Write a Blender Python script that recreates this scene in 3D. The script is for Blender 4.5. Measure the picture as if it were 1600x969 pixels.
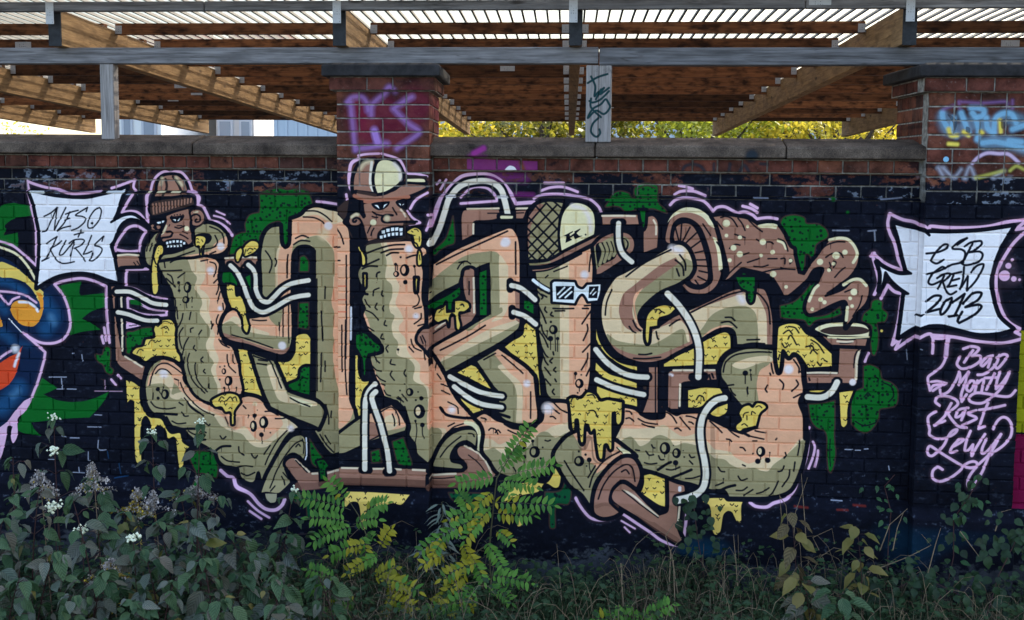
import bpy, bmesh, math, random
import numpy as np
from mathutils import Vector, Matrix
random.seed(11)
for o in list(bpy.data.objects): bpy.data.objects.remove(o)
SC = bpy.context.scene; COL = SC.collection
# ------------------------------------------------------------------ camera
YAW, PITCH, ROLL, FPX, CD, CZ = 0.0958654, -0.1068368, 0.0080484, 2010.536, 7.5, 2.48
def cam_axes():
    cy, sy, cp, sp = math.cos(YAW), math.sin(YAW), math.cos(PITCH), math.sin(PITCH)
    f = Vector((-sy*cp, cy*cp, sp)); r = Vector((cy, sy, 0)); u = r.cross(f)
    cr, sr = math.cos(ROLL), math.sin(ROLL)
    return cr*r + sr*u, -sr*r + cr*u, f
CR, CU, CF = cam_axes()
cam = bpy.data.cameras.new('camera'); cam_ob = bpy.data.objects.new('camera', cam); COL.objects.link(cam_ob)
cam_ob.matrix_world = Matrix(((CR.x, CU.x, -CF.x, 0), (CR.y, CU.y, -CF.y, -CD), (CR.z, CU.z, -CF.z, CZ), (0, 0, 0, 1)))
cam.sensor_width = 36; cam.lens = 36*FPX/1600; cam.clip_end = 600; cam.clip_start = .05
SC.camera = cam_ob
def at(x, y, Y):
    """point of the place seen at photo pixel (x, y), on the plane Y metres behind the wall face"""
    d = CR*((x-800)/FPX) - CU*((y-484.5)/FPX) + CF
    t = (Y+CD)/d.y
    return Vector((t*d.x, Y, CZ+t*d.z))
# ------------------------------------------------------------------ sky, sun, exposure
SUN_AZ, SUN_EL = math.radians(38), math.radians(36)      # behind the wall, to the right
W = bpy.data.worlds.new('World'); SC.world = W; W.use_nodes = True
nt = W.node_tree; sky = nt.nodes.new('ShaderNodeTexSky'); sky.sky_type = 'NISHITA'; sky.sun_disc = False
sky.sun_elevation = SUN_EL; sky.sun_rotation = SUN_AZ; sky.air_density = 1.0; sky.dust_density = 2.5; sky.ozone_density = .5
bg = nt.nodes['Background']; bg.inputs['Strength'].default_value = 0.15
nt.links.new(sky.outputs[0], bg.inputs['Color'])
sl = bpy.data.lights.new('sun', 'SUN'); sl.energy = 2.2; sl.angle = math.radians(.5); sl.color = (1, .93, .82)
so = bpy.data.objects.new('sun', sl); COL.objects.link(so)
sd = Vector((math.sin(SUN_AZ)*math.cos(SUN_EL), math.cos(SUN_AZ)*math.cos(SUN_EL), math.sin(SUN_EL)))
so.rotation_euler = sd.to_track_quat('Z', 'Y').to_euler(); so.location = (6, 10, 12)
SC.view_settings.view_transform = 'Standard'; SC.view_settings.look = 'None'
SC.view_settings.exposure = 2.1; SC.view_settings.gamma = 1
# ------------------------------------------------------------------ helpers
def tag(o, label=None, cat=None, group=None, kind=None):
    for k, v in (('label', label), ('category', cat), ('group', group), ('kind', kind)):
        if v: o[k] = v
    return o
def empty(name, loc, label, cat, group=None):
    o = bpy.data.objects.new(name, None); COL.objects.link(o); o.location = loc; o.empty_display_size = .1
    return tag(o, label, cat, group)
def link(name, me, parent=None, loc=None):
    o = bpy.data.objects.new(name, me); COL.objects.link(o)
    if loc is not None: o.location = loc
    if parent is not None:
        o.parent = parent
        if parent.parent is None: o.location = Vector(o.location)-Vector(parent.location)
        else: o.location = Vector(o.location)-Vector(parent.location)-Vector(parent.parent.location)
    return o
class MB:
    """vertex / face collector that becomes one mesh"""
    def __init__(s): s.v = []; s.f = []; s.uv = []
    def quad(s, *p):
        i = len(s.v); s.v += [tuple(q) for q in p]; s.f.append(tuple(range(i, i+len(p))))
    def box(s, x0, x1, y0, y1, z0, z1, sk=0., dz=0.):
        P = [(x+sk*(y-y0), y, z+dz*(y-y0)) for z in (z0, z1) for y in (y0, y1) for x in (x0, x1)]
        i = len(s.v); s.v += P
        s.f += [tuple(i+k for k in q) for q in ((0,1,5,4),(1,3,7,5),(3,2,6,7),(2,0,4,6),(4,5,7,6),(2,3,1,0))]
    def prism(s, prof, x0, x1):
        """profile of (y, z), run along x"""
        n = len(prof); i = len(s.v)
        s.v += [(x0, y, z) for y, z in prof]+[(x1, y, z) for y, z in prof]
        for k in range(n): s.f.append((i+k, i+(k+1) % n, i+n+(k+1) % n, i+n+k))
        s.f.append(tuple(i+k for k in reversed(range(n)))); s.f.append(tuple(i+n+k for k in range(n)))
    def tube(s, pts, r, n=5):
        pts = [Vector(p) for p in pts]; rr = r if isinstance(r, (list, tuple)) else [r]*len(pts); base = len(s.v)
        for k, p in enumerate(pts):
            d = (pts[min(k+1, len(pts)-1)]-pts[max(k-1, 0)]).normalized()
            a = d.cross(Vector((.3, 1, .2))).normalized(); b = d.cross(a)
            for j in range(n):
                t = 2*math.pi*j/n; s.v.append(tuple(p+(a*math.cos(t)+b*math.sin(t))*rr[k]))
        for k in range(len(pts)-1):
            for j in range(n):
                q = base+k*n
                s.f.append((q+j, q+(j+1) % n, q+n+(j+1) % n, q+n+j))
        s.f.append(tuple(base+j for j in reversed(range(n)))); s.f.append(tuple(base+(len(pts)-1)*n+j for j in range(n)))
    def mesh(s, name, mat, smooth=False, bevel=0):
        me = bpy.data.meshes.new(name); me.from_pydata(s.v, [], s.f)
        bm = bmesh.new(); bm.from_mesh(me); bmesh.ops.recalc_face_normals(bm, faces=bm.faces)
        if bevel: bmesh.ops.bevel(bm, geom=bm.edges[:], offset=bevel, segments=1, affect='EDGES')
        bm.to_mesh(me); bm.free()
        me.materials.append(mat)
        if smooth: me.polygons.foreach_set('use_smooth', [True]*len(me.polygons))
        return me
    def build(s, name, mat, parent=None, loc=None, **k):
        """the vertices are world points; the origin goes to loc or the middle of the piece"""
        c = Vector(loc) if loc is not None else Vector(np.mean(np.array(s.v), 0))
        s.v = [(x-c.x, y-c.y, z-c.z) for x, y, z in s.v]
        return link(name, s.mesh(name, mat, **k), parent, c)
def S2L(c): return tuple((v/255/12.92 if v < 10.31 else ((v/255+.055)/1.055)**2.4) for v in c)
def newmat(name):
    m = bpy.data.materials.new(name); m.use_nodes = True
    return m, m.node_tree.nodes, m.node_tree.links, m.node_tree.nodes['Principled BSDF']
def node(N, t, **k):
    n = N.new(t)
    for a, v in k.items():
        if a in n.inputs.keys() if hasattr(n.inputs, 'keys') else False: n.inputs[a].default_value = v
        else: setattr(n, a, v)
    return n
def ramp(N, *st):
    r = N.new('ShaderNodeValToRGB'); e = r.color_ramp.elements
    while len(e) < len(st): e.new(.5)
    for k, (p, c) in enumerate(st): e[k].position = p; e[k].color = (*c, 1) if len(c) == 3 else c
    return r
def noise(N, L, vec, scale, detail=4, rough=.55, stretch=None):
    n = N.new('ShaderNodeTexNoise'); n.inputs['Scale'].default_value = scale; n.inputs['Detail'].default_value = detail; n.inputs['Roughness'].default_value = rough
    if stretch:
        m = N.new('ShaderNodeMapping'); m.inputs['Scale'].default_value = stretch; L.new(vec, m.inputs['Vector']); vec = m.outputs[0]
    L.new(vec, n.inputs['Vector']); return n
def mixc(N, L, fac, a, b, mode='MIX'):
    m = N.new('ShaderNodeMix'); m.data_type = 'RGBA'; m.blend_type = mode
    for sock, v in ((m.inputs['Factor'], fac), (m.inputs['A'], a), (m.inputs['B'], b)):
        if hasattr(v, 'is_output'): L.new(v, sock)
        elif isinstance(v, (int, float)): sock.default_value = v
        else: sock.default_value = (*v, 1)
    for i in (6, 7): pass
    return m
def mixrgb(N, L, fac, a, b, mode='MIX'):
    m = N.new('ShaderNodeMixRGB'); m.blend_type = mode
    for sock, v in ((m.inputs[0], fac), (m.inputs[1], a), (m.inputs[2], b)):
        if hasattr(v, 'is_output'): L.new(v, sock)
        elif isinstance(v, (int, float)): sock.default_value = v
        else: sock.default_value = (*v, 1)
    return m.outputs[0]
def bump(N, L, b, height, strength, dist=.01):
    n = N.new('ShaderNodeBump'); n.inputs['Strength'].default_value = strength; n.inputs['Distance'].default_value = dist
    L.new(height, n.inputs['Height']); L.new(n.outputs[0], b.inputs['Normal'])
# ------------------------------------------------------------------ the wall painting, rasterised from its outlines (mm on the wall)
TX0, TZ1, TW, TH, PXM = -4.2, 3.22, 6.75, 3.25, 520
K = PXM/1000.
def spline(P, closed, n=6):
    """catmull-rom; pts (x,y,corner)"""
    out=[]; N=len(P)
    if N<3 and not closed: return np.array([p[:2] for p in P],float)
    rng=range(N if closed else N-1)
    for i in rng:
        p1=P[i]; p2=P[(i+1)%N]
        p0=P[i-1] if (closed or i>0) else p1
        p3=P[(i+2)%N] if (closed or i+2<N) else p2
        m1=(0,0) if p1[2] else ((p2[0]-p0[0])*.5,(p2[1]-p0[1])*.5)
        m2=(0,0) if p2[2] else ((p3[0]-p1[0])*.5,(p3[1]-p1[1])*.5)
        d=math.hypot(p2[0]-p1[0],p2[1]-p1[1])
        for m in (m1,m2): pass
        def lim(m):
            l=math.hypot(*m); 
            return m if l<=d*1.1 or l==0 else (m[0]*d*1.1/l,m[1]*d*1.1/l)
        m1=lim(m1); m2=lim(m2)
        if p1[2]: m1=((p2[0]-p1[0])*.6,(p2[1]-p1[1])*.6)
        if p2[2]: m2=((p2[0]-p1[0])*.6,(p2[1]-p1[1])*.6)
        for k in range(n):
            t=k/n; a=2*t**3-3*t*t+1; b=t**3-2*t*t+t; c=-2*t**3+3*t*t; e=t**3-t*t
            out.append((a*p1[0]+b*m1[0]+c*p2[0]+e*m2[0], a*p1[1]+b*m1[1]+c*p2[1]+e*m2[1]))
    if not closed: out.append(P[-1][:2])
    return np.array(out,float)
class Canvas:
    def __init__(s,w,h): s.w=w; s.h=h; s.im=np.zeros((h,w,4),np.float32)
    def polymask(s,Q):
        x0=max(0,int(Q[:,0].min())-1); x1=min(s.w,int(Q[:,0].max())+2)
        y0=max(0,int(Q[:,1].min())-1); y1=min(s.h,int(Q[:,1].max())+2)
        if x1<=x0 or y1<=y0: return None
        W=x1-x0; H=y1-y0; SS=3
        acc=np.zeros((H,W+2),np.float32)
        A=Q; B=np.roll(Q,-1,0)
        ys=(np.arange(H*SS)+.5)/SS+y0
        for k,y in enumerate(ys):
            m=(A[:,1]<=y)!=(B[:,1]<=y)
            if not m.any(): continue
            a=A[m]; b=B[m]
            xs=np.sort(a[:,0]+(y-a[:,1])*(b[:,0]-a[:,0])/(b[:,1]-a[:,1]))-x0
            xs=np.clip(xs,0,W); r=acc[k//SS]
            for i in range(0,len(xs)-1,2):
                for xx,sg in ((xs[i],1.),(xs[i+1],-1.)):
                    j=int(xx); f=xx-j
                    r[j]+=sg*(1-f); r[j+1]+=sg*f
        m=np.clip(np.cumsum(acc,1)[:,:W]/SS,0,1)
        return x0,y0,m
    def strokemask(s,Q,wd,soft=1.0):
        wd=np.asarray(wd,float)*np.ones(len(Q)); M=wd.max()/2+soft+1
        x0=max(0,int(Q[:,0].min()-M)); x1=min(s.w,int(Q[:,0].max()+M)+2)
        y0=max(0,int(Q[:,1].min()-M)); y1=min(s.h,int(Q[:,1].max()+M)+2)
        if x1<=x0 or y1<=y0: return None
        m=np.zeros((y1-y0,x1-x0),np.float32)
        if len(Q)==1: Q=np.vstack([Q,Q+.01]); wd=np.r_[wd,wd]
        for i in range(len(Q)-1):
            a,b=Q[i],Q[i+1]; r=max(wd[i],wd[i+1])/2+soft+1
            ax=max(x0,int(min(a[0],b[0])-r)); bx=min(x1,int(max(a[0],b[0])+r)+2)
            ay=max(y0,int(min(a[1],b[1])-r)); by=min(y1,int(max(a[1],b[1])+r)+2)
            if bx<=ax or by<=ay: continue
            X=np.arange(ax,bx)+.5; Y=(np.arange(ay,by)+.5)[:,None]
            d=b-a; L=d@d+1e-9
            t=np.clip(((X-a[0])*d[0]+(Y-a[1])*d[1])/L,0,1)
            D=np.sqrt((X-a[0]-t*d[0])**2+(Y-a[1]-t*d[1])**2)
            c=np.clip((wd[i]+(wd[i+1]-wd[i])*t)/2-D+soft/2,0,soft)/soft
            v=m[ay-y0:by-y0,ax-x0:bx-x0]; np.maximum(v,c,out=v)
        return x0,y0,m
    def put(s,M,col,op=1.,clip=None):
        if M is None: return
        x0,y0,m=M; h,w=m.shape
        if clip is not None:
            cx,cy,cm=clip; ch,cw=cm.shape
            ax=max(x0,cx); bx=min(x0+w,cx+cw); ay=max(y0,cy); by=min(y0+h,cy+ch)
            if bx<=ax or by<=ay: return
            m=m[ay-y0:by-y0,ax-x0:bx-x0]*cm[ay-cy:by-cy,ax-cx:bx-cx]; x0,y0=ax,ay; h,w=m.shape
        v=s.im[y0:y0+h,x0:x0+w]; a=(m*op)[...,None]
        v[...,:3]=v[...,:3]*(1-a)+a*np.array(col[:3],np.float32)
        v[...,3:]=np.maximum(v[...,3:],a) if col[3] else v[...,3:]*(1-a)

PAL = {'K': (9, 13, 26), 'O': (137, 135, 106), 'S': (232, 162, 135), 'C': (198, 185, 156), 'B': (140, 107, 95), 'Y': (204, 188, 98), 'Z': (200, 182, 100), 'G': (8, 88, 32), 'J': (10, 72, 44), 'W': (204, 216, 234), 'w': (222, 228, 236), 'L': (198, 168, 208), 'T': (212, 208, 202), 'b': (52, 42, 42), 'k': (36, 30, 34), 'd': (92, 66, 58), 'H': (208, 198, 180), 'P': (206, 204, 214), 'c': (212, 206, 176), 'E': (212, 206, 172), 'A': (198, 138, 50), 'R': (188, 68, 40), 'D': (12, 30, 62), 'U': (22, 70, 118), 'V': (76, 130, 178), 'a': (150, 100, 84), 'M': (100, 12, 58), 'X': (128, 138, 22), 'm': (112, 24, 62), 'q': (140, 112, 192), 'v': (126, 50, 130), 'r': (100, 60, 40), 's': (30, 44, 58), 't': (112, 170, 214), 'y': (196, 190, 90), 'g': (170, 160, 200), 'n': (150, 165, 195), 'x': (170, 180, 90), 'p': (20, 52, 60), 'e': (150, 165, 185)}
PAINT = """S|n|1.5|1|1|0.8|629,2014 739,2011
S|n|1.5|1|1|0.8|707,2020 711,2084
S|n|1.5|1|1|0.8|676,2087 717,2086
S|n|1.5|1|1|0.8|741,2085 799,2085
S|n|1.5|1|1|0.8|781,1864 789,1864
S|n|1.5|1|1|0.8|841,1870 844,1910
S|b|1.2|1|1|0.9|979,2018 978,2081
S|b|1.2|1|1|0.9|916,2092 1095,2090
S|b|1.2|1|1|0.9|959,2018 979,2026
S|L|1.4|1|1|0.6|916,2094 1091,2091
S|L|1.4|1|1|0.6|983,2025 983,2079
S|n|1.5|1|1|0.75|696,2379 724,2386
S|n|1.5|1|1|0.75|753,2389 810,2389
S|n|1.5|1|1|0.75|865,2474 864,2527 876,2529
S|n|1.5|1|1|0.75|932,2400 931,2457 976,2459
S|n|1.5|1|1|0.75|763,2606 837,2608
S|n|1.5|1|1|0.75|912,2241 957,2242
S|n|1.5|1|1|0.75|865,2318 951,2317
S|n|1.5|1|1|0.75|609,2529 650,2529
S|n|1.5|1|1|0.75|801,2573 804,2605
S|U|1.6|1|1|0.5|988,2467 995,2511
S|U|1.6|1|1|0.5|1059,2541 1070,2605
S|U|1.6|1|1|0.5|1115,2616 1033,2630
S|n|1.4|1|1|0.8|5428,2326 5472,2326
S|n|1.4|1|1|0.8|5487,2329 5516,2329
S|n|1.4|1|1|0.8|5538,2321 5559,2319
S|n|1.4|1|1|0.8|5358,2627 5421,2629
S|n|1.4|1|1|0.8|5679,2417 5684,2440
S|R|2|3|1|0.25|5484,2648 5550,2651
S|R|2|3|1|0.25|5146,2663 5220,2668
S|R|2|3|1|0.25|5389,2674 5448,2674
S|n|1.3|1|1|0.5|5810,1718 5821,1721
S|n|1.3|1|1|0.5|5754,1734 5760,1793
S|n|1.3|1|1|0.5|5683,1937 5690,1940
S|Y|4|1|0|1|5610,1629
S|n|1.6|2|1|0.7|5316,1057 5406,1057
S|n|1.6|2|1|0.7|5549,1062 5554,1113
S|n|1.6|2|1|0.7|5513,1058 5556,1054
S|n|1.6|2|1|0.7|5090,870 5198,865
S|n|1.6|2|1|0.7|4867,876 4946,877
S|n|1.6|2|1|0.7|5292,879 5328,878
S|n|1.6|2|1|0.7|5578,879 5698,867
S|G|4|3|0|1|5395,953
S|G|7.21|3|0|1|5314,878
F|G|0|K|1|1||350,982 440,950! 545,969! 555,1023! 519,1031 445,1039! 395,1094 368,1149! 467,1129! 455,1222! 390,1211 342,1189|
F|K|0|K|1|1||379,1087 445,1043 522,1039 520,1105 394,1110|
F|K|0|K|1|1||467,1117 560,1116 558,1186 473,1187|
F|D|0|K|1|1||339,1278! 420,1312 506,1396 569,1458! 609,1481! 672,1437! 722,1503 761,1580 774,1659 756,1738 714,1786 648,1807 566,1797 478,1743! 605,1864! 560,2004 514,2140 463,2186! 352,2305 300,2363!|
S|U|24|14|1|0.8|621,1561 667,1642 616,1714
S|V|11|9|1|0.45|651,1642 666,1676
S|U|26|14|1|0.85|316,2212 387,2137 435,2085
S|V|10|9|1|0.4|390,2137 428,2103
S|U|12|8|1|0.8|340,1429 411,1446 487,1495
S|U|14|9|1|0.7|335,1579 360,1610
S|U|16|10|1|0.7|342,1749 386,1779
S|U|10|10|1|0.4|399,1804 502,1821
F|G|0|K|1|1||704,1452! 781,1435 850,1422! 836,1485 844,1508! 994,1490! 1003,1572! 914,1601 848,1649! 912,1680 967,1714! 854,1728 768,1753! 779,1659 753,1557|
F|G|0|K|1|1||584,2019! 640,2057 680,2080! 630,2105 589,2122! 662,2153 759,2166 841,2160! 915,2138 1006,2096! 963,2169 879,2259! 715,2271 501,2301! 516,2333 564,2384! 449,2367 408,2344! 454,2230 497,2173|
F|Y|0|K|1|0.95||338,1313 403,1328 459,1358 514,1404 569,1458! 609,1489! 603,1552! 575,1544! 536,1474 481,1428 408,1406 335,1399|
S|c|4|1|1|1|337,1219 438,1257 509,1326 563,1419
S|L|5|1|1|1|338,1184 423,1210 494,1264 573,1333
F|A|0|K|1|1||393,1603! 411,1563 452,1543 501,1546 541,1569 573,1611! 586,1584 575,1529 560,1490! 593,1497! 607,1544 601,1607 579,1662 545,1699 504,1703 456,1689 416,1650|
S|W|4|2|1|1|452,1554 509,1557 549,1580 569,1609
F|A|0|K|1|1||322,1636! 341,1691 340,1707 320,1711!|
S|L|4.5|1|1|1|327,1490 413,1496 494,1514 562,1556
S|L|4.5|1|1|1|327,1509 382,1568 412,1539 453,1523
F|R|0|K|1|1||311,1938! 375,1896 433,1871! 463,1823! 444,1895 430,1959 403,2023 360,2072 305,2105!|
S|W|4|3|1|1|441,1871 423,1911 410,1951
S|L|5|1|1|1|313,1906 359,1873 392,1856
S|W|12|7|0|0.9|417,1844
S|W|1.5|1|1|1|383,1658 470,1748
S|L|5.5|1|1|1|470,1744 566,1797 648,1805 714,1785 752,1746 772,1698 771,1635 757,1565 730,1503 680,1441! 741,1420 839,1403 903,1410 967,1432 1007,1451! 1004,1537 1006,1631 1018,1792
S|L|5.5|1|1|1|482,1751 609,1860! 600,1907 559,2035 514,2140
S|L|5.5|1|1|1|988,1702 998,1780
S|L|5.5|1|1|1|970,1753 981,1796
F|L|0|K|1|1||464,2166! 514,2140! 500,2185 462,2238 419,2279 416,2360! 407,2400 385,2433 373,2417 370,2377 384,2328! 351,2329 341,2394 312,2500 294,2541! 297,2339! 352,2297 404,2231|
S|L|5.5|1|1|1|514,818! 524,868 539,914 549,976 563,1038 573,1084 575,1162 572,1240 572,1318
S|L|5.5|1|1|1|514,818! 565,837 637,856 710,866 789,889 878,888 982,875
S|L|5.5|1|1|1|1046,856 1119,832 1191,805! 1182,847 1197,870
S|L|5.5|1|1|1|1185,893 1148,947 1118,1001! 1178,993 1226,1007 1280,1076! 1285,1030 1274,976 1276,907 1289,876
S|L|5.5|1|1|1|1072,1256! 1073,1202 1111,1140 1152,1093 1208,1081 1263,1111! 1230,1169 1217,1231! 1149,1236 1073,1225
S|L|5.5|1|1|1|1270,1339 1194,1344 1138,1345! 1133,1388 1131,1450! 1191,1464 1262,1498 1382,1523
S|L|5.5|1|1|1|1283,1076 1273,1015 1274,969 1271,907 1288,876! 1301,823 1326,784 1358,761 1382,753 1413,761 1445,753 1484,760 1523,806 1545,866! 1584,889 1591,950! 1622,965 1660,1041! 1715,1056 1762,1086 1796,1131
S|L|3.5|1|1|1|1700,987 1751,1008
S|L|3.5|1|1|1|1684,1014 1739,1029 1782,1062
S|L|5|1|1|1|1138,1511! 1140,1581! 1212,1611 1300,1621 1380,1616! 1380,1589! 1284,1583 1205,1545 1142,1519
S|L|5|1|1|1|1065,1992 1085,2011
S|L|5|1|1|1|1024,2020 1052,2052
F|L|0|K|1|1||1126,1660! 1125,1707! 1218,1686!|
F|G|0|K|1|1||1153,1526! 1205,1533 1237,1564! 1157,1554!|
S|K|2|1|1|1|1146,1687 1162,1687
S|K|2|1|1|1|1166,1683 1178,1682
S|K|2|1|1|1|1182,1682 1190,1682
S|L|7|1|1|1|1702,2565 1745,2600 1777,2607 1809,2654 1896,2691 1952,2753 1999,2784 2055,2786 2095,2756 2112,2720
S|L|5|1|1|1|1884,2739 1943,2793 2015,2835
S|L|5|1|1|1|1895,2799 1966,2845
S|L|7|1|1|1|2586,670 2544,700 2531,774 2536,833 2559,867
S|L|5|1|1|1|2513,878 2520,930 2520,968 2505,1005! 2448,961
S|L|5|1|1|1|2312,923 2363,927 2448,939
S|L|5|1|1|1|2586,652! 2632,644 2707,640
S|L|5|1|1|1|2722,640 2797,661 2835,683 2865,742! 2876,753 2933,756 2989,770
S|L|5|1|1|1|2993,863 2925,904 2891,956
S|L|5|1|1|1|2872,971 2902,1008 2948,1037! 2887,1049
S|L|5|1|1|1|2993,992 3011,995
S|L|5|1|1|1|3082,788 3048,845
S|L|5|1|1|1|3045,793 3026,815
S|L|5|1|1|1|2985,1081 3007,1025 3022,958 3052,890
S|L|7|1|1|1|2998,1056 3021,995 3059,890 3112,822 3172,769 3248,754 3338,757 3406,793 3459,856 3497,923! 3550,918 3602,914!
S|L|5|1|1|1|3173,889 3218,843 3263,828 3323,835 3361,864 3384,894! 3384,909! 3173,926
S|L|5|1|1|1|3661,802 3773,801
S|L|5|1|1|1|3642,847 3698,828 3773,825 3855,852
S|L|5|1|1|1|3602,892 3639,873 3721,865 3811,871 3922,892 3975,932 3994,966
S|L|5.5|1|1|1|4391,921 4423,891 4482,879 4570,893 4607,919 4637,955! 4658,933 4702,929 4754,954 4776,964! 4819,957 4863,975 4885,996! 4951,988 5001,995
S|L|5.5|1|1|1|4415,862 4452,843 4525,842 4591,867
S|L|5.5|1|1|1|4440,810 4480,817 4517,828
S|L|5.5|1|1|1|4804,924 4855,938 4888,960
S|L|5.5|1|1|1|4847,912 4887,934
S|L|5.5|1|1|1|3871,2658 3917,2727 3964,2772 4025,2782 4078,2768 4138,2731! 4222,2787 4314,2846 4376,2890 4444,2915 4497,2906 4517,2808 4525,2676
S|L|3.5|1|1|1|4143,2782 4223,2826
S|L|3.5|1|1|1|4162,2820 4193,2850
S|L|5.5|1|1|1|4890,2652 4924,2670 4983,2672 5027,2651 5100,2630 5136,2594 5157,2547 5166,2486! 5197,2424 5213,2355 5217,2294 5206,2249
S|L|5.5|1|1|1|5220,2203 5206,2234
S|L|4.5|1|1|1|5244,2286 5256,2316 5247,2377 5224,2446
S|L|4.5|1|1|1|5275,2338 5273,2376 5260,2434
S|L|5|1|1|1|5542,1760 5523,1809
F|G|2.5|b|1|1|g|1968,878 1992,862 2078,840 2124,857 2179,849 2233,851 2264,875 2284,943 2240,958 2224,989 2177,1020 2154,1020! 2151,1096 2144,1165 2121,1192 2104,1173 2094,1097 2089,1044 2036,1052 1997,1083 1965,1129 1953,1167 1886,1161 1846,1207 1806,1238 1771,1247! 1783,1208 1808,1139 1848,1115 1879,1107 1876,1061 1904,1008 1963,992! 1967,946|
F|G|0|K|1|1||1734,1355! 1813,1346! 1859,1383 1923,1360 1921,1444! 1897,1483 1858,1453 1827,1407 1811,1469 1802,1493 1779,1485 1772,1431 1733,1409|
S|b|3|1|1|1|1976,878 2101,882 2256,876
S|b|2|1|1|1|2015,862 2062,846 2117,853
S|b|2|1|1|1|2248,860 2202,853 2171,861
F|G|2.5|b|1|1|g|1128,1730 1168,1722 1225,1701 1281,1696 1297,1719 1280,1759 1231,1768 1214,1807 1174,1820 1145,1856 1124,1856!|
F|G|0|K|1|1||1768,1454! 1781,1369! 1812,1376! 1810,1492 1787,1504 1775,1492|
F|G|2.5|b|1|1|g|927,1868 971,1868 985,1824 1013,1819 1024,1851 1018,1938 1038,1961 1025,1989 993,1978 974,1931 938,1908|
F|G|2.5|b|1|1|g|2208,1256! 2236,1248 2259,1285 2258,1339! 2204,1340!|
F|G|2.5|b|1|1|g|2198,1531! 2257,1526! 2255,1685! 2193,1678!|
F|G|2.5|b|1|1|g|2998,1214 3075,1145 3105,1077 3127,1001! 3136,1152 3090,1175 3044,1206 3021,1229|
F|G|2.5|b|1|1|g|4058,865 4099,846 4150,857 4166,879 4188,886! 4183,834 4216,805 4260,797 4312,811 4319,840 4321,907 4358,943 4374,969! 4337,958 4292,944 4263,952 4250,1041 4237,1064 4223,996 4211,952 4160,960 4130,960 4107,939 4070,931 4019,936 4040,902|
S|G|3|1|1|1|4022,896 4188,895
S|K|2|1|1|1|4033,910 4350,906
S|b|2|1|1|1|4209,830 4253,812 4304,826
F|G|2.5|b|1|1|g|5023,1031 5036,987 5094,972 5152,986 5167,1019 5232,1022 5276,1050 5288,1094 5243,1124 5222,1146 5216,1205 5203,1220 5187,1198 5166,1198 5161,1280 5144,1309 5125,1280 5108,1199 5099,1163 5070,1134 5054,1090|
F|G|2.5|b|1|1|g|5033,1496! 5109,1472 5165,1419 5228,1329 5249,1329 5194,1419 5175,1493 5213,1552 5300,1543 5371,1497! 5379,1534! 5329,1557 5243,1573 5201,1608 5170,1575 5083,1569 5039,1562!|
F|G|2.5|b|1|1|g|5499,1569 5509,1531 5544,1501 5550,1464 5578,1449 5607,1463 5608,1500 5638,1529 5625,1574 5583,1586 5593,1656 5589,1737 5575,1771 5561,1760 5550,1679 5555,1605 5518,1583|
F|G|2.5|b|1|1|g|5516,1836! 5556,1828 5607,1856 5624,1908 5675,1929 5713,1973 5709,2056 5666,2075 5616,2088 5611,2148 5556,2221 5505,2215 5460,2175! 5455,2039 5475,1986 5521,1963!|
S|K|2.5|1|1|1|5632,1930 5676,1952 5692,2004 5665,2042
S|K|2.5|1|1|1|5481,2159 5533,2184 5597,2164
S|K|2.5|1|1|1|5580,1894 5602,1909 5595,1924
S|K|2.5|1|1|1|5526,2015 5547,1992 5562,2007
F|G|2.5|b|1|1|g|5212,2067! 5274,2062 5360,2041! 5365,2184 5364,2252 5375,2350 5366,2427 5353,2465 5338,2450 5327,2352 5324,2261 5308,2220 5263,2202 5229,2158|
S|K|2|1|1|1|5342,2268 5342,2351 5348,2427
F|G|2.5|b|1|1|g|2257,2355! 2296,2417 2343,2479 2374,2517 2354,2542 2354,2605 2322,2610 2315,2543 2272,2504 2260,2442|
F|G|2.5|b|1|1|g|2655,2400! 2702,2383! 2717,2461! 2659,2466!|
F|G|2.5|b|1|1|g|2783,2335! 2848,2310! 2879,2402 2898,2463 2887,2549 2860,2557 2848,2480 2817,2465 2794,2389|
F|J|2.5|b|1|1|g|2151,2683! 2318,2685! 2293,2734 2274,2727 2269,2822 2253,2827 2238,2728 2182,2738|
F|J|2.5|b|1|1|g|3109,2652! 3311,2649! 3288,2677 3226,2683 3179,2685 3141,2690|
F|J|2.5|b|1|1|g|3688,2633! 3780,2622 3809,2544! 3841,2620 3826,2691 3754,2701 3751,2834 3721,2835 3715,2703 3689,2696|
F|G|2.5|b|1|1|g|1498,2456! 1571,2446 1667,2459! 1682,2538 1673,2610 1633,2596 1568,2590 1559,2670 1535,2671 1548,2590 1521,2527|
F|Y|5|K|1|1|y|1304,1735 1297,1704 1322,1660 1370,1643 1414,1647 1441,1701! 1436,1763 1447,1834 1470,1872! 1457,1928! 1421,1897 1358,1871 1293,1876 1244,1905 1205,1878 1157,1856 1182,1820 1230,1807 1247,1767 1296,1758|
S|K|2|1|1|1|1338,1668 1370,1655 1398,1662
S|K|2|1|1|1|1345,1699 1378,1686 1393,1709
S|K|2|1|1|1|1263,1798 1279,1774 1303,1774
S|K|2|1|1|1|1189,1855 1206,1831 1230,1838
F|Y|5|K|1|1|y|1112,2017! 1161,2028 1204,2059! 1206,2154 1229,2209 1261,2244 1333,2254 1364,2309 1396,2343 1452,2338 1467,2393 1515,2424! 1482,2456 1469,2537 1452,2563 1436,2554 1426,2466 1415,2371 1371,2382 1356,2325 1308,2302 1283,2343 1267,2343 1260,2280 1236,2244 1213,2273 1203,2361 1205,2529 1189,2543 1169,2538 1158,2474 1160,2234 1162,2155! 1138,2148 1125,2168 1117,2148|
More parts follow.
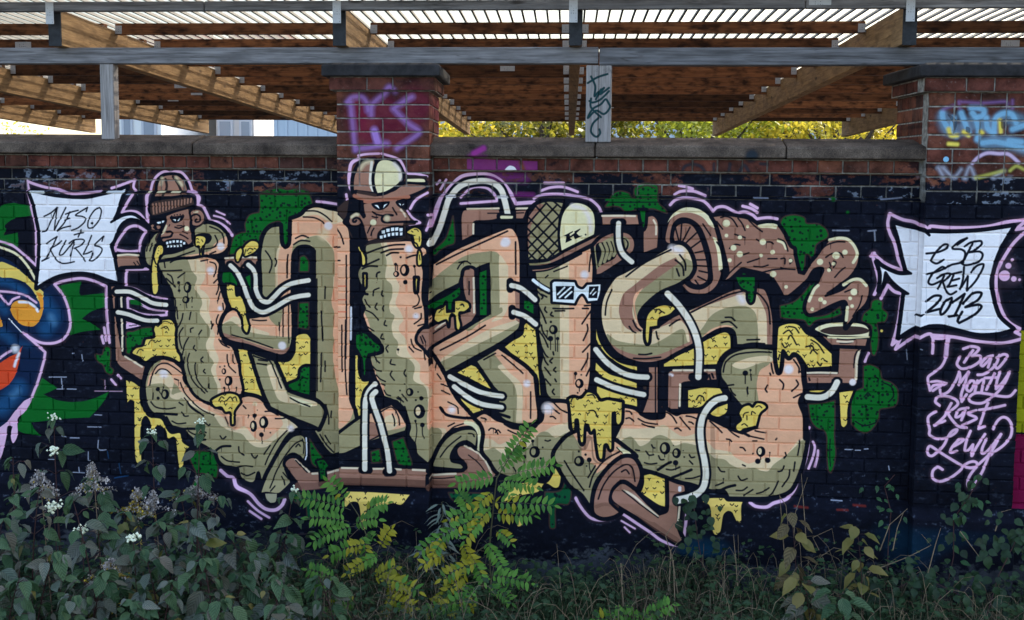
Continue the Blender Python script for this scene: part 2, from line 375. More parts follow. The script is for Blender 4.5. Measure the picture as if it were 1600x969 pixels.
F|Y|5|K|1|1|y|1817,1810! 1877,1817! 1923,1925 1964,2081! 1968,2104 1913,2090 1841,2076! 1839,1989 1823,1958 1836,1927|
F|Y|5|K|1|1|y|2176,1733 2208,1713 2247,1713 2270,1738! 2267,2097! 2125,2077! 2061,1883! 2128,1881 2159,1849 2172,1810|
F|G|6|K|1|1|g|2265,1909! 2263,2089! 2197,2075 2126,2053 2126,2022 2190,1989 2202,1934 2230,1910|
S|K|2.5|1|1|1|2201,1997 2221,1980 2245,1988
F|Y|5|K|1|1|y|2558,1819! 2581,1818! 2580,1910 2603,1971 2649,1970! 2641,1993 2611,2032 2595,2101 2598,2264 2590,2287 2575,2291 2567,2203 2556,2126!|
F|Y|5|K|1|1|y|3432,1768! 3481,1729 3541,1690 3549,1636 3571,1621 3624,1658! 3633,1779 3642,1886 3657,2054! 3644,2054 3635,1955 3604,1917 3558,1872 3497,1828|
F|Y|5|K|1|1|y|3146,1928! 3238,1876! 3276,1894 3369,2015! 3361,2027 3300,2001 3230,1964|
F|Y|5|K|1|1|y|3162,2066! 3200,2073 3293,2117 3331,2147! 3270,2168 3239,2181 3216,2173!|
F|Y|5|K|1|1|y|3970,1583! 3986,1681 4010,1741 4056,1801 4124,1845 4222,1865! 4222,1896! 4147,1874 4071,1831 4010,1779 3972,1711!|
F|Y|5|K|1|1|y|3973,1840! 4049,1907 4139,1935 4222,1964! 4223,2002! 4110,1982 4027,1946 3970,1894!|
F|Y|5|K|1|1|y|3982,1985! 4088,2021 4224,2055! 4218,2117 4128,2134 4014,2076 3983,2031|
F|Y|5|K|1|1|y|4369,1847! 4457,1792 4538,1752 4589,1714 4662,1675 4720,1651 4754,1673 4761,1755! 4709,1794 4681,1847! 4370,1869!|
F|Y|5|K|1|1|y|4510,1987! 4610,1977 4706,1979! 4722,2020 4664,2044 4627,2079 4583,2107 4513,2109!|
F|Y|5|K|1|1|y|4643,2135! 4687,2096 4753,2068! 4747,2125 4703,2156 4659,2150|
F|Y|4|K|1|1||5205,1986! 5329,1975! 5293,2002 5243,2011|
F|Y|5|K|1|1|y|5380,1989! 5471,1975! 5448,2040 5438,2093 5438,2175 5417,2199 5398,2184 5387,2071|
F|Z|5|K|1|1|y|2503,2639! 2654,2638 2898,2645! 2848,2705 2794,2699 2747,2717 2724,2742 2708,2733 2677,2707 2646,2720 2638,2799 2630,2862 2607,2862 2599,2800 2584,2706 2545,2700 2514,2730 2499,2717|
F|Y|5|K|1|1|y|3427,2673! 3526,2591 3611,2573 3687,2579 3725,2531 3747,2468! 3782,2521 3772,2599 3741,2612 3687,2586 3650,2634 3565,2653 3489,2671 3450,2692|
F|Y|0|K|1|1||3520,2787! 3551,2786! 3552,2826 3528,2834|
F|Z|5|K|1|1|y|4604,2658! 4641,2633! 4738,2630 4760,2645 4861,2638! 4843,2673 4845,2758 4831,2775 4808,2759 4784,2713 4762,2706 4740,2730 4727,2820 4706,2849 4683,2845 4667,2802 4653,2679|
F|B|7|K|1|1||1031,1443! 1067,1442! 1066,1630 1101,1865! 1244,1932! 1218,2028! 1083,1944 1051,1905! 1046,1630|
S|H|3|1|1|1|1098,1508 1100,1574
S|H|3|1|1|1|1098,1649 1100,1747 1097,1841
S|H|3|1|1|1|1113,1876 1172,1910 1220,1937
F|B|7|K|1|1||1072,1256! 1212,1254! 1234,1324! 1106,1330 1086,1342! 1080,1427! 1060,1428! 1070,1342|
S|H|3|1|1|1|1084,1260 1148,1254 1212,1258
S|K|2.5|1|1|1|1183,1301 1195,1317
S|K|2.5|1|1|1|1203,1293 1219,1316
F|B|7|K|1|1||1739,1262! 2010,1255! 2018,1289 2001,1339 1938,1356 1844,1326 1746,1328!|
S|H|3|1|1|1|1751,1268 1877,1259 2014,1265
F|B|5|K|1|1||1951,1290 1979,1274 2006,1289 2010,1320 1978,1347 1951,1328|
S|K|2.5|1|1|1|1979,1282 1985,1301 1978,1320
S|K|5|1|1|1|1758,1316 1782,1300 1813,1315 1821,1330
S|K|5|1|1|1|1852,1315 1876,1299 1916,1306 1931,1329
F|B|7|K|1|1||2113,2509 2153,2476 2189,2483 2271,2560! 2449,2539! 2448,2633! 2223,2665! 2160,2595|
S|H|3|1|1|1|2177,2488 2208,2522 2251,2561
S|H|3|1|1|1|2271,2566 2311,2565
S|H|3|1|1|1|2362,2561 2437,2538
F|B|7|K|1|1||2453,2496! 3006,2489! 3006,2603! 2452,2601!|
S|H|3|1|1|1|2476,2503 2593,2502
S|H|3|1|1|1|2651,2503 2732,2500
S|H|3|1|1|1|2790,2501 2833,2502
S|H|3|1|1|1|2906,2501 3002,2504
S|d|12|1|1|0.85|2460,2584 2732,2581 2998,2584
F|B|7|K|1|1||2996,2538! 3179,2528 3210,2500 3198,2469 3159,2431 3155,2384 3201,2363 3279,2400 3333,2457 3395,2541! 3342,2605! 3257,2620 2996,2632!|
S|H|3|1|1|1|3008,2554 3078,2547 3148,2542
S|H|3|1|1|1|3201,2371 3271,2404 3325,2457 3364,2534
S|H|3|1|1|1|2905,2501 2955,2501 3001,2502
S|K|2.5|1|1|1|3225,2425 3287,2474 3326,2527 3341,2566
S|K|2.5|1|1|1|3004,2573 3086,2570 3179,2554
S|d|12|1|1|0.8|3004,2608 3140,2604 3272,2600
F|B|7|K|1|1||3173,993 3196,959 3399,953! 3419,1006! 3355,1025 3264,1030! 3249,1041 3249,1113! 3177,1151! 3172,1084|
S|H|3|1|1|1|3211,958 3301,956 3396,952
S|H|3|1|1|1|3247,1045 3247,1101
F|B|7|K|1|1||3490,960! 3572,955! 3543,1015! 3494,1016!|
S|H|3|1|1|1|3499,952 3565,950
S|K|2.5|1|1|1|3332,981 3400,980
S|K|2.5|1|1|1|3494,979 3543,976
F|B|7|K|1|1||3993,984! 4208,974! 4220,1041! 3998,1047!|
S|H|3|1|1|1|4001,989 4101,987 4190,988
F|B|7|K|1|1||4256,989! 4293,981 4323,1010 4331,1069 4326,1173! 4238,1208! 4236,1070|
S|H|3|1|1|1|4297,1010 4312,1040 4313,1092
F|G|6|K|1|1|g|4211,952! 4255,952! 4250,1041 4237,1064 4223,1011|
F|B|7|K|1|1||4280,1864! 4344,1862! 4349,2144! 4248,2146! 4283,2023|
S|K|3|1|1|1|4325,1870 4331,2144
F|K|0|K|1|1||4237,1964! 4286,1962! 4288,2061! 4239,2063!|
F|b|0|K|1|1||4256,1986! 4275,1985! 4276,2031! 4257,2032!|
F|B|7|K|1|1||4397,1899 4415,1883! 4682,1877! 4687,1938! 4494,1957 4470,1981! 4468,2118! 4397,2120!|
S|H|3|1|1|1|4430,1885 4489,1883 4548,1882
S|H|3|1|1|1|4600,1881 4667,1879
S|H|3|1|1|1|4470,1966 4470,2095
S|P|4|3|1|1|4412,1910 4423,1914
S|K|4|1|1|1|4638,1909 4646,1935
S|K|4|1|1|1|4653,1901 4662,1923
F|Y|8|K|1|1|y|4510,1995! 4610,1977 4706,1979! 4722,2020 4664,2044 4627,2079 4583,2107 4513,2109!|
S|K|3|1|1|1|4567,2054 4582,2031 4604,2038 4612,2061
S|K|3|1|1|1|4539,2116 4550,2100
F|B|7|K|1|1||5187,1885! 5369,1880! 5372,1742! 5328,1721! 5523,1724! 5481,1770! 5488,1941! 5190,1948!|
S|H|3|1|1|1|5198,1882 5282,1879 5366,1880
S|H|4|1|1|1|5488,1747 5476,1807 5476,1912
S|K|3|1|1|1|5495,1732 5467,1770 5462,1845
S|P|10|2|0|1|5458,1931
F|B|7|K|1|1||5238,1633 5304,1662 5542,1657! 5527,1724! 5328,1721!|
F|c|5|K|1|1||5230,1630 5280,1595 5402,1579 5511,1592 5545,1627 5543,1668! 5319,1669!|
F|b|0|K|1|1||5263,1636 5317,1613 5403,1606 5497,1609 5545,1631 5499,1650 5405,1658 5311,1654|
S|c|3|1|1|1|5312,1673 5420,1674 5539,1666
S|K|2.5|1|1|1|5363,1681 5413,1685 5464,1682
S|K|2.5|1|1|1|5378,1705 5414,1705 5443,1700
S|H|3|1|1|1|5363,1695 5414,1697 5450,1693
S|K|3.5|1|1|1|5210,1914 5214,1925
S|K|5|1|1|1|5345,1922 5371,1914 5393,1921
F|Y|5|K|1|1|y|4266,2514! 4323,2501 4391,2525! 4402,2533 4406,2695! 4356,2681 4249,2623! 4267,2568|
F|B|8|K|1|1||4076,2656 4135,2576 4188,2586 4365,2735! 4411,2707 4409,2525! 4504,2557 4520,2606! 4465,2643! 4477,2685 4476,2809 4507,2886! 4474,2906 4390,2859 4252,2770|
S|H|3|1|1|1|4151,2610 4220,2639 4296,2699 4358,2751
S|H|3|1|1|1|4481,2685 4472,2801
S|P|5|1|1|1|4482,2584 4482,2600
S|K|2.5|1|1|1|4281,2684 4365,2751
S|d|10|1|1|0.5|4159,2664 4328,2799 4466,2887
F|B|7|K|1|1||4366,1136 4375,1039 4410,972 4476,936 4556,945 4623,992 4662,1080 4690,1198 4700,1287 4677,1376 4626,1429 4568,1441 4509,1431 4463,1387! 4444,1157!|
F|c|0|K|1|1||4378,1024 4410,972 4476,936 4556,945 4620,992 4647,1051! 4617,1036 4579,992 4520,967 4454,968 4403,994|
F|c|0|K|1|1||4637,1102! 4659,1110! 4687,1198 4700,1287! 4678,1298! 4664,1183|
F|K|0|K|1|1||4393,1135 4404,1039 4444,996 4503,997 4562,1037 4600,1110 4632,1213 4641,1288 4643,1362 4582,1408 4515,1401 4470,1365! 4429,1157!|
F|B|0|K|1|1||4417,1113 4427,1053 4463,1029 4514,1037 4552,1089 4584,1170 4608,1266 4613,1347 4574,1378 4522,1364 4491,1290 4444,1157!|
S|K|3.2|1|1|1|4447,1134 4423,1053
S|K|3.2|1|1|1|4454,1127 4459,1031
S|K|3.2|1|1|1|4465,1134 4507,1049
S|K|3.2|1|1|1|4484,1141 4545,1081
S|K|3.2|1|1|1|4517,1167 4572,1125
S|K|3.2|1|1|1|4540,1196 4591,1184
S|K|3.2|1|1|1|4548,1237 4603,1235
S|K|3.2|1|1|1|4553,1270 4612,1273
S|K|3.2|1|1|1|4565,1300 4613,1310
S|K|3.2|1|1|1|4558,1333 4603,1355
S|K|3.2|1|1|1|4544,1356 4567,1385
S|K|3|1|1|1|4580,1029 4626,1095
S|K|3|1|1|1|4674,1131 4690,1183 4699,1242
F|B|7|K|1|1||4697,1361! 4732,1308 4716,1227 4692,1139 4660,1036 4629,984! 4702,975 4775,983 4841,997 4900,1033! 4950,1021 5001,1024 5046,1082! 5077,1148 5103,1166! 5108,1207 5133,1302! 5162,1309! 5189,1257 5231,1205! 5286,1123 5335,1097 5393,1096 5444,1129 5468,1187 5463,1253 5422,1320 5359,1372 5289,1433! 5382,1394 5430,1349 5473,1330 5517,1348 5536,1392 5521,1466 5473,1526 5425,1593 5407,1616! 5408,1542 5410,1482 5391,1460 5327,1484 5242,1530 5198,1542 5176,1516 5181,1464 5223,1397 5256,1322 5269,1278 5226,1286 5171,1353 5079,1436 5050,1440! 5019,1385 4981,1327! 4922,1305 4842,1288! 4805,1285 4741,1345|
F|c|0|K|1|1||4893,1033 4950,1021 5001,1028 4998,1054! 4951,1047 4908,1047|
S|K|5|1|1|1|5299,1418 5345,1387 5395,1364
F|K|0|K|1|1||5171,1353! 5205,1286 5247,1264 5277,1278 5249,1323 5208,1375 5192,1353|
S|c|4.5|1|1|1|5300,1112 5350,1101 5400,1107 5437,1143 5457,1194 5437,1239
S|c|4.5|1|1|1|5388,1368 5437,1338 5480,1337 5514,1370
S|c|4.5|1|1|1|5196,1464 5223,1397 5244,1374
S|c|4.5|1|1|1|5414,1497 5409,1571
S|c|4.5|1|1|1|5011,1120 5041,1134 5056,1163
S|K|3|1|1|1|5238,1190 5279,1145 5336,1123 5386,1122
S|K|3|1|1|1|5282,1212 5317,1189 5360,1185 5379,1210
S|K|3|1|1|1|5011,1109 5048,1127 5067,1178
S|K|3|1|1|1|4681,991 4710,984 4746,998 4777,1042
S|K|3|1|1|1|4779,994 4805,1027 4821,1063
S|K|3|1|1|1|4841,1004 4878,1040 4919,1069
S|K|3|1|1|1|4659,1014 4693,1057
S|K|3|1|1|1|5445,1548 5479,1488 5494,1429
S|K|3|1|1|1|5396,1409 5439,1393 5468,1407
S|K|3|1|1|1|5336,1325 5364,1291 5392,1269
S|K|3|1|1|1|4662,1132 4685,1168 4697,1227
S|K|3|1|1|1|4688,1298 4696,1316 4697,1361! 4747,1301 4804,1248
S|K|3|1|1|1|4840,1247 4905,1224
S|K|3|1|1|1|4877,1269 4921,1272 4957,1261
S|K|3|1|1|1|4956,1224 5007,1223
S|K|3|1|1|1|5029,1223 5051,1222 5052,1252
S|K|3|1|1|1|5080,1222 5094,1233 5080,1251
S|K|3|1|1|1|4915,1306 4994,1286 5060,1281
S|K|3|1|1|1|5030,1274 5052,1281 5110,1284
S|K|3|1|1|1|5169,1302 5196,1257
S|K|3|1|1|1|5304,1241 5312,1263
S|K|3|1|1|1|5326,1233 5340,1240 5327,1270
S|K|3|1|1|1|4763,1086 4822,1104
S|K|3|1|1|1|4888,1114 4917,1128 4968,1128 4983,1138
S|K|3|1|1|1|4736,1168 4765,1145 4794,1148
S|K|3|1|1|1|4803,1207 4846,1192
S|K|3|1|1|1|5305,1270 5316,1285
S|c|11.2|1|0|1|4714,1024
S|c|5.61|1|0|1|4716,1094
S|c|8.81|1|0|1|4758,1164
S|c|6.41|1|0|1|4793,1104
S|c|6.41|1|0|1|4738,1236
S|c|9.61|1|0|1|4795,1200
S|c|5.61|1|0|1|4916,1206
S|c|7.21|1|0|1|4981,1186
S|c|9.61|1|0|1|4988,1312
S|c|5.61|1|0|1|5084,1233
S|c|4.81|1|0|1|4835,1041
S|c|8.01|1|0|1|5388,1181
S|c|11.2|1|0|1|5339,1200
S|c|9.61|1|0|1|5250,1238
S|c|5.61|1|0|1|5326,1248
S|c|5.61|1|0|1|5302,1285
S|c|10.4|1|0|1|5447,1408
S|c|5.61|1|0|1|5427,1445
S|c|5.61|1|0|1|5439,1489
S|c|7.21|1|0|1|5261,1455
S|c|5.61|1|0|1|5216,1512
S|c|9.61|1|0|1|4924,1128
S|c|6.41|1|0|1|5283,1470
S|c|5.61|1|0|1|5063,1385
F|K|0|K|1|1||4812,1289! 4922,1309 4989,1334 5034,1400! 5050,1444! 4889,1432 4815,1404! 4741,1360!|
F|G|4|K|1|1|g|4799,1330! 4820,1307 4865,1332! 4889,1425! 4801,1426!|
F|O|8|K|1|1||1232,2066 1242,2003 1268,1939 1309,1899 1357,1884 1421,1902 1476,1950 1483,2013 1530,2075 1593,2128 1656,2166 1736,2188 1816,2154! 1837,2106! 1889,2097 1960,2119 2007,2181 2086,2210 2164,2255 2200,2290! 2164,2302 2124,2335 2084,2391 2035,2488 1994,2592 1960,2685! 1938,2570 1913,2631 1865,2632 1825,2606 1810,2550! 1730,2537 1691,2506 1675,2459! 1612,2421 1540,2383 1485,2337! 1477,2317! 1397,2300 1365,2269 1350,2241! 1285,2223 1246,2169|S:1248,2074 1262,1994 1292,1946 1333,1906! 1357,1884 1421,1902 1476,1950 1499,2036! 1466,2060 1418,2030 1403,1991 1347,1976 1290,2009;C:1265,2034 1307,1962 1356,1945 1403,1991 1418,2030 1401,2101 1465,2100 1448,2132 1400,2125 1321,2080;O:1249,2058 1289,2041 1354,2039 1393,2078 1392,2117 1432,2148 1527,2249 1285,2223 1231,2121;C:1417,2101 1465,2124 1528,2169 1608,2207 1663,2229 1710,2291 1774,2321 1837,2335 1877,2382 1924,2412 1988,2410 2036,2369 2100,2328 2180,2286 2200,2254 2164,2239 1768,2155 1530,2082;S:1450,2053 1513,2122 1584,2176 1656,2206 1687,2221 1727,2243 1758,2290 1798,2312 1846,2287 1878,2310 1909,2349 1949,2372 1996,2362 2037,2330 2069,2297 2093,2261 2046,2180 1952,2111 1769,2092
S|P|14.4|5|0|1|1355,1976
S|C|8.01|1|0|1|1920,2148
S|C|0.4|1|0|1|1247,2153
S|P|9.61|5|0|1|2140,2291
S|K|3|1|1|1|1265,2049 1287,1970 1324,1922 1373,1913 1420,1935 1468,1970
S|K|3|1|1|1|1303,1977 1332,1949 1372,1952 1403,1979
S|K|3|1|1|1|1459,2029 1489,2099 1576,2184 1663,2225
S|K|3|1|1|1|1481,2123 1528,2177 1583,2215
S|K|3|1|1|1|1423,2006 1447,2014
S|K|3.2|1|1|1|1271,2152 1302,2183 1367,2193 1423,2184
S|K|3.2|1|1|1|1401,2268 1437,2283 1486,2277
S|K|3.2|1|1|1|1496,2146 1528,2185 1599,2231
S|K|3.2|1|1|1|1501,2325 1533,2344 1589,2358
S|K|3.2|1|1|1|1463,2211 1479,2234 1503,2233
S|K|3.2|1|1|1|1701,2351 1717,2370 1737,2354
S|K|3.2|1|1|1|1816,2415 1820,2447 1848,2466
S|K|3.2|1|1|1|1892,2456 1915,2483 1931,2467
S|K|3.2|1|1|1|1927,2214
S|K|3.2|1|1|1|1707,2478 1747,2504 1819,2510
S|K|3.2|1|1|1|1830,2577 1866,2592 1914,2571
S|K|3.2|1|1|1|1802,2543 1851,2533 1898,2536
S|K|3.2|1|1|1|1589,2322 1613,2333
S|K|3.2|1|1|1|1606,2270 1630,2289 1638,2281
S|K|3.2|1|1|1|1848,2161 1864,2177
S|K|3.2|1|1|1|1448,2152 1472,2167
S|K|3.2|1|1|1|1735,2235 1751,2274
S|K|5|1|1|1|1659,2455 1708,2418 1764,2412
S|K|5|1|1|1|1366,2245 1413,2307 1541,2312
S|K|5|1|1|1|1302,2223 1382,2225 1430,2227
S|K|5|1|1|1|1477,2321 1524,2376 1605,2377
S|K|3|1|1|1|2116,2308 2060,2368 2003,2465 1979,2521
S|K|3|1|1|1|2012,2401 1971,2458
S|K|3|1|1|1|2046,2235 2093,2233 2117,2225
S|K|3|1|1|1|1983,2193 2022,2192 2062,2215
S|K|3|1|1|1|1930,2578 1940,2682
F|K|0|K|1|1||1932,2285 1925,2310 1909,2321 1894,2311 1888,2286 1894,2261 1910,2250 1926,2260|
F|C|0|K|1|1||1914,2284 1911,2299 1905,2305 1898,2299 1896,2284 1899,2269 1905,2263 1912,2269|
F|K|0|K|1|1||2003,2260 1994,2286 1973,2298 1953,2288 1945,2261 1954,2234 1974,2222 1994,2233|
F|C|0|K|1|1||1980,2258 1976,2274 1967,2281 1959,2275 1956,2259 1959,2243 1968,2236 1976,2242|
S|K|7.21|1|0|1|1916,2221
S|K|8.01|1|0|1|1959,2336
S|K|3.2|1|0|1|2014,2322
S|K|3.6|1|0|1|1879,2219
S|K|2.4|1|0|1|1935,2186
S|K|2|1|1|1|1916,2222 1918,2242
S|K|2|1|1|1|1961,2340 1962,2391
S|K|2|1|1|1|1879,2219 1877,2235
S|K|2|1|1|1|1975,2296 1977,2315
F|K|0|K|1|1||1386,2103 1378,2125 1360,2135 1342,2126 1335,2104 1343,2082 1361,2072 1379,2080|
F|O|0|K|1|1||1366,2102 1362,2115 1355,2121 1347,2116 1344,2102 1348,2089 1355,2083 1363,2088|
S|K|7.21|1|0|1|1315,2073
S|K|6.41|1|0|1|1316,2128
S|K|3.2|1|0|1|1349,2060
S|K|2|1|1|1|1317,2077 1336,2104
S|K|2|1|1|1|1284,2097 1281,2137
S|K|2|1|1|1|1349,2064 1345,2080
F|O|8|K|1|1||1960,2693! 1977,2609 2026,2512 2083,2415 2148,2342 2211,2329 2236,2363 2235,2442 2221,2490! 2162,2448 2114,2470 2098,2510 2113,2565 2145,2623! 2112,2660 2072,2689 2000,2684|
S|K|3|1|1|1|2017,2655 2042,2575 2099,2470 2163,2389 2211,2364
S|K|3|1|1|1|2171,2405 2187,2388 2198,2400
S|K|3|1|1|1|2081,2590 2105,2637
S|K|3|1|1|1|2090,2566 2137,2620
S|K|3|1|1|1|2025,2671 2045,2646
S|K|3|1|1|1|2211,2356 2222,2395 2218,2443
S|W|2|1|1|1|2236,2348 2238,2442 2229,2482
F|c|0|K|1|0.5||1992,2688! 2000,2720 2024,2743! 2056,2734 2064,2686!|
F|B|6|K|1|1||2101,2518 2121,2481 2157,2470 2189,2483 2247,2553! 2271,2564! 2294,2662! 2215,2665! 2160,2603|
F|B|0|K|1|1||2184,2571! 2453,2539! 2452,2632! 2215,2665!|
S|H|3.2|1|1|1|2169,2485 2200,2515 2251,2557
S|H|3.2|1|1|1|2271,2568 2311,2565
S|H|3.2|1|1|1|2362,2562 2437,2539
S|K|3|1|1|1|2169,2488 2208,2530 2239,2561
F|G|4|K|1|1|g|2295,2488! 2343,2479 2374,2517! 2354,2542 2354,2605 2322,2614 2315,2551|
F|K|0|K|1|1||2310,2598! 2358,2597! 2354,2637 2314,2638|
S|d|10|1|1|0.7|2183,2642 2302,2638 2437,2609
F|O|7|K|1|1||1342,1110 1290,1149 1257,1200 1249,1262 1262,1308 1293,1331! 1303,1261 1333,1183 1333,1145!|
S|K|3|1|1|1|1310,1137 1277,1184 1264,1231
S|K|3|1|1|1|1301,1184 1284,1230
F|O|7|K|1|1||1548,1104! 1612,1061 1668,1060 1722,1082 1761,1124 1774,1170 1760,1216 1720,1243 1664,1252 1609,1266 1569,1276 1497,1285 1370,1302 1338,1291! 1363,1252 1443,1236 1547,1196!|S:1775,1131 1689,1179 1657,1225 1498,1258 1338,1299 1497,1304 1751,1270 1792,1177
S|K|3.2|1|1|1|1659,1079 1714,1101 1741,1139 1744,1178
S|K|3.2|1|1|1|1690,1132 1705,1171 1681,1202 1625,1214
S|K|3.2|1|1|1|1656,1244 1692,1228
S|K|3.2|1|1|1|1628,1064
S|K|3.2|1|1|1|1370,1295 1466,1259 1562,1226
S|P|12|3|0|1|1724,1197
F|K|0|K|1|1||1568,1134 1611,1118 1659,1125 1670,1152 1642,1183 1587,1172|
F|B|6|b|1|1||1300,1022 1376,1010 1456,986 1523,974! 1530,1012 1534,1050 1541,1088 1552,1134 1547,1173 1539,1184! 1508,1166 1460,1157 1405,1159 1364,1183 1341,1175! 1333,1156 1366,1098 1311,1099 1287,1084 1300,1060|
F|k|0|K|1|0.7||1324,1010! 1375,1044 1387,1075 1366,1098 1311,1099 1291,1084 1303,1076! 1304,1045|
S|K|3.4|1|1|1|1391,1063 1374,1098 1341,1152! 1381,1156 1409,1136
S|K|3.4|1|1|1|1394,1113 1414,1113 1425,1128 1405,1140 1381,1140
S|c|3|3|1|1|1391,1075 1370,1113 1361,1137
F|k|0|K|1|1||1304,1053 1336,1037 1375,1040 1383,1059 1351,1075 1311,1072|
S|W|2.4|1|1|1|1335,1062 1351,1058 1371,1056
S|k|2.5|1|1|1|1304,1022 1308,1041
S|k|2.5|1|1|1|1320,1018 1324,1037
S|k|2.5|1|1|1|1344,1018 1344,1037
S|k|2.5|1|1|1|1360,1017 1358,1037
F|k|0|K|1|1||1411,1036 1439,1013 1479,1008 1502,1027 1486,1054 1446,1066 1423,1059|
S|W|2.6|1|1|1|1431,1040 1451,1045
S|W|2.6|1|1|1|1459,1045 1475,1037
S|k|2.5|1|1|1|1419,1021 1423,1040
S|k|2.5|1|1|1|1439,1013 1443,1028
S|k|2.5|1|1|1|1463,1011 1463,1028
S|k|2.5|1|1|1|1483,1006 1480,1028
S|k|2.5|1|1|1|1496,1008 1493,1027
S|k|2.5|1|1|1|1444,1093 1469,1098 1497,1080
S|k|2.5|1|1|1|1477,1127 1500,1135 1528,1146
S|k|2.5|1|1|1|1469,1139 1500,1154
S|k|2.5|1|1|1|1406,1082 1414,1074
S|c|8.01|1|0|1|1515,1092
F|k|0|K|1|1||1372,1183 1405,1161 1460,1155 1515,1177 1547,1180! 1558,1196 1515,1215 1459,1222 1371,1252! 1363,1229|
F|w|0|K|0|1||1414,1174! 1427,1171! 1426,1180! 1414,1185!|
F|w|0|K|0|1||1431,1173! 1443,1169! 1442,1180! 1429,1185!|
F|w|0|K|0|1||1447,1166! 1459,1163! 1458,1180! 1445,1185!|
F|w|0|K|0|1||1464,1165! 1474,1161! 1474,1180! 1461,1185!|
F|w|0|K|0|1||1481,1163! 1490,1160! 1490,1180! 1477,1184!|
F|w|0|K|0|1||1497,1166! 1506,1162! 1506,1181! 1493,1184!|
F|w|0|K|0|1||1394,1195! 1406,1192! 1408,1207! 1397,1209!|
F|w|0|K|0|1||1412,1194! 1424,1191! 1426,1206! 1415,1208!|
F|w|0|K|0|1||1429,1193! 1441,1190! 1443,1205! 1432,1207!|
F|w|0|K|0|1||1447,1192! 1459,1189! 1461,1204! 1450,1206!|
F|w|0|K|0|1||1464,1191! 1476,1187! 1478,1203! 1467,1205!|
F|w|0|K|0|1||1482,1190! 1494,1186! 1496,1202! 1485,1204!|
S|B|20.8|1|0|1|1577,1027
S|b|5|1|1|1|1542,1004 1566,985 1606,992 1621,1026 1604,1065 1573,1080
S|k|4.5|1|1|1|1597,1042 1573,1046 1570,1023 1590,1011 1601,1030
S|k|4.5|1|1|1|1542,1012 1533,1058 1548,1104 1556,1142
S|B|5.61|1|0|1|1307,1087
S|k|3|1|1|1|1295,1076 1311,1080 1315,1099
F|B|6|K|1|1||1325,876 1328,838 1339,807 1361,783 1397,772 1444,772 1476,785 1506,821 1520,867 1525,905! 1315,907!|
S|k|5|1|1|1|1381,799 1388,845 1371,899
S|k|5|1|1|1|1428,784 1459,829 1482,882
S|c|5|4|1|0.6|1361,796 1352,830
S|c|5|4|1|0.6|1448,791 1483,833
F|b|5|K|1|1||1290,953 1314,930 1370,918 1442,909 1505,901 1564,912! 1571,950! 1503,974 1440,990 1368,1010 1304,1026! 1289,991|
S|B|2.6|1|1|1|1310,949 1314,1006
S|B|2.6|1|1|1|1330,946 1333,1001
S|B|2.6|1|1|1|1350,943 1353,995
S|B|2.6|1|1|1|1370,940 1372,989
S|B|2.6|1|1|1|1389,937 1391,983
S|B|2.6|1|1|1|1409,935 1410,977
S|B|2.6|1|1|1|1429,932 1429,971
S|B|2.6|1|1|1|1449,929 1448,965
S|B|2.6|1|1|1|1469,926 1467,959
S|B|2.6|1|1|1|1489,923 1486,953
S|B|2.6|1|1|1|1508,920 1506,947
S|B|2.6|1|1|1|1528,917 1525,941
S|B|2.6|1|1|1|1548,914 1544,935
S|K|4.5|1|1|1|1312,876 1553,874
S|c|3|1|1|1|1280,877 1296,876
S|c|3|1|1|1|1339,876 1379,874
S|c|3|1|1|1|1426,875 1474,875
S|L|4.5|1|1|1|1521,870 1553,874! 1599,904 1587,950
F|O|6|K|1|1||1330,1298! 1445,1277 1545,1272 1624,1259 1683,1270 1714,1300 1709,1347 1705,1385 1723,1462 1742,1524 1753,1562 1728,1617 1712,1679 1715,1734 1742,1780 1785,1802 1804,1849 1823,1911 1830,1973 1845,2051 1840,2091! 1768,2116 1688,2157 1616,2143 1553,2106 1514,2051 1491,1997 1476,1934 1469,1864 1446,1825 1440,1743 1445,1692 1430,1623 1424,1522 1414,1467 1375,1398 1341,1337|C:1505,1257! 1528,1303 1543,1349 1574,1387 1557,1450 1588,1495 1603,1542 1586,1596 1617,1650 1648,1696 1647,1735 1622,1790 1637,1852 1668,1899 1651,1946 1674,2008 1689,2047 1687,2189! 1926,2183! 1939,1251!;S:1592,1256! 1591,1302 1622,1348 1621,1394 1589,1449 1620,1472 1651,1518 1642,1580 1657,1642 1664,1688 1679,1735 1670,1797 1700,1875 1683,1934 1690,1992 1710,2039 1711,2188! 1926,2183! 1939,1251!
S|P|11.2|5|0|1|1659,1344
F|C|0|K|1|0.8||1529,1281! 1593,1280 1624,1295 1623,1357 1591,1365 1544,1335|
S|K|3|1|1|1|1346,1295 1442,1282 1537,1265
S|K|3|1|1|1|1410,1298 1442,1282 1506,1272
S|K|3|1|1|1|1370,1283 1377,1329
S|K|3|1|1|1|1600,1287 1640,1279
S|K|3|1|1|1|1656,1291 1687,1302 1694,1332 1678,1379
S|K|3|1|1|1|1345,1349 1409,1348 1480,1343
S|K|3|1|1|1|1392,1368 1416,1383 1427,1422
S|K|3|1|1|1|1360,1384 1375,1438
S|K|3|1|1|1|1456,1389 1496,1359
S|K|3.5|1|1|1|1368,1399 1414,1461
S|K|3.5|1|1|1|1384,1395 1438,1445
S|K|3|1|1|1|1414,1491 1437,1529 1431,1623
S|K|3|1|1|1|1444,1568 1450,1638
S|K|3|1|1|1|1483,1606 1474,1645 1449,1693
S|K|3|1|1|1|1531,1598 1522,1641
S|K|3|1|1|1|1481,1692 1457,1732 1460,1779 1471,1817
S|K|3|1|1|1|1512,1754 1487,1801 1474,1857
S|K|3|1|1|1|1545,1691 1529,1699 1529,1718
S|K|3|1|1|1|1597,1705 1580,1729
S|K|3|1|1|1|1551,1800 1544,1816 1558,1831
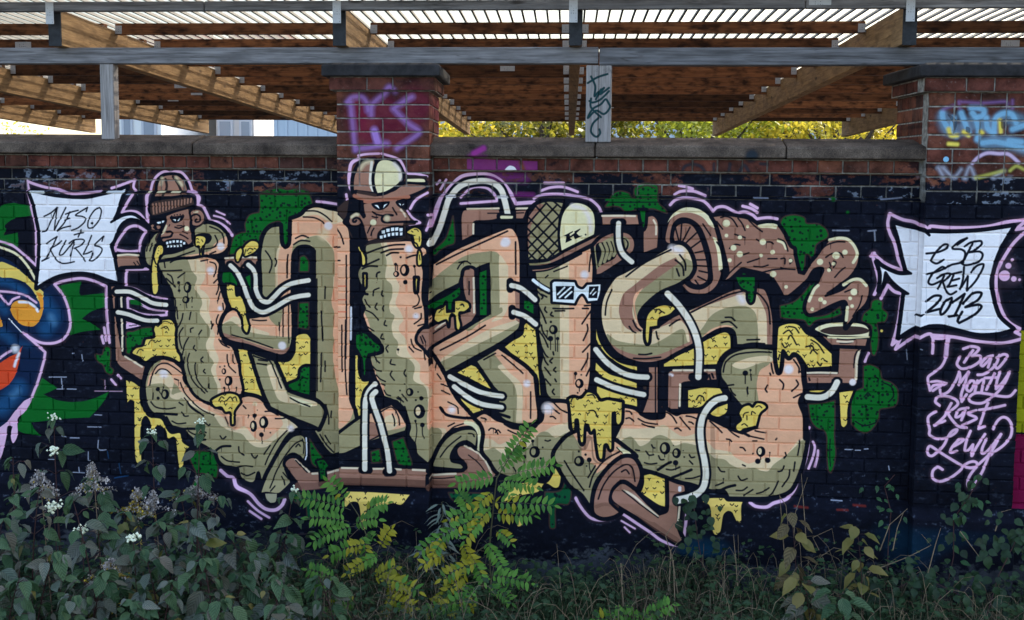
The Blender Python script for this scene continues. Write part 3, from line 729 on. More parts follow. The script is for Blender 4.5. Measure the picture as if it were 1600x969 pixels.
S|K|3|1|1|1|1602,1869 1589,1885 1601,1901
S|K|3|1|1|1|1612,1944 1604,1956 1616,1967
S|K|3|1|1|1|1635,2034 1634,2057 1638,2061
S|K|3|1|1|1|1518,1848 1505,1895 1516,1966 1547,2028 1610,2089
S|K|3|1|1|1|1553,1906 1552,1949 1563,2004 1594,2050 1626,2081
S|K|3|1|1|1|1486,1872 1481,1927 1492,1974
S|K|3|1|1|1|1669,1665 1657,1696
S|K|3|1|1|1|1657,1650 1661,1681
S|K|3|1|1|1|1702,1610 1689,1649 1700,1688 1696,1727
S|K|3|1|1|1|1703,1758 1726,1789 1766,1807
S|K|3|1|1|1|1715,1765 1750,1796
S|K|3|1|1|1|1753,1851 1753,1882 1764,1921 1803,1959
S|K|3|1|1|1|1789,1850 1788,1889 1796,1904
S|K|3|1|1|1|1705,1424 1704,1455 1692,1486
S|K|3|1|1|1|1716,1470 1699,1525
S|K|3|1|1|1|1731,1540 1734,1578
S|K|3|1|1|1|1677,1417 1701,1393
F|K|0|K|1|1||1538,1446 1530,1471 1513,1481 1497,1471 1490,1447 1498,1422 1515,1412 1531,1421|
F|O|0|K|1|1||1519,1445 1516,1459 1508,1466 1501,1460 1499,1445 1502,1430 1509,1424 1516,1430|
F|K|0|K|1|1||1525,1522 1518,1538 1502,1545 1486,1539 1480,1522 1487,1506 1503,1499 1518,1505|
F|O|0|K|1|1||1507,1521 1504,1531 1497,1535 1490,1531 1488,1521 1491,1511 1498,1507 1504,1511|
S|K|6.41|1|0|1|1460,1419
S|K|5.61|1|0|1|1462,1467
S|K|2.8|1|0|1|1541,1508
S|K|2.8|1|0|1|1540,1565
S|K|2.4|1|0|1|1468,1552
S|K|2|1|1|1|1461,1420 1462,1467
S|K|2|1|1|1|1514,1474 1515,1505
S|K|2|1|1|1|1541,1504 1540,1535
S|K|2|1|1|1|1504,1544 1508,1571
F|K|0|K|1|1||1746,1952 1742,1966 1731,1972 1721,1966 1717,1953 1722,1940 1732,1934 1742,1939|
F|S|0|K|1|1||1735,1952 1733,1960 1728,1963 1724,1960 1723,1952 1724,1944 1729,1941 1733,1944|
F|K|0|K|1|1||1783,2010 1775,2033 1758,2042 1741,2034 1735,2012 1742,1989 1759,1980 1776,1988|
F|S|0|K|1|1||1763,2009 1760,2023 1753,2028 1746,2023 1743,2010 1747,1996 1754,1991 1761,1996|
S|K|4|1|0|1|1705,2004
S|K|5.21|1|0|1|1732,2055
S|K|3.6|1|0|1|1807,2051
S|K|3.6|1|0|1|1736,1921
S|K|3.2|1|0|1|1707,1926
S|K|2|1|1|1|1758,2038 1762,2078
S|K|2|1|1|1|1730,2055 1734,2086
S|K|2|1|1|1|1807,2053 1805,2077
S|P|6.41|4|0|1|1713,1571
F|Y|5|K|1|1|y|1649,2136 1689,2107 1730,2090 1777,2085 1817,2100 1832,2138 1816,2163 1792,2203 1790,2274 1774,2278 1768,2204 1736,2204 1712,2173 1672,2174|
S|K|2.5|1|1|1|1697,2134 1713,2110 1729,2118
S|K|2.5|1|1|1|1745,2133 1769,2109 1785,2132
S|K|2.5|1|1|1|1785,2116 1801,2108 1809,2132
S|d|4|4|1|0.4|1672,2190 1720,2213 1758,2291 1790,2306 1815,2242
F|Y|4|K|1|1|y|1320,1199 1348,1192 1370,1214 1361,1252 1335,1276 1329,1338 1334,1462 1318,1493 1298,1486 1291,1416 1294,1323 1307,1261|
F|Y|3.5|K|1|1||1567,1142 1595,1134 1627,1141 1634,1156 1618,1195 1613,1256 1601,1257 1594,1211 1574,1195 1564,1172|
S|K|2|1|1|1|1575,1172 1587,1161 1598,1172
S|K|2|1|1|1|1603,1164 1615,1156 1626,1164
S|K|3.2|1|0|1|1348,1210
S|K|2|1|0|1|1343,1229
S|K|2|1|1|1|1598,1210 1601,1234
F|Y|4|K|1|1||1858,1222 1870,1191 1910,1160 1949,1167 1958,1198 1932,1229 1893,1249 1869,1253|
F|Y|4|K|1|1||1829,1288 1814,1277 1818,1230 1846,1203 1858,1222 1849,1253|
S|K|2.2|1|1|1|1869,1245 1878,1214
S|K|2.2|1|1|1|1885,1222 1901,1206 1921,1214
S|K|2.2|1|1|1|1929,1206 1940,1210
S|K|2.2|1|1|1|1893,1237 1909,1229
F|O|8|K|1|1||1970,1521! 1968,1374 1964,1251 1975,1175 1995,1113 2035,1075 2090,1066! 2096,1173 2119,1200 2147,1172 2154,1028! 2215,1004 2254,966 2308,950 2378,964 2452,982 2508,1035 2535,1102 2539,1237 2535,1744 2529,2073 2556,2157 2579,2273! 2594,2280! 2593,2388! 2516,2418 2461,2423! 2398,2447 2351,2409 2305,2340 2285,2309! 2291,2097! 2298,1216! 2275,1194 2236,1186 2190,1199 2162,1249 2155,1533! 2154,1633!|C:2056,1635! 2055,1327 2064,1235 2088,1173 2176,1020! 2316,927 2509,1013 2553,1162 2551,1614 2505,1691 2268,1171 2163,1172 2091,1635!;S:2071,1635! 2071,1327 2088,1204 2147,1172 2154,1035 2207,1019 2316,1003 2408,1055 2508,1042 2553,1162 2548,2150 2529,2212! 2455,2261 2448,2075 2409,2055 2406,1977 2402,1938 2410,1899 2399,1861 2403,1799 2411,1744 2400,1706 2408,1628 2412,1574 2393,1529 2405,1459 2414,1398 2415,1230 2400,1184 2330,1124 2252,1137 2174,1172 2159,1249 2158,1633!;O:2174,1195! 2252,1141 2307,1125 2346,1139 2392,1184 2416,1230 2415,1367! 2297,1369! 2283,1186;O:2294,1231! 2416,1230! 2405,1459 2393,1490 2408,1598 2403,1783 2410,1938 2440,2068 2455,2261! 2285,2317!
S|P|12.8|3|0|1|2381,1067
S|C|18|8|0|0.9|2354,1116
S|K|3.2|1|1|1|2182,1143 2221,1126 2260,1137
S|K|3.2|1|1|1|2170,1180 2213,1156 2268,1159
S|K|3.2|1|1|1|2231,981 2308,980 2362,1006 2401,1040
S|K|3.2|1|1|1|2230,1015 2292,1018 2331,1033 2354,1052
S|K|3.2|1|1|1|2447,1069 2477,1110 2496,1166
S|K|3.2|1|1|1|2511,1234 2509,1615 2504,1844
S|K|3.2|1|1|1|2505,1615 2500,1844 2503,1959 2510,2059
S|K|3.2|1|1|1|2135,1241 2128,1295 2128,1379
S|K|3.2|1|1|1|2056,1265 2064,1288 2056,1311
S|K|3.2|1|1|1|1998,1220 2021,1251 2036,1289 2032,1320 2020,1350
S|K|3.2|1|1|1|2415,1192 2473,1185
S|K|3.2|1|1|1|2461,1264 2473,1264
S|K|3.2|1|1|1|2309,1384 2307,1584 2305,2057
S|K|3.2|1|1|1|2334,1576 2338,1668 2341,1753
S|K|3.2|1|1|1|2332,1831 2330,1940 2327,2002
S|K|3.2|1|1|1|2359,1429 2357,1499
S|K|3.2|1|1|1|2482,1646 2481,1768 2482,1921
S|K|3.2|1|1|1|2355,1877 2355,1939
S|R|2|1|1|0.7|2449,1415 2506,1414
S|R|2|1|1|0.7|2448,1495 2506,1494
S|R|2|1|1|0.7|2444,1567 2505,1566
S|K|3.2|1|1|1|2357,2142 2373,2204 2375,2259
S|K|3.2|1|1|1|2392,2180 2388,2220
S|K|3.2|1|1|1|2321,2324 2352,2378 2403,2431
S|K|3.2|1|1|1|2352,2330 2383,2381
S|K|3.2|1|1|1|2532,2266 2544,2305
S|K|3.2|1|1|1|2544,2235 2563,2296
S|W|3|1|1|0.8|2538,1539 2537,1630 2535,1729
F|S|8|K|1|1||1716,1687 1729,1633 1761,1587 1809,1577 1848,1638 1878,1708! 1889,1622! 1935,1617 2006,1597 2093,1556 2152,1517! 2159,1609 2155,1764 2129,1827 2090,1849 2011,1833 1893,1793 1790,1772 1735,1746|C:1712,1680 1761,1640 1809,1616 1895,1676 2012,1713 2004,1736 1878,1708 1808,1670 1711,1734;O:1712,1680 1776,1647 1823,1674 1886,1707 1981,1725 2091,1734 2162,1741 2161,1811 2090,1812 2011,1802 1791,1737 1720,1719;B:1720,1719 1791,1737 2011,1806 2090,1814 2161,1779! 2160,1873! 1932,1862 1719,1773;O:2014,1612 2093,1564 2076,1673
S|P|12.8|3|0|1|2093,1789
S|K|3|1|1|1|1783,1729 1917,1765 2035,1805
S|K|3|1|1|1|2102,1556 2100,1633 2099,1734
S|K|3|1|1|1|2136,1536 2133,1648 2134,1772
S|K|3|1|1|1|1911,1636 1958,1640 1998,1637
S|K|3|1|1|1|2076,1649 2077,1696
F|Y|5|K|1|1|y|1752,1423! 1803,1430 1814,1492 1842,1491 1873,1560 1876,1614 1891,1676 1878,1717 1855,1693 1848,1631 1817,1577 1778,1562 1755,1485|
F|O|8|K|1|1||1895,1832! 1978,1857 2045,1879! 2126,2065! 2228,2098 2306,2123 2349,2173 2341,2228 2313,2291! 2266,2269 2124,2218 2014,2166! 1975,2080 1929,1940|C:1997,1923 2017,1907 2048,1922! 2110,2061 2133,2092 2306,2123! 2298,2151 2188,2146 2078,2125 2046,2079;c:2129,2096 2188,2110 2275,2139 2259,2159 2188,2142
S|K|3.4|1|1|1|1915,1855 1978,1873 2017,1884 2048,1953 2086,2046
S|K|3.4|1|1|1|1946,1878 2001,1884
S|K|3.4|1|1|1|2137,2104 2196,2134 2259,2155
S|K|3.4|1|1|1|1938,1901 1993,1908
F|O|8|K|1|1||2620,1190 2637,1160 2706,1150 2812,1142 2902,1141 2985,1185 2993,1215! 2955,1260 2970,1312 2970,1357 2963,1470 2978,1545 2982,1635! 2933,1682 2948,1750 3001,1779! 3039,1853 3078,1937 3109,2014 3155,2090 3209,2150! 3248,2188 3302,2202! 3295,2280! 3148,2268 3086,2309 3040,2388 3001,2499! 2994,2469 2956,2439 2925,2401 2917,2347 2879,2294 2887,2240 2856,2141 2810,2092! 2733,2067 2711,2014 2684,1961 2657,1878 2650,1817 2719,1793! 2704,1732 2643,1680 2620,1627 2605,1582 2620,1544! 2598,1491 2617,1438 2583,1386 2579,1318 2629,1250!|C:2706,1136! 2736,1211 2751,1270 2743,1361 2781,1405 2781,1473 2765,1519 2773,1564 2796,1586 2780,1639 2788,1700 2818,1745 2811,1813 2887,1842 2917,1887 2910,1964 2986,2015 3006,2237 3063,2286 3063,2388 3257,2382! 3250,1134!;S:2744,1136! 2774,1218 2796,1300 2804,1360 2826,1405 2819,1450 2803,1510 2834,1563 2849,1608 2826,1639 2826,1676 2864,1721 2872,1782 2895,1819 2948,1871 2948,1955 2994,2000 3005,2038! 2993,2249 3086,2270 3102,2363 3257,2382! 3250,1134!;S:2609,1552! 2628,1589 2643,1627 2658,1680! 2604,1666!;S:2650,1825! 2673,1893 2703,1969 2734,2006 2741,2090! 2642,1970
S|P|8.81|5|0|1|2925,1584
S|P|12|5|0|1|2883,1191
S|K|3|1|1|1|2705,1422 2674,1437 2670,1467
S|K|3|1|1|1|2724,1440 2720,1459 2727,1470
S|K|3|1|1|1|2693,1512 2681,1535 2693,1550
S|K|3|1|1|1|2731,1527 2726,1542 2731,1557
S|K|3|1|1|1|2742,1614 2735,1637 2750,1644
S|K|3|1|1|1|2723,1694 2715,1717 2734,1724
S|K|3|1|1|1|2757,1761 2746,1777 2757,1799
S|K|3|1|1|1|2776,1845 2772,1868 2799,1875
S|K|3|1|1|1|2780,1913 2772,1936 2795,1966
S|K|3|1|1|1|2860,1904 2853,1923 2864,1942
S|K|3|1|1|1|2621,1491 2636,1521 2651,1536
S|K|3|1|1|1|2620,1552 2666,1573 2700,1611
S|K|3|1|1|1|2631,1650 2673,1676
S|K|3|1|1|1|2673,1816 2688,1847 2707,1865
S|K|3|1|1|1|2665,1885 2688,1908 2715,1915
S|K|3|1|1|1|2688,1938 2711,1961 2741,1975
S|K|3|1|1|1|2718,1991 2738,1998
S|K|3|1|1|1|2734,2029 2749,2052 2772,2059
S|K|3|1|1|1|2933,1455 2944,1485 2933,1516 2906,1531
S|K|3|1|1|1|2917,1539 2955,1530
S|K|3|1|1|1|2955,1568 2952,1598 2914,1629
S|K|3|1|1|1|2936,1640 2978,1628
S|K|3|1|1|1|2810,2073 2833,2084
S|K|3|1|1|1|2895,1721 2910,1766 2956,1788
S|K|3|1|1|1|2883,1766 2910,1796
S|K|3|1|1|1|2971,1780 2978,1840
S|K|3|1|1|1|3035,1853 3024,1900
S|K|3|1|1|1|3000,1839 3004,1877
S|K|3|1|1|1|3035,1938 3058,1969
S|K|3|1|1|1|3059,1999 3101,2014
S|K|3|1|1|1|3062,2038 3109,2060
S|K|3|1|1|1|2841,2049 2872,2087
S|K|3|1|1|1|2818,2065 2849,2094
S|K|5|1|1|1|2636,1460 2598,1454
S|K|5|1|1|1|2818,1783
S|K|3.6|1|1|1|2629,1221 2698,1193 2781,1170 2857,1165
S|K|3.6|1|1|1|2717,1216 2774,1196 2849,1191
S|K|3.6|1|1|1|2751,1230 2781,1215 2819,1214
S|K|3.6|1|1|1|2868,1243 2910,1228 2955,1223
S|K|3.6|1|1|1|2629,1288 2705,1253
S|K|3.6|1|1|1|2606,1311 2644,1295 2694,1295
S|K|3.6|1|1|1|2690,1355 2694,1336 2709,1328
F|K|0|K|1|1||2886,1314 2877,1340 2857,1351 2837,1341 2828,1315 2837,1290 2857,1279 2877,1289|
F|S|0|K|1|1||2863,1313 2859,1328 2851,1335 2842,1329 2838,1313 2842,1298 2851,1291 2859,1298|
F|K|0|K|1|1||2826,1338 2820,1351 2808,1356 2795,1351 2789,1338 2795,1326 2808,1320 2820,1325|
F|S|0|K|1|1||2811,1337 2809,1345 2804,1348 2798,1345 2796,1337 2798,1330 2804,1326 2809,1329|
S|K|6.41|1|0|1|2804,1282
S|K|4.41|1|0|1|2834,1239
S|K|5.61|1|0|1|2914,1291
S|K|2|1|1|1|2804,1282 2802,1319
S|K|2|1|1|1|2814,1285 2814,1315
S|K|2|1|1|1|2917,1291 2921,1358
S|K|7.21|1|0|1|2861,1385
F|K|0|K|1|1||2910,2034 2903,2051 2887,2059 2871,2052 2864,2035 2871,2018 2887,2010 2903,2017|
F|O|0|K|1|1||2891,2033 2889,2044 2882,2048 2875,2044 2872,2034 2875,2023 2882,2019 2889,2023|
S|K|7.21|1|0|1|2956,2070
S|K|3.2|1|0|1|2856,1988
S|K|3.6|1|0|1|2829,2027
S|K|3.2|1|0|1|2937,2032
S|K|4|1|0|1|2923,2082
F|K|0|K|1|1||2979,2149 2969,2179 2944,2192 2920,2180 2910,2150 2920,2120 2944,2106 2968,2118|
F|C|0|K|1|1||2951,2147 2947,2165 2937,2173 2926,2166 2922,2148 2926,2130 2937,2122 2947,2129|
S|K|4.81|1|0|1|2921,2206
S|K|7.61|1|0|1|2962,2230
S|K|2.2|1|1|1|2921,2208 2929,2261 2921,2331
S|K|2.2|1|1|1|2962,2233 2963,2283 2973,2310
S|K|5|1|1|1|2856,2125 2887,2247
S|K|5|1|1|1|2917,2339 2925,2400 2964,2438 3002,2467
F|O|6|K|1|1||2454,2298! 2594,2193 2703,2144 2779,2110! 2829,2160 2868,2232 2862,2269! 2771,2300 2656,2338 2500,2413 2454,2420!|S:2625,2177! 2779,2111! 2848,2179 2860,2240 2733,2274 2640,2300;C:2741,2189 2791,2176 2814,2230 2771,2266 2733,2251;B:2625,2216! 2679,2230 2706,2302 2648,2331!
S|K|3|1|1|1|2718,2155 2779,2127 2818,2180 2825,2233
S|K|3|1|1|1|2783,2169 2795,2203 2795,2238
S|K|3|1|1|1|2648,2331 2702,2302
F|O|8|K|1|1||3000,2506! 3008,2474 3054,2371 3108,2308 3178,2271 3247,2265 3278,2287 3278,2334! 3271,2381! 3217,2343 3163,2361 3124,2416 3124,2463 3179,2477 3202,2500! 3179,2516|
S|K|3|1|1|1|3054,2442 3101,2378 3178,2313
S|K|3|1|1|1|3224,2293 3247,2296 3259,2311
S|K|3|1|1|1|3101,2253 3139,2233
S|K|3|1|1|1|3097,2300 3131,2260 3193,2235
S|c|7|1|1|1|3208,2227 3255,2241 3286,2279 3294,2333 3290,2388
S|K|5|1|1|1|3270,2202 3309,2240 3321,2302 3302,2403
S|K|6|1|1|1|3054,2142 3093,2184 3193,2200 3262,2198
S|K|3|1|1|1|3162,2174 3154,2135 3100,2106
S|P|11.2|6|0|1|3123,2152
F|S|8|K|1|1||3003,1283! 3136,1197 3325,1112 3453,1061! 3483,1068 3514,1117 3526,1184 3529,1304 3532,1622! 3518,1664 3420,1739 3299,1810 3084,1932! 3038,1854 2992,1794! 2990,1465!|O:3000,1380! 3083,1311 3197,1234 3326,1206 3386,1209 3411,1253 3413,1533 3373,1580! 3297,1612! 3206,1674 3121,1462! 3000,1515!;C:3401,1231 3455,1290! 3453,1533 3419,1602! 3358,1618 3404,1556;C:3061,1846! 3328,1672 3503,1608! 3541,1607 3541,1637! 3389,1701 3053,1877;O:3049,1869! 3367,1709 3526,1622! 3557,1683 3420,1762 3077,1954! 3023,1924;O:3244,1658! 3351,1580 3413,1533 3419,1564 3298,1627;B:3493,1380! 3531,1380! 3533,1630! 3503,1608!
S|K|3.5|1|1|1|3029,1286 3174,1212 3325,1142 3449,1084
S|K|3.5|1|1|1|3497,1147 3498,1230 3500,1335
S|K|3.5|1|1|1|3053,1796 3138,1752 3237,1697 3321,1642
S|P|14.4|4|0|1|3439,1148
S|P|8.01|4|0|1|3424,1159
F|K|0|K|1|1||3000,1489 3159,1393! 3174,1340 3189,1313 3227,1301 3258,1305! 3296,1285 3345,1269! 3351,1345! 3354,1576! 3259,1635 3160,1698 2992,1786! 2992,1682 3004,1606!|
F|B|6|K|1|1||3186,1332 3205,1306 3235,1301 3258,1316 3258,1362! 3271,1574! 3244,1620! 3160,1675 3007,1770! 2992,1794! 2962,1765 2932,1736 2932,1698 2962,1659 3004,1651 3022,1640 3122,1592! 3229,1559! 3205,1499 3186,1423|
S|K|3|1|1|1|3155,1310 3174,1280 3204,1264 3231,1280
S|K|3|1|1|1|3163,1272 3197,1264
S|K|3|1|1|1|3224,1309 3197,1317 3190,1347
S|K|3|1|1|1|3224,1385 3224,1461
S|K|3|1|1|1|3224,1385
S|H|3|1|1|1|3250,1362 3253,1460 3254,1567
S|H|3|1|1|1|3022,1670 3053,1647 3091,1619
S|K|3|1|1|1|3011,1697 3084,1646
S|K|3|1|1|1|2962,1697 2981,1735
S|K|3|1|1|1|2951,1705 2966,1743
F|G|0|K|1|1|g|3285,1331! 3326,1315! 3328,1580! 3290,1581!|
F|G|0|K|1|1|g|2991,1522! 3098,1470 3167,1420! 3167,1462 3121,1508 3118,1550 3099,1547 3060,1524 3014,1548|
F|Y|5|K|1|1|y|3014,1608 3030,1555 3068,1539 3087,1508! 3091,1569! 3137,1564! 3137,1499! 3175,1495 3213,1506 3228,1536 3198,1563 3167,1567 3164,1598 3175,1643 3164,1676 3149,1663 3141,1591 3122,1576 3108,1599 3103,1654 3091,1615 3060,1623 3037,1631|
S|K|2.4|1|1|1|3171,1525 3183,1518 3194,1533
S|K|2.4|1|1|1|3045,1570 3060,1554
F|O|8|K|1|1||3264,1856! 3398,1773! 3558,1880 3616,1940! 3629,2063 3641,2185 3607,2233 3516,2243 3424,2199 3396,2153! 3399,2045 3369,2007|C:3398,1891 3436,1875 3521,1958 3544,2011 3546,2258 3508,2259 3506,2019;S:3371,1808! 3405,1769! 3635,1947! 3653,2193 3607,2240 3546,2242 3544,2003 3460,1913
S|K|3.2|1|1|1|3421,1818 3482,1867 3547,1923
S|K|3.2|1|1|1|3594,2033 3595,2117 3595,2191
S|K|3.2|1|1|1|3276,1848 3329,1809 3382,1788
S|K|3.2|1|1|1|3314,1847 3383,1807
S|P|11.2|4|0|1|3571,1983
F|O|7|K|1|1||3610,1310! 3630,1506 3640,1581 3632,1657 3642,1718 3660,1809 3651,1886 3673,1962 3685,2038 3712,2076! 3826,2084! 3924,2032 3942,1978 3948,1894 3949,1712 3947,1576 3955,1312! 3956,1162! 3778,1240 3598,1310!|C:3754,1128! 3818,1127! 3830,2111! 3770,2113!;S:3810,1127! 4000,1125! 4015,2106! 3823,2111!
S|K|3.4|1|1|1|3631,1513 3661,1573 3681,1622
S|K|3.4|1|1|1|3654,1634 3662,1672 3693,1717
S|K|3.4|1|1|1|3636,1665 3670,1710 3694,1763
S|K|3.4|1|1|1|3648,1748 3679,1809 3694,1824
S|K|3.4|1|1|1|3660,1801 3679,1847 3695,1869
S|K|3.4|1|1|1|3676,1885 3711,1930
S|K|3.4|1|1|1|3681,1954 3711,1991
S|K|3.4|1|1|1|3676,1528 3672,1543 3684,1558
S|K|3.4|1|1|1|3714,1557 3707,1572 3722,1580
S|K|3.4|1|1|1|3721,1831 3706,1846 3717,1857
S|K|3.4|1|1|1|3740,1884 3729,1899 3741,1910
S|K|3.4|1|1|1|3737,1953 3745,1968
S|K|3.4|1|1|1|3731,2014 3723,2030 3735,2045
S|K|3.4|1|1|1|3943,1545 3917,1584 3892,1622
S|K|3.4|1|1|1|3922,1625 3926,1659 3901,1720
S|K|3.4|1|1|1|3946,1735 3920,1765 3898,1789
S|K|3.4|1|1|1|3928,1796 3925,1834 3892,1895
S|K|3.4|1|1|1|3948,1871 3922,1929
S|K|3.4|1|1|1|3721,1534 3782,1535 3842,1532
S|K|3.4|1|1|1|3733,1549 3789,1547
S|K|3.4|1|1|1|3905,1516 3939,1512
S|K|3.4|1|1|1|3894,1531 3928,1531
S|K|3.4|1|1|1|3630,1438 3660,1467 3653,1479
S|K|3.4|1|1|1|3653,1452 3683,1467
S|K|3.4|1|1|1|3724,1792 3728,1808
F|K|0|K|1|1||3750,1659 3743,1679 3725,1688 3706,1680 3699,1660 3706,1639 3724,1631 3742,1639|
F|O|0|K|1|1||3729,1658 3726,1670 3719,1675 3711,1670 3708,1658 3711,1646 3718,1641 3726,1646|
S|K|4.81|1|0|1|3709,1614
S|K|8.81|1|0|1|3708,1713
S|K|6.81|1|0|1|3750,1712
S|K|3.6|1|0|1|3687,1668
S|K|2|1|0|1|3711,1637
S|K|2|1|1|1|3708,1724 3709,1778
S|K|2|1|1|1|3734,1686 3739,1785
S|K|2|1|1|1|3750,1716 3751,1788
S|K|2|1|1|1|3689,1668 3687,1702
F|K|0|K|1|1||3907,1975 3900,1996 3882,2005 3864,1997 3856,1977 3863,1956 3881,1947 3899,1955|
F|S|0|K|1|1||3887,1974 3884,1987 3876,1992 3868,1987 3865,1975 3868,1962 3876,1957 3883,1962|
S|K|6.81|1|0|1|3858,1918
S|K|3.2|1|0|1|3892,1924
S|K|3.6|1|0|1|3917,2013
S|K|3.6|1|0|1|3872,2032
S|K|2|1|1|1|3857,1919 3856,1950
S|K|2|1|1|1|3882,2003 3882,2022
S|P|12|5|0|1|3903,1333
S|K|3|1|1|1|3938,1216 3932,1268 3929,1313
S|K|3|1|1|1|3723,1317 3801,1285
S|K|3|1|1|1|3674,1354 3689,1340
S|K|11|1|1|1|3599,1370 3644,1404 3698,1433
S|w|5|1|1|1|3603,1370 3644,1400 3694,1429
F|w|5|K|1|1||3711,1384! 3727,1372 3847,1374! 3862,1404 3893,1414 3918,1388! 4001,1383! 3999,1431 3983,1486! 3924,1493! 3908,1463 3889,1448 3867,1468 3849,1506! 3715,1498!|
F|K|0|K|1|1||3735,1402! 3844,1400! 3841,1481! 3739,1481!|
F|K|0|K|1|1||3930,1401! 3986,1398! 3979,1469! 3927,1470!|
S|w|2.4|1|1|1|3747,1451 3787,1409
S|w|2.4|1|1|1|3758,1469 3825,1408
S|w|2.4|1|1|1|3792,1469 3829,1434
S|w|1.6|1|1|1|3938,1444 3960,1413
S|w|1.6|1|1|1|3953,1451 3971,1432
F|O|7|K|1|1||3564,989 3580,959 3617,925 3684,904 3781,912! 3756,987! 3750,1091 3766,1211! 3695,1246 3568,1255! 3560,1116|B:3550,989! 3580,959 3625,925 3669,928! 3625,981 3588,1048 3581,1116 3571,1229 3553,1251
S|K|3.6|1|1|1|3573,1004 3755,1181
S|K|3.6|1|1|1|3613,936 3761,1091
S|K|3.6|1|1|1|3669,913 3760,1002
S|K|3.6|1|1|1|3562,1064 3725,1226
S|K|3.6|1|1|1|3559,1124 3673,1242
S|K|3.6|1|1|1|3563,1199 3617,1250
S|K|3.6|1|1|1|3714,905 3759,942
S|K|3.6|1|1|1|3562,1049 3669,925
S|K|3.6|1|1|1|3563,1116 3737,928
S|K|3.6|1|1|1|3563,1191 3756,987
S|K|3.6|1|1|1|3575,1244 3753,1054
S|K|3.6|1|1|1|3635,1246 3754,1121
S|K|3.6|1|1|1|3692,1238 3762,1173
S|K|3.6|1|1|1|3562,1004 3613,933
F|E|5|K|1|1||3762,1002 3791,942 3841,912 3908,926 3952,970 3963,1044 3957,1107! 3866,1150 3764,1202! 3752,1106|
S|P|6|6|1|0.8|3826,934 3886,948 3924,1000 3933,1074
S|k|4|1|1|1|3776,1110 3802,1087 3873,1071
S|k|4|1|1|1|3788,1145 3806,1098
S|k|4|1|1|1|3788,1145 3814,1132
S|k|4|1|1|1|3806,1117 3832,1105
S|K|5|1|1|1|3829,1128 3843,1094
S|K|5|1|1|1|3840,1113 3873,1075
S|K|5|1|1|1|3840,1105 3881,1116
S|K|3.6|1|0|1|3907,1098
F|B|6|K|1|1||3564,1266! 3688,1253 3792,1195 3955,1111 4000,1088 4066,1081! 4067,1113! 3956,1148 3815,1221 3688,1279 3583,1296!|O:3553,1263! 3688,1249 3703,1264 3553,1289
F|B|3|K|1|1||3595,1307! 3689,1296 3778,1263 3882,1209! 3704,1302 3598,1318|
S|K|6|1|1|1|3579,1292 3666,1287 3748,1260 3852,1210 3956,1160
F|B|7|K|1|1||3948,1163! 3999,1111 4073,1080 4147,1083 4185,1116 4194,1160 4179,1201 4135,1224! 4002,1297 3974,1328! 3965,1298!|O:3955,1171! 4073,1102 4148,1116 4163,1161 4134,1191 4060,1222 4001,1267 3965,1298
F|K|0|K|1|1||3966,1159 4022,1140 4074,1132! 4125,1116 4155,1138 4152,1176 4127,1198 4090,1206! 4075,1236 4002,1275 3979,1290!|
S|O|4.5|1|1|1|3992,1154 4009,1200 3990,1275
S|O|4.5|1|1|1|4017,1146 4034,1195 4017,1256
S|O|4.5|1|1|1|4041,1138 4058,1190 4043,1237
S|O|4.5|1|1|1|4065,1131 4083,1185 4070,1218
S|O|3.5|1|1|1|4111,1120 4129,1139 4126,1168
S|O|3.5|1|1|1|4133,1131 4141,1150 4134,1172
F|B|0|K|1|1||3974,1305! 4002,1286 4120,1221! 4131,1232 4002,1320 3974,1328!|
F|C|8|K|1|1||4077,1348 4129,1317 4224,1263 4370,1175 4443,1143 4495,1170 4526,1229 4535,1288 4514,1333! 4448,1379 4346,1426 4258,1502 4222,1563 4231,1615 4261,1645! 4306,1637 4335,1628 4423,1567 4525,1520 4620,1473 4743,1411 4816,1392 4933,1393 4963,1430 4983,1497 4999,1593 5001,1728! 4788,1730! 4776,1657 4742,1632 4676,1644 4589,1699 4530,1737 4442,1785 4362,1832 4265,1847 4175,1830 4084,1777 4023,1680 3999,1575 4012,1461|B:4255,1337 4343,1269 4430,1223! 4446,1267 4344,1343 4242,1412 4198,1458 4185,1541 4201,1601 4246,1653 4202,1661 4149,1640 4119,1595 4106,1527 4131,1444 4190,1391;O:4300,1367 4402,1290 4489,1229! 4542,1266 4514,1333 4448,1379 4346,1426 4258,1502 4222,1563 4231,1615 4200,1571 4188,1496 4227,1428;S:4188,1496 4198,1443 4242,1405 4227,1428 4199,1496 4216,1593 4246,1645 4216,1631;O:4038,1680 4098,1716 4203,1733 4300,1735 4366,1703 4476,1641 4508,1715 4538,1730 4442,1785 4362,1832 4265,1847 4160,1829 4069,1770;B:4023,1680 4069,1740 4144,1780 4234,1800 4324,1798 4420,1762 4537,1707 4596,1691! 4531,1749 4362,1843 4265,1857 4160,1844 4069,1785 4008,1695;B:4335,1628 4423,1567 4474,1551 4497,1588! 4453,1596 4380,1620 4306,1659 4300,1720 4278,1735 4269,1675;B:4511,1542! 4620,1473 4743,1411 4816,1388 4933,1386 4994,1481 5016,1727! 4965,1728! 4956,1557 4928,1483 4883,1420 4817,1429 4621,1499 4526,1546;B:4468,1588 4506,1640 4523,1730! 4538,1737 4529,1670 4498,1595;O:4530,1700 4587,1639 4637,1563 4695,1524 4768,1504 4841,1501 4890,1535 4906,1595 4917,1737! 4789,1740! 4776,1657 4742,1632 4676,1641 4596,1695;S:4596,1683 4646,1637 4719,1613 4771,1620! 4742,1632 4676,1644 4596,1702
S|P|9|8|1|1|4803,1448 4818,1470
S|P|9|8|1|1|4407,1172 4459,1186
S|K|3.6|1|1|1|4144,1340 4254,1256 4400,1180
S|K|3.6|1|1|1|4452,1209 4483,1253 4487,1297
S|K|3.6|1|1|1|4427,1239 4468,1275 4477,1327
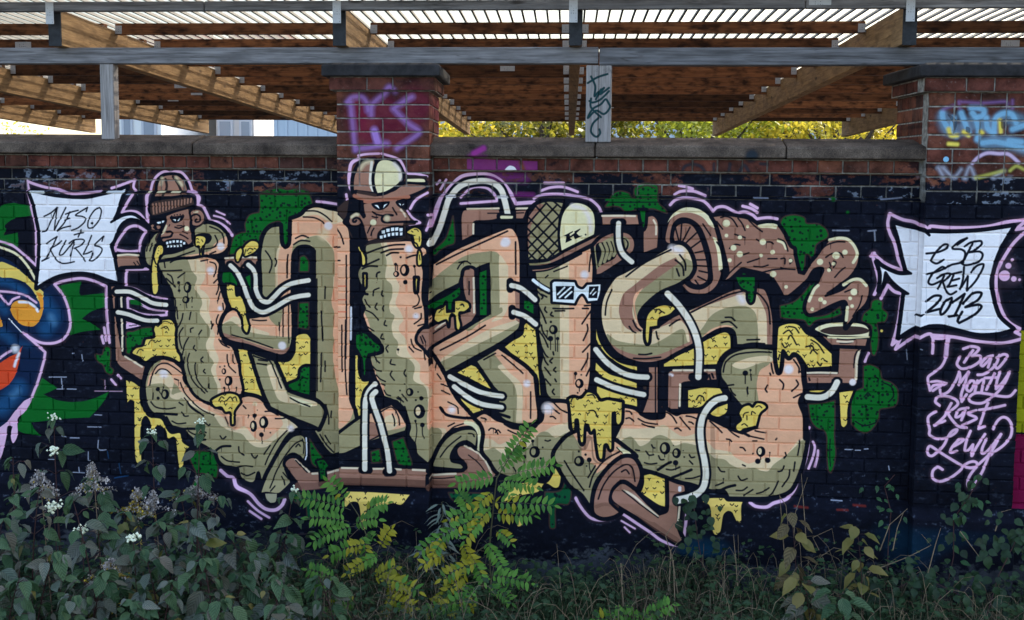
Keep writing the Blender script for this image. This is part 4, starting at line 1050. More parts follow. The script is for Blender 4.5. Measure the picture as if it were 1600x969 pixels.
S|K|3.6|1|1|1|4436,1291 4451,1331
S|K|3.4|1|1|1|4063,1419 4035,1491 4027,1567
S|K|3.4|1|1|1|4190,1597 4209,1635 4235,1657
S|K|3.4|1|1|1|4168,1632 4187,1658 4206,1669
S|K|3.4|1|1|1|4227,1795 4264,1796 4301,1788
S|K|3.4|1|1|1|4197,1819 4264,1820 4354,1809
S|K|3.4|1|1|1|4722,1568 4755,1568 4777,1586
S|K|3.4|1|1|1|4701,1599 4748,1594 4789,1627
S|K|3.4|1|1|1|4850,1697 4920,1693
S|K|3.4|1|1|1|4832,1724 4884,1715 4950,1717
S|K|3.4|1|1|1|4526,1542 4621,1492 4744,1434 4817,1414
S|K|3.4|1|1|1|4402,1623 4438,1596 4460,1585
S|K|3.4|1|1|1|4325,1659 4333,1696 4340,1704
S|K|3.4|1|1|1|4894,1420 4927,1445 4965,1504 4979,1601
F|Y|6|K|1|1|y|4260,1645 4267,1570 4303,1524 4362,1499 4422,1507! 4440,1521! 4401,1560 4342,1583 4335,1628! 4291,1635! 4285,1720 4274,1733 4262,1705|
S|K|2.6|1|1|1|4319,1546 4333,1527 4356,1542
S|K|2.6|1|1|1|4341,1553 4356,1542 4371,1549
F|G|5|K|1|1|g|4771,1329! 4887,1327! 4889,1379 4880,1469 4863,1484 4847,1462 4842,1417 4816,1403 4794,1381|
F|S|8|K|1|1||3261,2198! 3322,2166 3392,2207 3438,2221 3515,2242 3621,2231 3667,2192 3666,2091! 3787,2088 3818,2103 3827,2241 3850,2264! 3775,2335 3731,2437 3685,2509 3609,2550 3533,2560 3409,2533 3347,2449 3308,2395 3316,2294 3300,2240|C:3308,2333 3362,2324 3408,2354 3454,2337 3531,2319 3592,2317 3637,2285 3675,2269 3728,2236 3789,2219 3834,2202! 3840,2628! 3256,2647!;O:3254,2412! 3347,2386 3378,2378 3424,2407 3470,2422 3562,2380 3607,2332 3652,2277 3698,2272 3744,2305 3805,2273! 3840,2628! 3256,2647!
S|K|3.2|1|1|1|3300,2197 3323,2201 3330,2208
S|K|3.2|1|1|1|3346,2270 3361,2258 3385,2265 3400,2292
S|K|3.2|1|1|1|3385,2284 3400,2268 3415,2283
S|K|3.2|1|1|1|3461,2220 3530,2265 3622,2270
S|K|3.2|1|1|1|3461,2267 3523,2292 3599,2294
S|K|3.2|1|1|1|3662,2107 3696,2106 3742,2143 3765,2158
S|K|3.2|1|1|1|3712,2179 3728,2178 3743,2190
S|K|3.2|1|1|1|3727,2090 3773,2135 3811,2153
S|K|3.2|1|1|1|3347,2464 3363,2487
S|K|3.2|1|1|1|3494,2491 3509,2514
S|K|3.2|1|1|1|3683,2322 3699,2326 3714,2320
S|K|6|1|1|1|3399,2168 3468,2189 3399,2168
S|K|6|1|1|1|3442,2229 3499,2254 3614,2247 3644,2208
F|K|0|K|1|1||3573,2357 3566,2376 3550,2385 3534,2377 3527,2358 3534,2338 3550,2329 3566,2337|
F|O|0|K|1|1||3555,2356 3552,2368 3545,2373 3538,2368 3535,2356 3538,2344 3545,2339 3552,2344|
F|K|0|K|1|1||3653,2393 3644,2419 3621,2430 3598,2420 3589,2395 3598,2369 3620,2358 3643,2368|
F|O|0|K|1|1||3627,2392 3623,2407 3614,2414 3604,2408 3600,2393 3604,2378 3613,2371 3623,2377|
S|K|6.41|1|0|1|3609,2328
S|K|7.21|1|0|1|3558,2427
S|K|3.6|1|0|1|3669,2365
S|K|4.81|1|0|1|3658,2432
S|K|2.4|1|0|1|3508,2401
S|K|3.2|1|0|1|3501,2448
S|K|2|1|1|1|3609,2332 3611,2355
S|K|2|1|1|1|3558,2431 3559,2474
S|P|16|8|0|1|3697,2129
F|S|8|K|1|1||4089,2303! 4136,2194 4142,2106! 4210,2120 4248,2153! 4301,2175 4376,2165 4382,2111! 4450,2148 4480,2139 4584,2129! 4644,2166! 4689,2187 4779,2230 4839,2248! 4897,2220 4986,2202! 5168,2159! 5207,2241 5197,2371 5171,2478 5129,2571 5071,2608 4983,2628 4767,2633! 4737,2592 4662,2594 4549,2559 4474,2546 4398,2518 4322,2493 4247,2476! 4215,2400 4162,2355|C:4088,2265! 4137,2240 4212,2238 4317,2228 4384,2211 4437,2247 4498,2276 4587,2247! 4678,2348! 4768,2360 4798,2390 4843,2412 4881,2426 4961,2393 5020,2384 5079,2382 5136,2312 5178,2250! 5222,2249! 5221,2660! 4096,2698!;O:4090,2334! 4123,2318 4183,2285 4214,2307 4244,2341 4289,2321 4318,2289 4363,2271 4416,2294 4447,2331 4499,2315 4544,2321 4604,2335! 4680,2401! 4739,2407 4777,2437 4845,2461 4904,2450 4949,2466 4993,2468 5022,2429 5079,2382 5136,2327 5179,2280! 5223,2279! 5221,2660! 4096,2698!
F|k|0|K|1|0.35||4652,2181 4675,2203 4692,2593 4669,2594|
S|K|3.2|1|1|1|4158,2133 4180,2136 4192,2151
S|K|3.2|1|1|1|4159,2178 4181,2174 4204,2193
S|K|3.2|1|1|1|4230,2177 4272,2198 4343,2208
S|K|3.2|1|1|1|4253,2207 4287,2221 4325,2228
S|K|3.2|1|1|1|4394,2134 4428,2156 4455,2197
S|K|3.2|1|1|1|4473,2162 4504,2200 4534,2233
S|K|3.2|1|1|1|4510,2154 4540,2157 4570,2168
S|K|3.2|1|1|1|4526,2188 4541,2191 4552,2200
S|K|3.2|1|1|1|4445,2232 4463,2228 4482,2242
S|K|3.2|1|1|1|4312,2332 4320,2347 4331,2350
S|K|3.2|1|1|1|4279,2371 4298,2393 4324,2390
S|K|3.2|1|1|1|4354,2396 4366,2418 4385,2418
S|K|3.2|1|1|1|4218,2365 4241,2368
S|K|3.2|1|1|1|4534,2386 4545,2401 4564,2397
S|K|3.2|1|1|1|4535,2421 4554,2440
S|K|3.2|1|1|1|4272,2440 4306,2447 4344,2441
S|K|3.2|1|1|1|4401,2475 4435,2478 4479,2461
S|K|3.2|1|1|1|4515,2528 4556,2524 4596,2510
S|K|3.2|1|1|1|4703,2454 4719,2477 4741,2480
S|K|3.2|1|1|1|4820,2504 4839,2528 4872,2517
S|K|3.2|1|1|1|4844,2435 4859,2442
S|K|3.2|1|1|1|4827,2332 4845,2335 4857,2350
S|K|3.2|1|1|1|4899,2292 4922,2291
S|K|3.2|1|1|1|4747,2285 4766,2288 4777,2299
S|K|3.2|1|1|1|4648,2181 4682,2210 4720,2247
S|K|3.2|1|1|1|4757,2227 4787,2253 4818,2271
S|K|3.2|1|1|1|4835,2244 4876,2262 4962,2279
S|K|3.2|1|1|1|4811,2589 4848,2588 4874,2568
S|K|3.2|1|1|1|4930,2605 4967,2592 5000,2568
S|K|3.2|1|1|1|4735,2522
S|K|3.2|1|1|1|4856,2618 4907,2582
S|K|3.2|1|1|1|4691,2566 4735,2545
S|K|5.5|1|1|1|4352,2480 4397,2448 4426,2432
S|K|5.5|1|1|1|4436,2524 4495,2499 4547,2474
S|K|5.5|1|1|1|4707,2600 4758,2572 4803,2559
S|K|5.5|1|1|1|4674,2157 4786,2215 4876,2262
F|K|0|K|1|1||4422,2349 4414,2376 4392,2388 4369,2378 4359,2351 4368,2324 4390,2312 4412,2322|
F|O|0|K|1|1||4397,2348 4394,2364 4384,2371 4375,2365 4371,2349 4374,2332 4383,2325 4393,2332|
F|K|0|K|1|1||4484,2376 4477,2398 4460,2408 4441,2399 4433,2378 4440,2356 4458,2346 4476,2355|
F|O|0|K|1|1||4464,2375 4461,2389 4454,2394 4446,2389 4443,2376 4445,2363 4453,2357 4461,2363|
S|K|8.81|1|0|1|4454,2435
S|K|3.6|1|0|1|4504,2399
S|K|2.4|1|0|1|4497,2361
S|K|2.4|1|0|1|4439,2332
S|K|2|1|1|1|4389,2379 4390,2402
S|K|2|1|1|1|4456,2439 4456,2477
F|K|0|K|1|1||4974,2353 4967,2376 4948,2386 4929,2377 4920,2355 4928,2332 4946,2322 4965,2330|
F|C|0|K|1|1||4952,2352 4949,2366 4942,2371 4934,2366 4930,2353 4933,2339 4941,2333 4949,2338|
S|K|8.81|1|0|1|4931,2411
S|K|8.81|1|0|1|4988,2404
S|K|3.2|1|0|1|4999,2358
S|K|3.6|1|0|1|4902,2368
S|K|2|1|1|1|4946,2378 4947,2401
S|K|3.2|1|1|1|5076,2063 5095,2085 5096,2112
S|K|3.2|1|1|1|5049,2132 5060,2151 5046,2174
S|K|3.2|1|1|1|5102,2184 5114,2214 5089,2248
S|K|3.2|1|1|1|5041,2254 5038,2269 5031,2280
S|K|3.2|1|1|1|5088,2355 5093,2374 5082,2388
S|K|3.2|1|1|1|5083,2435 5073,2462 5051,2470
S|K|3.2|1|1|1|4946,2161 4968,2134 4997,2127
S|K|3.2|1|1|1|4911,2231 4941,2237 4974,2240
S|K|3.2|1|1|1|5163,2258 5168,2303 5159,2368
S|K|3.2|1|1|1|5117,2457 5111,2503 5076,2558
S|K|3.2|1|1|1|5145,2410 5140,2464
S|K|3.2|1|1|1|5053,2528 5025,2590 5004,2617
S|K|3.2|1|1|1|5144,2137 5164,2190 5182,2234
S|K|3.2|1|1|1|5156,2054 5162,2114
S|K|5|1|1|1|4852,2221 4911,2212 4992,2198
F|Y|5|K|1|1|y|4800,2199 4829,2168 4814,2131 4834,2092 4870,2078 4893,2091 4914,2066 4951,2068 4972,2092 4938,2127 4923,2181 4918,2204! 4852,2221 4823,2238 4800,2226|
S|K|2.4|1|1|1|4839,2153 4846,2130 4868,2122
S|K|2.4|1|1|1|4862,2167 4861,2145
S|K|2.4|1|1|1|4887,2136 4890,2117 4909,2128
S|K|2.4|1|1|1|4911,2090 4929,2082 4945,2093
S|K|2.4|1|1|1|4833,2198 4848,2191 4866,2205
S|S|9|3|1|1|4944,2204 5023,2244 5101,2272 5163,2259 5195,2239
F|O|8|K|1|1||3734,2414 3775,2335 3835,2280 3926,2254 4078,2304! 4108,2318 4169,2363 4219,2403! 4170,2409 4095,2450 4021,2514 3976,2593 3959,2702! 3908,2642 3839,2597 3777,2506|S:3835,2241 3897,2355 3905,2417 3982,2468 3990,2515! 4058,2466 4140,2402 4108,2310 4016,2236
F|d|0|K|1|0.6||3850,2279! 3882,2348 3912,2355 3934,2284 3964,2299! 3973,2407 4004,2445 4034,2413 4041,2351! 4079,2388 4072,2419 4004,2452 3966,2423 3953,2315 3927,2370 3890,2371|
S|K|3.4|1|1|1|3799,2443 3846,2519 3916,2618
S|K|3.4|1|1|1|3941,2539 3982,2468
S|K|3.4|1|1|1|3950,2597 3975,2515 4042,2428 4124,2379
S|K|3.4|1|1|1|4109,2353 4140,2383
F|c|0|K|1|1||4109,2349! 4169,2370 4200,2396! 4155,2394|
F|K|0|K|1|1||3917,2441 3909,2464 3887,2474 3865,2466 3856,2443 3865,2420 3886,2409 3908,2418|
F|O|0|K|1|1||3893,2440 3889,2454 3880,2460 3871,2455 3867,2441 3871,2427 3880,2421 3889,2426|
S|K|8.01|1|0|1|3946,2432
S|K|4|1|0|1|3884,2384
S|K|4.81|1|0|1|3924,2401
S|K|3.2|1|0|1|3931,2470
S|K|2|1|1|1|3946,2435 3948,2477 3956,2508
F|B|8|K|1|1||3974,2725 3977,2639 4013,2545 4080,2458 4148,2409 4208,2415 4247,2476 4252,2538 4230,2600! 4188,2570 4150,2556 4098,2589 4076,2636 4076,2675 4138,2731! 4100,2756 4040,2770 3994,2756|
S|K|3.2|1|1|1|4004,2658 4037,2575 4096,2496 4163,2455 4202,2477 4218,2554
S|K|3.2|1|1|1|4138,2499 4164,2486 4183,2509
S|d|6|1|1|0.4|3993,2701 4046,2684 4115,2697
F|B|0|K|1|1||4087,2655 4135,2576 4189,2594 4327,2713! 4373,2751! 4328,2783 4221,2732|
S|K|5|1|1|1|4076,2675 4076,2636 4112,2573 4150,2552 4188,2570 4227,2608
S|K|5|1|1|1|4076,2675 4138,2731
S|H|3.2|1|1|1|4155,2612 4220,2643 4296,2699 4354,2747
S|K|2.6|1|1|1|4143,2611 4220,2659 4358,2755
F|Y|6|K|1|1|y|3821,2088! 3817,2072 3847,2056 3893,2063 3930,2024 3976,2038 4006,2075 4051,2066 4138,2080! 4135,2194 4116,2219 4099,2203 4094,2150 4079,2150 4080,2357 4068,2371 4048,2335 4033,2343 4028,2413 4016,2430 4000,2414 3983,2314 3975,2249 3953,2269 3937,2223 3918,2223 3912,2324 3902,2341 3889,2317 3876,2194 3861,2194 3858,2256 3842,2258 3830,2164|
S|K|3|1|1|1|3833,2087 3844,2064 3870,2059
S|K|3|1|1|1|3930,2046 3961,2042 3976,2061
S|K|3|1|1|1|3939,2138 3970,2137 3993,2175
F|O|0|K|1|1||4695,1930 4693,1854 4730,1786 4810,1743 4898,1730 5022,1738! 5019,1810 5030,1881! 5047,1846 5056,1779! 5090,1797 5148,1792! 5173,1844 5183,1926 5191,1993 5171,2053 5195,2122 5198,2227! 5097,2268! 4933,2197! 4757,1997 4727,1971!|C:4768,1845 4863,1802 4973,1788 5003,1817 4923,1834 4828,1868;S:4917,1917 4931,1872 4974,1841 5024,1794 5090,1793! 5191,1776! 5220,2227! 5104,2268 4933,2219 4925,2053 4912,1970
S|K|9|1|1|1|4784,2163 4759,2057 4731,1974 4696,1922 4695,1854 4730,1786 4810,1745 4898,1733 5019,1742
S|K|9|1|1|1|5148,1792 5173,1844 5183,1926 5192,1993 5167,2054 5196,2137 5201,2265
S|P|14|4|0|1|5092,1864
S|K|3.4|1|1|1|4718,1888 4731,1831 4789,1785 4899,1767 4990,1767
S|K|3.4|1|1|1|4761,1985 4773,2008 4791,2024
S|K|3.4|1|1|1|4860,1975 4859,1994 4863,2013
S|K|3.4|1|1|1|4992,1833 4997,1863 5005,1889
S|K|3.4|1|1|1|5043,1926 5065,1951 5062,1982
S|K|3.4|1|1|1|5138,1927 5149,1953 5114,1992
S|K|3.4|1|1|1|4974,1961 4963,1984 4973,2000
S|K|3.4|1|1|1|5126,2029 5169,2005
S|K|3.4|1|1|1|5151,1874 5173,1881
S|K|3.4|1|1|1|4986,1889 4990,1900
S|K|3.4|1|1|1|5151,1882 5150,1852 5119,1807
S|K|3.4|1|1|1|5177,1904 5189,1933
S|K|3.4|1|1|1|4742,1967 4779,1962
S|K|8.81|1|0|1|4845,1892
S|K|4.41|1|0|1|4874,1873
S|K|3.6|1|0|1|4877,1899
S|K|2.4|1|1|1|4845,1896 4846,1953
S|K|2.4|1|1|1|4877,1899 4880,1933
F|Y|8|K|1|1|y|5019,1630 5033,1607 5084,1591 5142,1598 5187,1649 5232,1670 5284,1714 5340,1765! 5345,1847! 5201,1859! 5155,1792 5118,1770 5090,1795 5056,1756 5047,1846 5035,1882 5017,1795|
S|K|3|1|1|1|5056,1655 5085,1636 5107,1658
S|K|3|1|1|1|5083,1688 5100,1666 5131,1717
S|K|3|1|1|1|5084,1614 5121,1621 5144,1650
S|K|3|1|1|1|5186,1731 5219,1723 5234,1749
S|K|3|1|1|1|5213,1768 5227,1749 5253,1771
S|K|3|1|1|1|5214,1689 5255,1715 5289,1763
S|K|3|1|1|1|5051,1715 5066,1737 5084,1726
S|K|3|1|1|1|5255,1819 5270,1838 5280,1826
S|K|3|1|1|1|5294,1807 5309,1814
S|K|3|1|1|1|5032,1809 5038,1779
F|Y|5|K|1|1||4800,2199 4829,2168 4814,2131 4834,2092 4870,2078 4893,2091 4914,2066 4951,2068 4972,2092 4938,2127 4923,2181 4918,2204! 4852,2221 4823,2238 4800,2226|
S|K|2.4|1|1|1|4839,2153 4846,2130 4868,2122
S|K|2.4|1|1|1|4862,2167 4861,2145
S|K|2.4|1|1|1|4887,2136 4890,2117 4909,2128
S|K|2.4|1|1|1|4911,2090 4929,2082 4945,2093
S|K|2.4|1|1|1|4833,2198 4848,2191 4866,2205
F|b|0|K|1|1||2448,968! 2524,908 2615,922! 2615,989 2630,1153! 2584,1161 2538,1117 2508,1042|
F|B|5|b|1|1||2619,929 2661,918 2797,898 2857,893! 2842,949 2887,1016 2914,1038! 2846,1044! 2857,1113 2812,1136 2736,1144 2645,1157! 2630,1116 2622,1056 2632,974|
F|k|0|K|1|1||2665,936 2706,919 2767,917 2770,939 2744,961 2706,972 2676,962|
S|W|2.8|1|1|1|2683,940 2699,951
S|W|2.8|1|1|1|2736,950 2752,935
F|k|0|K|1|1||2804,916 2835,901 2861,908 2857,942 2835,957 2812,942|
S|W|2|1|1|1|2827,935 2835,938
S|W|2|1|1|1|2846,936 2850,933
S|K|3.4|1|1|1|2789,954 2797,972 2812,990
S|K|3.4|1|1|1|2744,1002 2725,1010 2725,1029 2782,1030
S|K|3.4|1|1|1|2782,1030 2850,1031 2918,1038
S|K|3.4|1|1|1|2668,979 2691,992 2725,999
S|K|3.4|1|1|1|2664,1003 2706,1010
S|K|3.4|1|1|1|2637,1093 2649,1067
S|K|3.4|1|1|1|2656,1115 2675,1070
S|c|8.81|4|0|0.6|2755,1010
S|c|8.81|1|0|1|2672,1040
F|k|0|K|1|1||2690,1119 2713,1077 2782,1056 2850,1061 2866,1102 2812,1125 2702,1139|
F|w|0|K|0|1||2723,1085! 2738,1080! 2741,1096! 2725,1101!|
F|w|0|K|0|1||2744,1081! 2760,1077! 2761,1094! 2746,1099!|
F|w|0|K|0|1||2766,1078! 2781,1075! 2781,1091! 2766,1096!|
F|w|0|K|0|1||2787,1075! 2802,1072! 2802,1089! 2787,1094!|
F|w|0|K|0|1||2808,1072! 2823,1070! 2822,1086! 2807,1091!|
F|w|0|K|0|1||2829,1068! 2844,1068! 2843,1084! 2828,1089!|
F|w|0|K|0|1||2713,1118! 2727,1113! 2728,1123! 2715,1130!|
F|w|0|K|0|1||2736,1115! 2750,1110! 2751,1120! 2737,1126!|
F|w|0|K|0|1||2759,1112! 2772,1106! 2774,1117! 2760,1123!|
F|w|0|K|0|1||2781,1109! 2795,1103! 2797,1114! 2783,1120!|
F|w|0|K|0|1||2804,1105! 2818,1100! 2819,1110! 2806,1116!|
F|w|0|K|0|1||2827,1102! 2840,1097! 2842,1107! 2828,1113!|
S|B|24|1|0|1|2577,1019
S|K|4|1|1|1|2562,1042 2554,1023 2573,1012 2592,1026 2611,1071 2622,1116 2626,1146
S|K|4|1|1|1|2527,1027 2539,997 2577,986 2607,996 2623,1011
S|K|6.41|1|0|1|2619,1004
S|k|9|1|1|1|2622,1161 2698,1136 2797,1123 2872,1120 2963,1156
F|B|7|K|1|1||2559,870 2554,789 2578,722 2616,685 2681,671! 2690,714 2675,788 2695,869! 2623,881|
S|c|5|6|1|0.7|2597,729 2624,696 2662,686
S|T|4.5|1|1|1|2665,692 2658,758 2657,818 2676,862
F|B|6|K|1|1||2570,863! 2695,877! 2790,853 2857,812 2978,815! 2985,837 2887,882 2797,899 2661,915 2623,923 2570,893|
F|E|6|K|1|1||2676,773 2693,699 2726,673 2782,678 2829,713 2848,771 2821,816 2752,861 2695,874! 2680,832|
S|P|5|4|1|0.7|2797,698 2827,735 2831,786
F|E|3|K|1|1||2869,782! 2970,782 2978,804 2865,802!|
S|k|5|1|1|1|2872,771 2985,774
S|b|5|1|1|1|2585,863 2684,880
S|a|5.5|1|1|1|2561,885 2623,916 2661,918 2744,907 2880,888
F|Y|4|K|1|1||2584,1154 2607,1123 2622,1131 2601,1161 2595,1191 2622,1236 2625,1281 2605,1290 2599,1229 2580,1191|
F|Y|4|K|1|1||2872,1083 2902,1064 2940,1075 2963,1111 2959,1171 2944,1183 2925,1179 2906,1149 2899,1112 2880,1098|
F|Y|4|K|1|1||2944,1194 2957,1231 2959,1276 2936,1284 2933,1231|
S|K|2.2|1|1|1|2910,1090 2925,1082 2936,1097
S|K|2.2|1|1|1|2929,1112 2940,1127
S|K|2.2|1|1|1|2884,1098 2899,1082
S|K|2.2|1|1|1|2944,1224 2948,1253
F|Y|5|K|1|1||2614,1340! 2629,1340! 2628,1415 2617,1425|
F|Y|6|K|1|1||2917,1358! 2936,1358! 2931,1437 2921,1442|
F|G|7|K|1|1|g|2566,1689 2612,1679 2650,1703 2673,1733 2711,1762 2715,1796 2642,1816! 2628,1856 2626,1940 2609,1944 2602,1856 2581,1803 2562,1773|
S|K|3|1|1|1|2574,1697 2620,1688 2650,1718
F|G|0|K|1|1|g|3551,1492! 3604,1499! 3605,1567! 3551,1537!|
F|K|0|K|1|1||1290,1016! 1387,1011 1526,973! 1543,987 1572,976 1618,992 1628,1032 1600,1075 1568,1086! 1563,1139 1552,1172 1560,1196! 1484,1224 1416,1244 1365,1254! 1331,1199 1333,1162 1345,1109 1305,1105 1287,1093|
F|B|0|K|1|1||1393,1020! 1455,996 1528,976! 1532,1001 1542,1017 1538,1046 1545,1086 1550,1139 1544,1172 1524,1188! 1502,1163 1460,1154 1418,1157 1375,1174! 1364,1163 1370,1152 1347,1142! 1391,1051|
F|B|0|K|1|1||1543,999 1572,981 1606,988 1624,1020 1613,1053 1587,1072 1555,1070 1552,1050|
S|K|3.6|1|1|1|1541,1046 1549,1018 1576,1007 1599,1021 1595,1048 1575,1053 1567,1043 1578,1036
S|c|2|2|1|1|1564,995 1585,992
S|K|4.6|1|1|1|1536,997 1542,1033 1540,1082 1548,1123 1550,1155
F|B|0|K|1|1||1292,1082 1306,1071 1314,1078 1306,1089 1319,1102 1298,1098|
F|B|0|K|1|1||1331,1079 1352,1080 1350,1093 1337,1097|
F|c|0|K|1|0.75||1390,1070! 1397,1077 1379,1117 1355,1137!|
F|K|0|K|1|1||1294,1036! 1391,1032! 1388,1054 1352,1069 1327,1065 1302,1055|
F|w|0|K|1|1||1332,1058 1353,1053 1355,1062 1341,1066|
F|w|0|K|1|1||1364,1049 1379,1049 1368,1061|
F|K|0|K|1|1||1414,1023 1454,1019 1501,1012 1496,1034 1470,1055 1441,1062 1420,1047|
S|K|2.97|1|0|1|1425,1019
S|K|2.97|1|0|1|1442,1013
S|K|2.97|1|0|1|1459,1011
S|K|2.97|1|0|1|1478,1009
S|K|2.76|1|0|1|1495,1010
F|w|0|K|1|1||1428,1040! 1446,1037 1448,1050!|
F|w|0|K|1|1||1457,1045! 1478,1029 1463,1050!|
S|K|3|1|1|1|1444,1085 1470,1091 1501,1077
S|K|3|1|1|1|1473,1128 1498,1138 1523,1154
S|K|2.2|1|1|1|1457,1077 1487,1075
S|K|2.2|1|1|1|1490,1111 1519,1124
S|K|2.2|1|1|1|1407,1080 1412,1070
S|K|4.5|1|1|1|1391,1115 1415,1112 1425,1124 1414,1142 1367,1149
S|K|4|1|1|1|1391,1051 1367,1097 1346,1143 1334,1160
S|c|8.06|1|0|1|1516,1093
F|K|0|K|1|1||1371,1174! 1397,1160 1439,1154 1485,1159 1527,1189! 1484,1222 1374,1250! 1361,1199|
F|w|0|K|0|1||1387,1175! 1401,1173! 1400,1188! 1388,1189!|
F|w|0|K|0|1||1406,1169! 1421,1168! 1419,1182! 1407,1183!|
F|w|0|K|0|1||1427,1165! 1442,1164! 1441,1178! 1428,1179!|
F|w|0|K|0|1||1450,1164! 1465,1163! 1464,1177! 1451,1178!|
F|w|0|K|0|1||1473,1166! 1487,1165! 1486,1179! 1473,1180!|
F|w|0|K|0|1||1492,1175! 1506,1173! 1505,1188! 1492,1189!|
F|w|0|K|0|1||1391,1194! 1403,1193! 1402,1207! 1391,1208!|
F|w|0|K|0|1||1410,1194! 1423,1193! 1421,1206! 1411,1207!|
F|w|0|K|0|1||1430,1193! 1443,1192! 1442,1205! 1431,1206!|
F|w|0|K|0|1||1450,1192! 1463,1191! 1462,1204! 1451,1205!|
F|w|0|K|0|1||1471,1189! 1484,1188! 1482,1202! 1472,1202!|
F|Y|3.2|K|1|1||1567,1145 1586,1135 1620,1138 1634,1155 1623,1187 1606,1204 1607,1257 1597,1248 1591,1196 1568,1196|
S|K|2|1|1|1|1573,1155 1582,1151 1588,1157
S|K|2|1|1|1|1607,1159 1615,1171
S|K|2|1|1|1|1579,1175 1585,1171 1592,1177
S|K|2|1|1|1|1601,1212 1600,1236
F|Y|3|K|1|1||1324,1216 1337,1195 1358,1197 1369,1215 1365,1244 1344,1260 1330,1306 1322,1306 1310,1265|
S|K|1.91|1|0|1|1339,1211
S|K|1.7|1|0|1|1358,1214
S|K|2.12|1|0|1|1340,1228
S|K|2.12|1|0|1|1334,1246
F|K|0|K|1|1||2530,900! 2614,911! 2618,965 2627,994 2623,1139 2658,1139! 2609,1181 2569,1173 2531,1086 2489,1041 2513,1001|
F|B|0|K|1|1||2617,934! 2666,925 2771,913 2811,908! 2831,954 2867,986 2890,1022! 2842,1029 2850,1042 2842,1058! 2794,1054 2730,1070 2698,1100 2693,1131! 2642,1147! 2628,1099 2610,1048 2598,1014 2622,1014|
F|B|0|K|1|1||2533,1023 2549,994 2578,985 2603,1004 2608,1024 2585,1052 2549,1057 2532,1041|
S|c|4|3|1|0.8|2545,1009 2568,994 2582,995
S|K|4.4|1|1|1|2623,1135 2614,1071 2598,1029 2576,1013 2555,1021 2553,1035 2565,1036 2572,1028
F|K|0|K|1|1||2609,981 2626,990 2628,1007 2615,1014 2605,1000|
F|K|0|K|1|1||2664,927 2767,915 2763,939 2738,959 2706,968 2674,953|
F|w|0|K|1|1||2680,938! 2699,939 2709,959!|
F|w|0|K|1|1||2730,956! 2735,938 2757,928!|
F|K|0|K|1|1||2806,915 2863,901 2869,960 2839,955 2815,940|
F|w|0|K|1|1||2822,926! 2834,930 2835,940!|
F|w|0|K|1|1||2843,939! 2847,931 2856,929!|
S|K|3.6|1|1|1|2668,978 2690,991 2726,999
S|K|2.8|1|1|1|2666,1004 2682,1009 2698,1009
S|K|2.8|1|1|1|2638,1100 2647,1079 2656,1059
S|K|2.8|1|1|1|2658,1114 2664,1093 2676,1073
S|K|3.2|1|1|1|2787,952 2799,973 2811,992
S|H|2.6|2|1|1|2835,963 2851,982 2863,1002
S|K|4.6|1|1|1|2787,996 2746,995 2724,1011 2727,1031 2750,1038 2850,1033 2930,1031
S|c|8.91|4|0|0.75|2754,1014
S|c|9.76|1|0|1|2672,1039
F|K|0|K|1|1||2696,1115 2714,1087 2762,1063 2810,1053 2852,1057! 2860,1114! 2770,1134 2706,1135|
F|w|0|K|0|1||2722,1086! 2741,1083! 2741,1102! 2723,1104!|
F|w|0|K|0|1||2749,1075! 2769,1073! 2768,1092! 2750,1094!|
F|w|0|K|0|1||2777,1069! 2796,1067! 2795,1086! 2777,1088!|
F|w|0|K|0|1||2801,1068! 2820,1065! 2819,1084! 2802,1086!|
F|w|0|K|0|1||2826,1071! 2846,1069! 2845,1088! 2827,1089!|
F|w|0|K|0|1||2711,1116! 2727,1114! 2726,1132! 2712,1134!|
F|w|0|K|0|1||2732,1110! 2748,1108! 2747,1125! 2733,1127!|
F|w|0|K|0|1||2757,1102! 2773,1100! 2771,1118! 2758,1120!|
F|w|0|K|0|1||2781,1098! 2797,1096! 2796,1114! 2782,1115!|
F|w|0|K|0|1||2803,1096! 2819,1094! 2818,1112! 2805,1113!|
F|w|0|K|0|1||2829,1096! 2845,1094! 2844,1111! 2830,1113!|
F|Y|3.2|K|1|1||2870,1090 2914,1065 2950,1079 2959,1111 2955,1166 2942,1179 2930,1159 2914,1147 2906,1111 2884,1104|
S|K|2|1|1|1|2898,1086 2906,1092
S|K|2|1|1|1|2914,1076 2930,1077 2938,1087
S|K|2|1|1|1|2910,1111 2918,1111
S|K|2|1|1|1|2944,1119 2944,1146
F|E|0|K|1|1||3768,1054! 3920,1052! 3920,1107! 3796,1155! 3772,1155!|
F|K|0|K|0|1||3775,1109! 3830,1079! 3834,1084! 3813,1097! 3815,1109! 3842,1089! 3839,1082! 3874,1063! 3876,1068! 3853,1091! 3868,1106! 3890,1105! 3864,1117! 3844,1128! 3835,1108! 3815,1120! 3829,1130! 3789,1149! 3793,1111!|
S|K|3.3|1|0|1|3906,1099
S|K|17.5|1|1|1|1071,1480 1142,1478 1182,1489 1245,1521 1301,1547 1380,1555
S|T|6.5|1|1|1|1071,1480 1142,1478 1182,1489 1245,1521 1301,1547 1380,1555
S|K|17.5|1|1|1|1074,1606 1138,1617 1202,1639 1258,1653 1322,1652
S|T|6.5|1|1|1|1074,1606 1138,1617 1202,1639 1258,1653 1322,1652
S|K|17|1|1|1|1782,1311 1813,1341 1840,1383 1866,1444 1889,1506 1920,1563 1975,1589 2038,1565 2133,1509 2196,1489 2258,1480
S|T|7|1|1|1|1782,1311 1813,1341 1840,1383 1866,1444 1889,1506 1920,1563 1975,1589 2038,1565 2133,1509 2196,1489 2258,1480
S|K|17|1|1|1|1892,1305 1923,1336 1934,1382 1936,1451 1964,1512 2007,1527 2047,1495 2094,1448 2157,1413 2259,1392
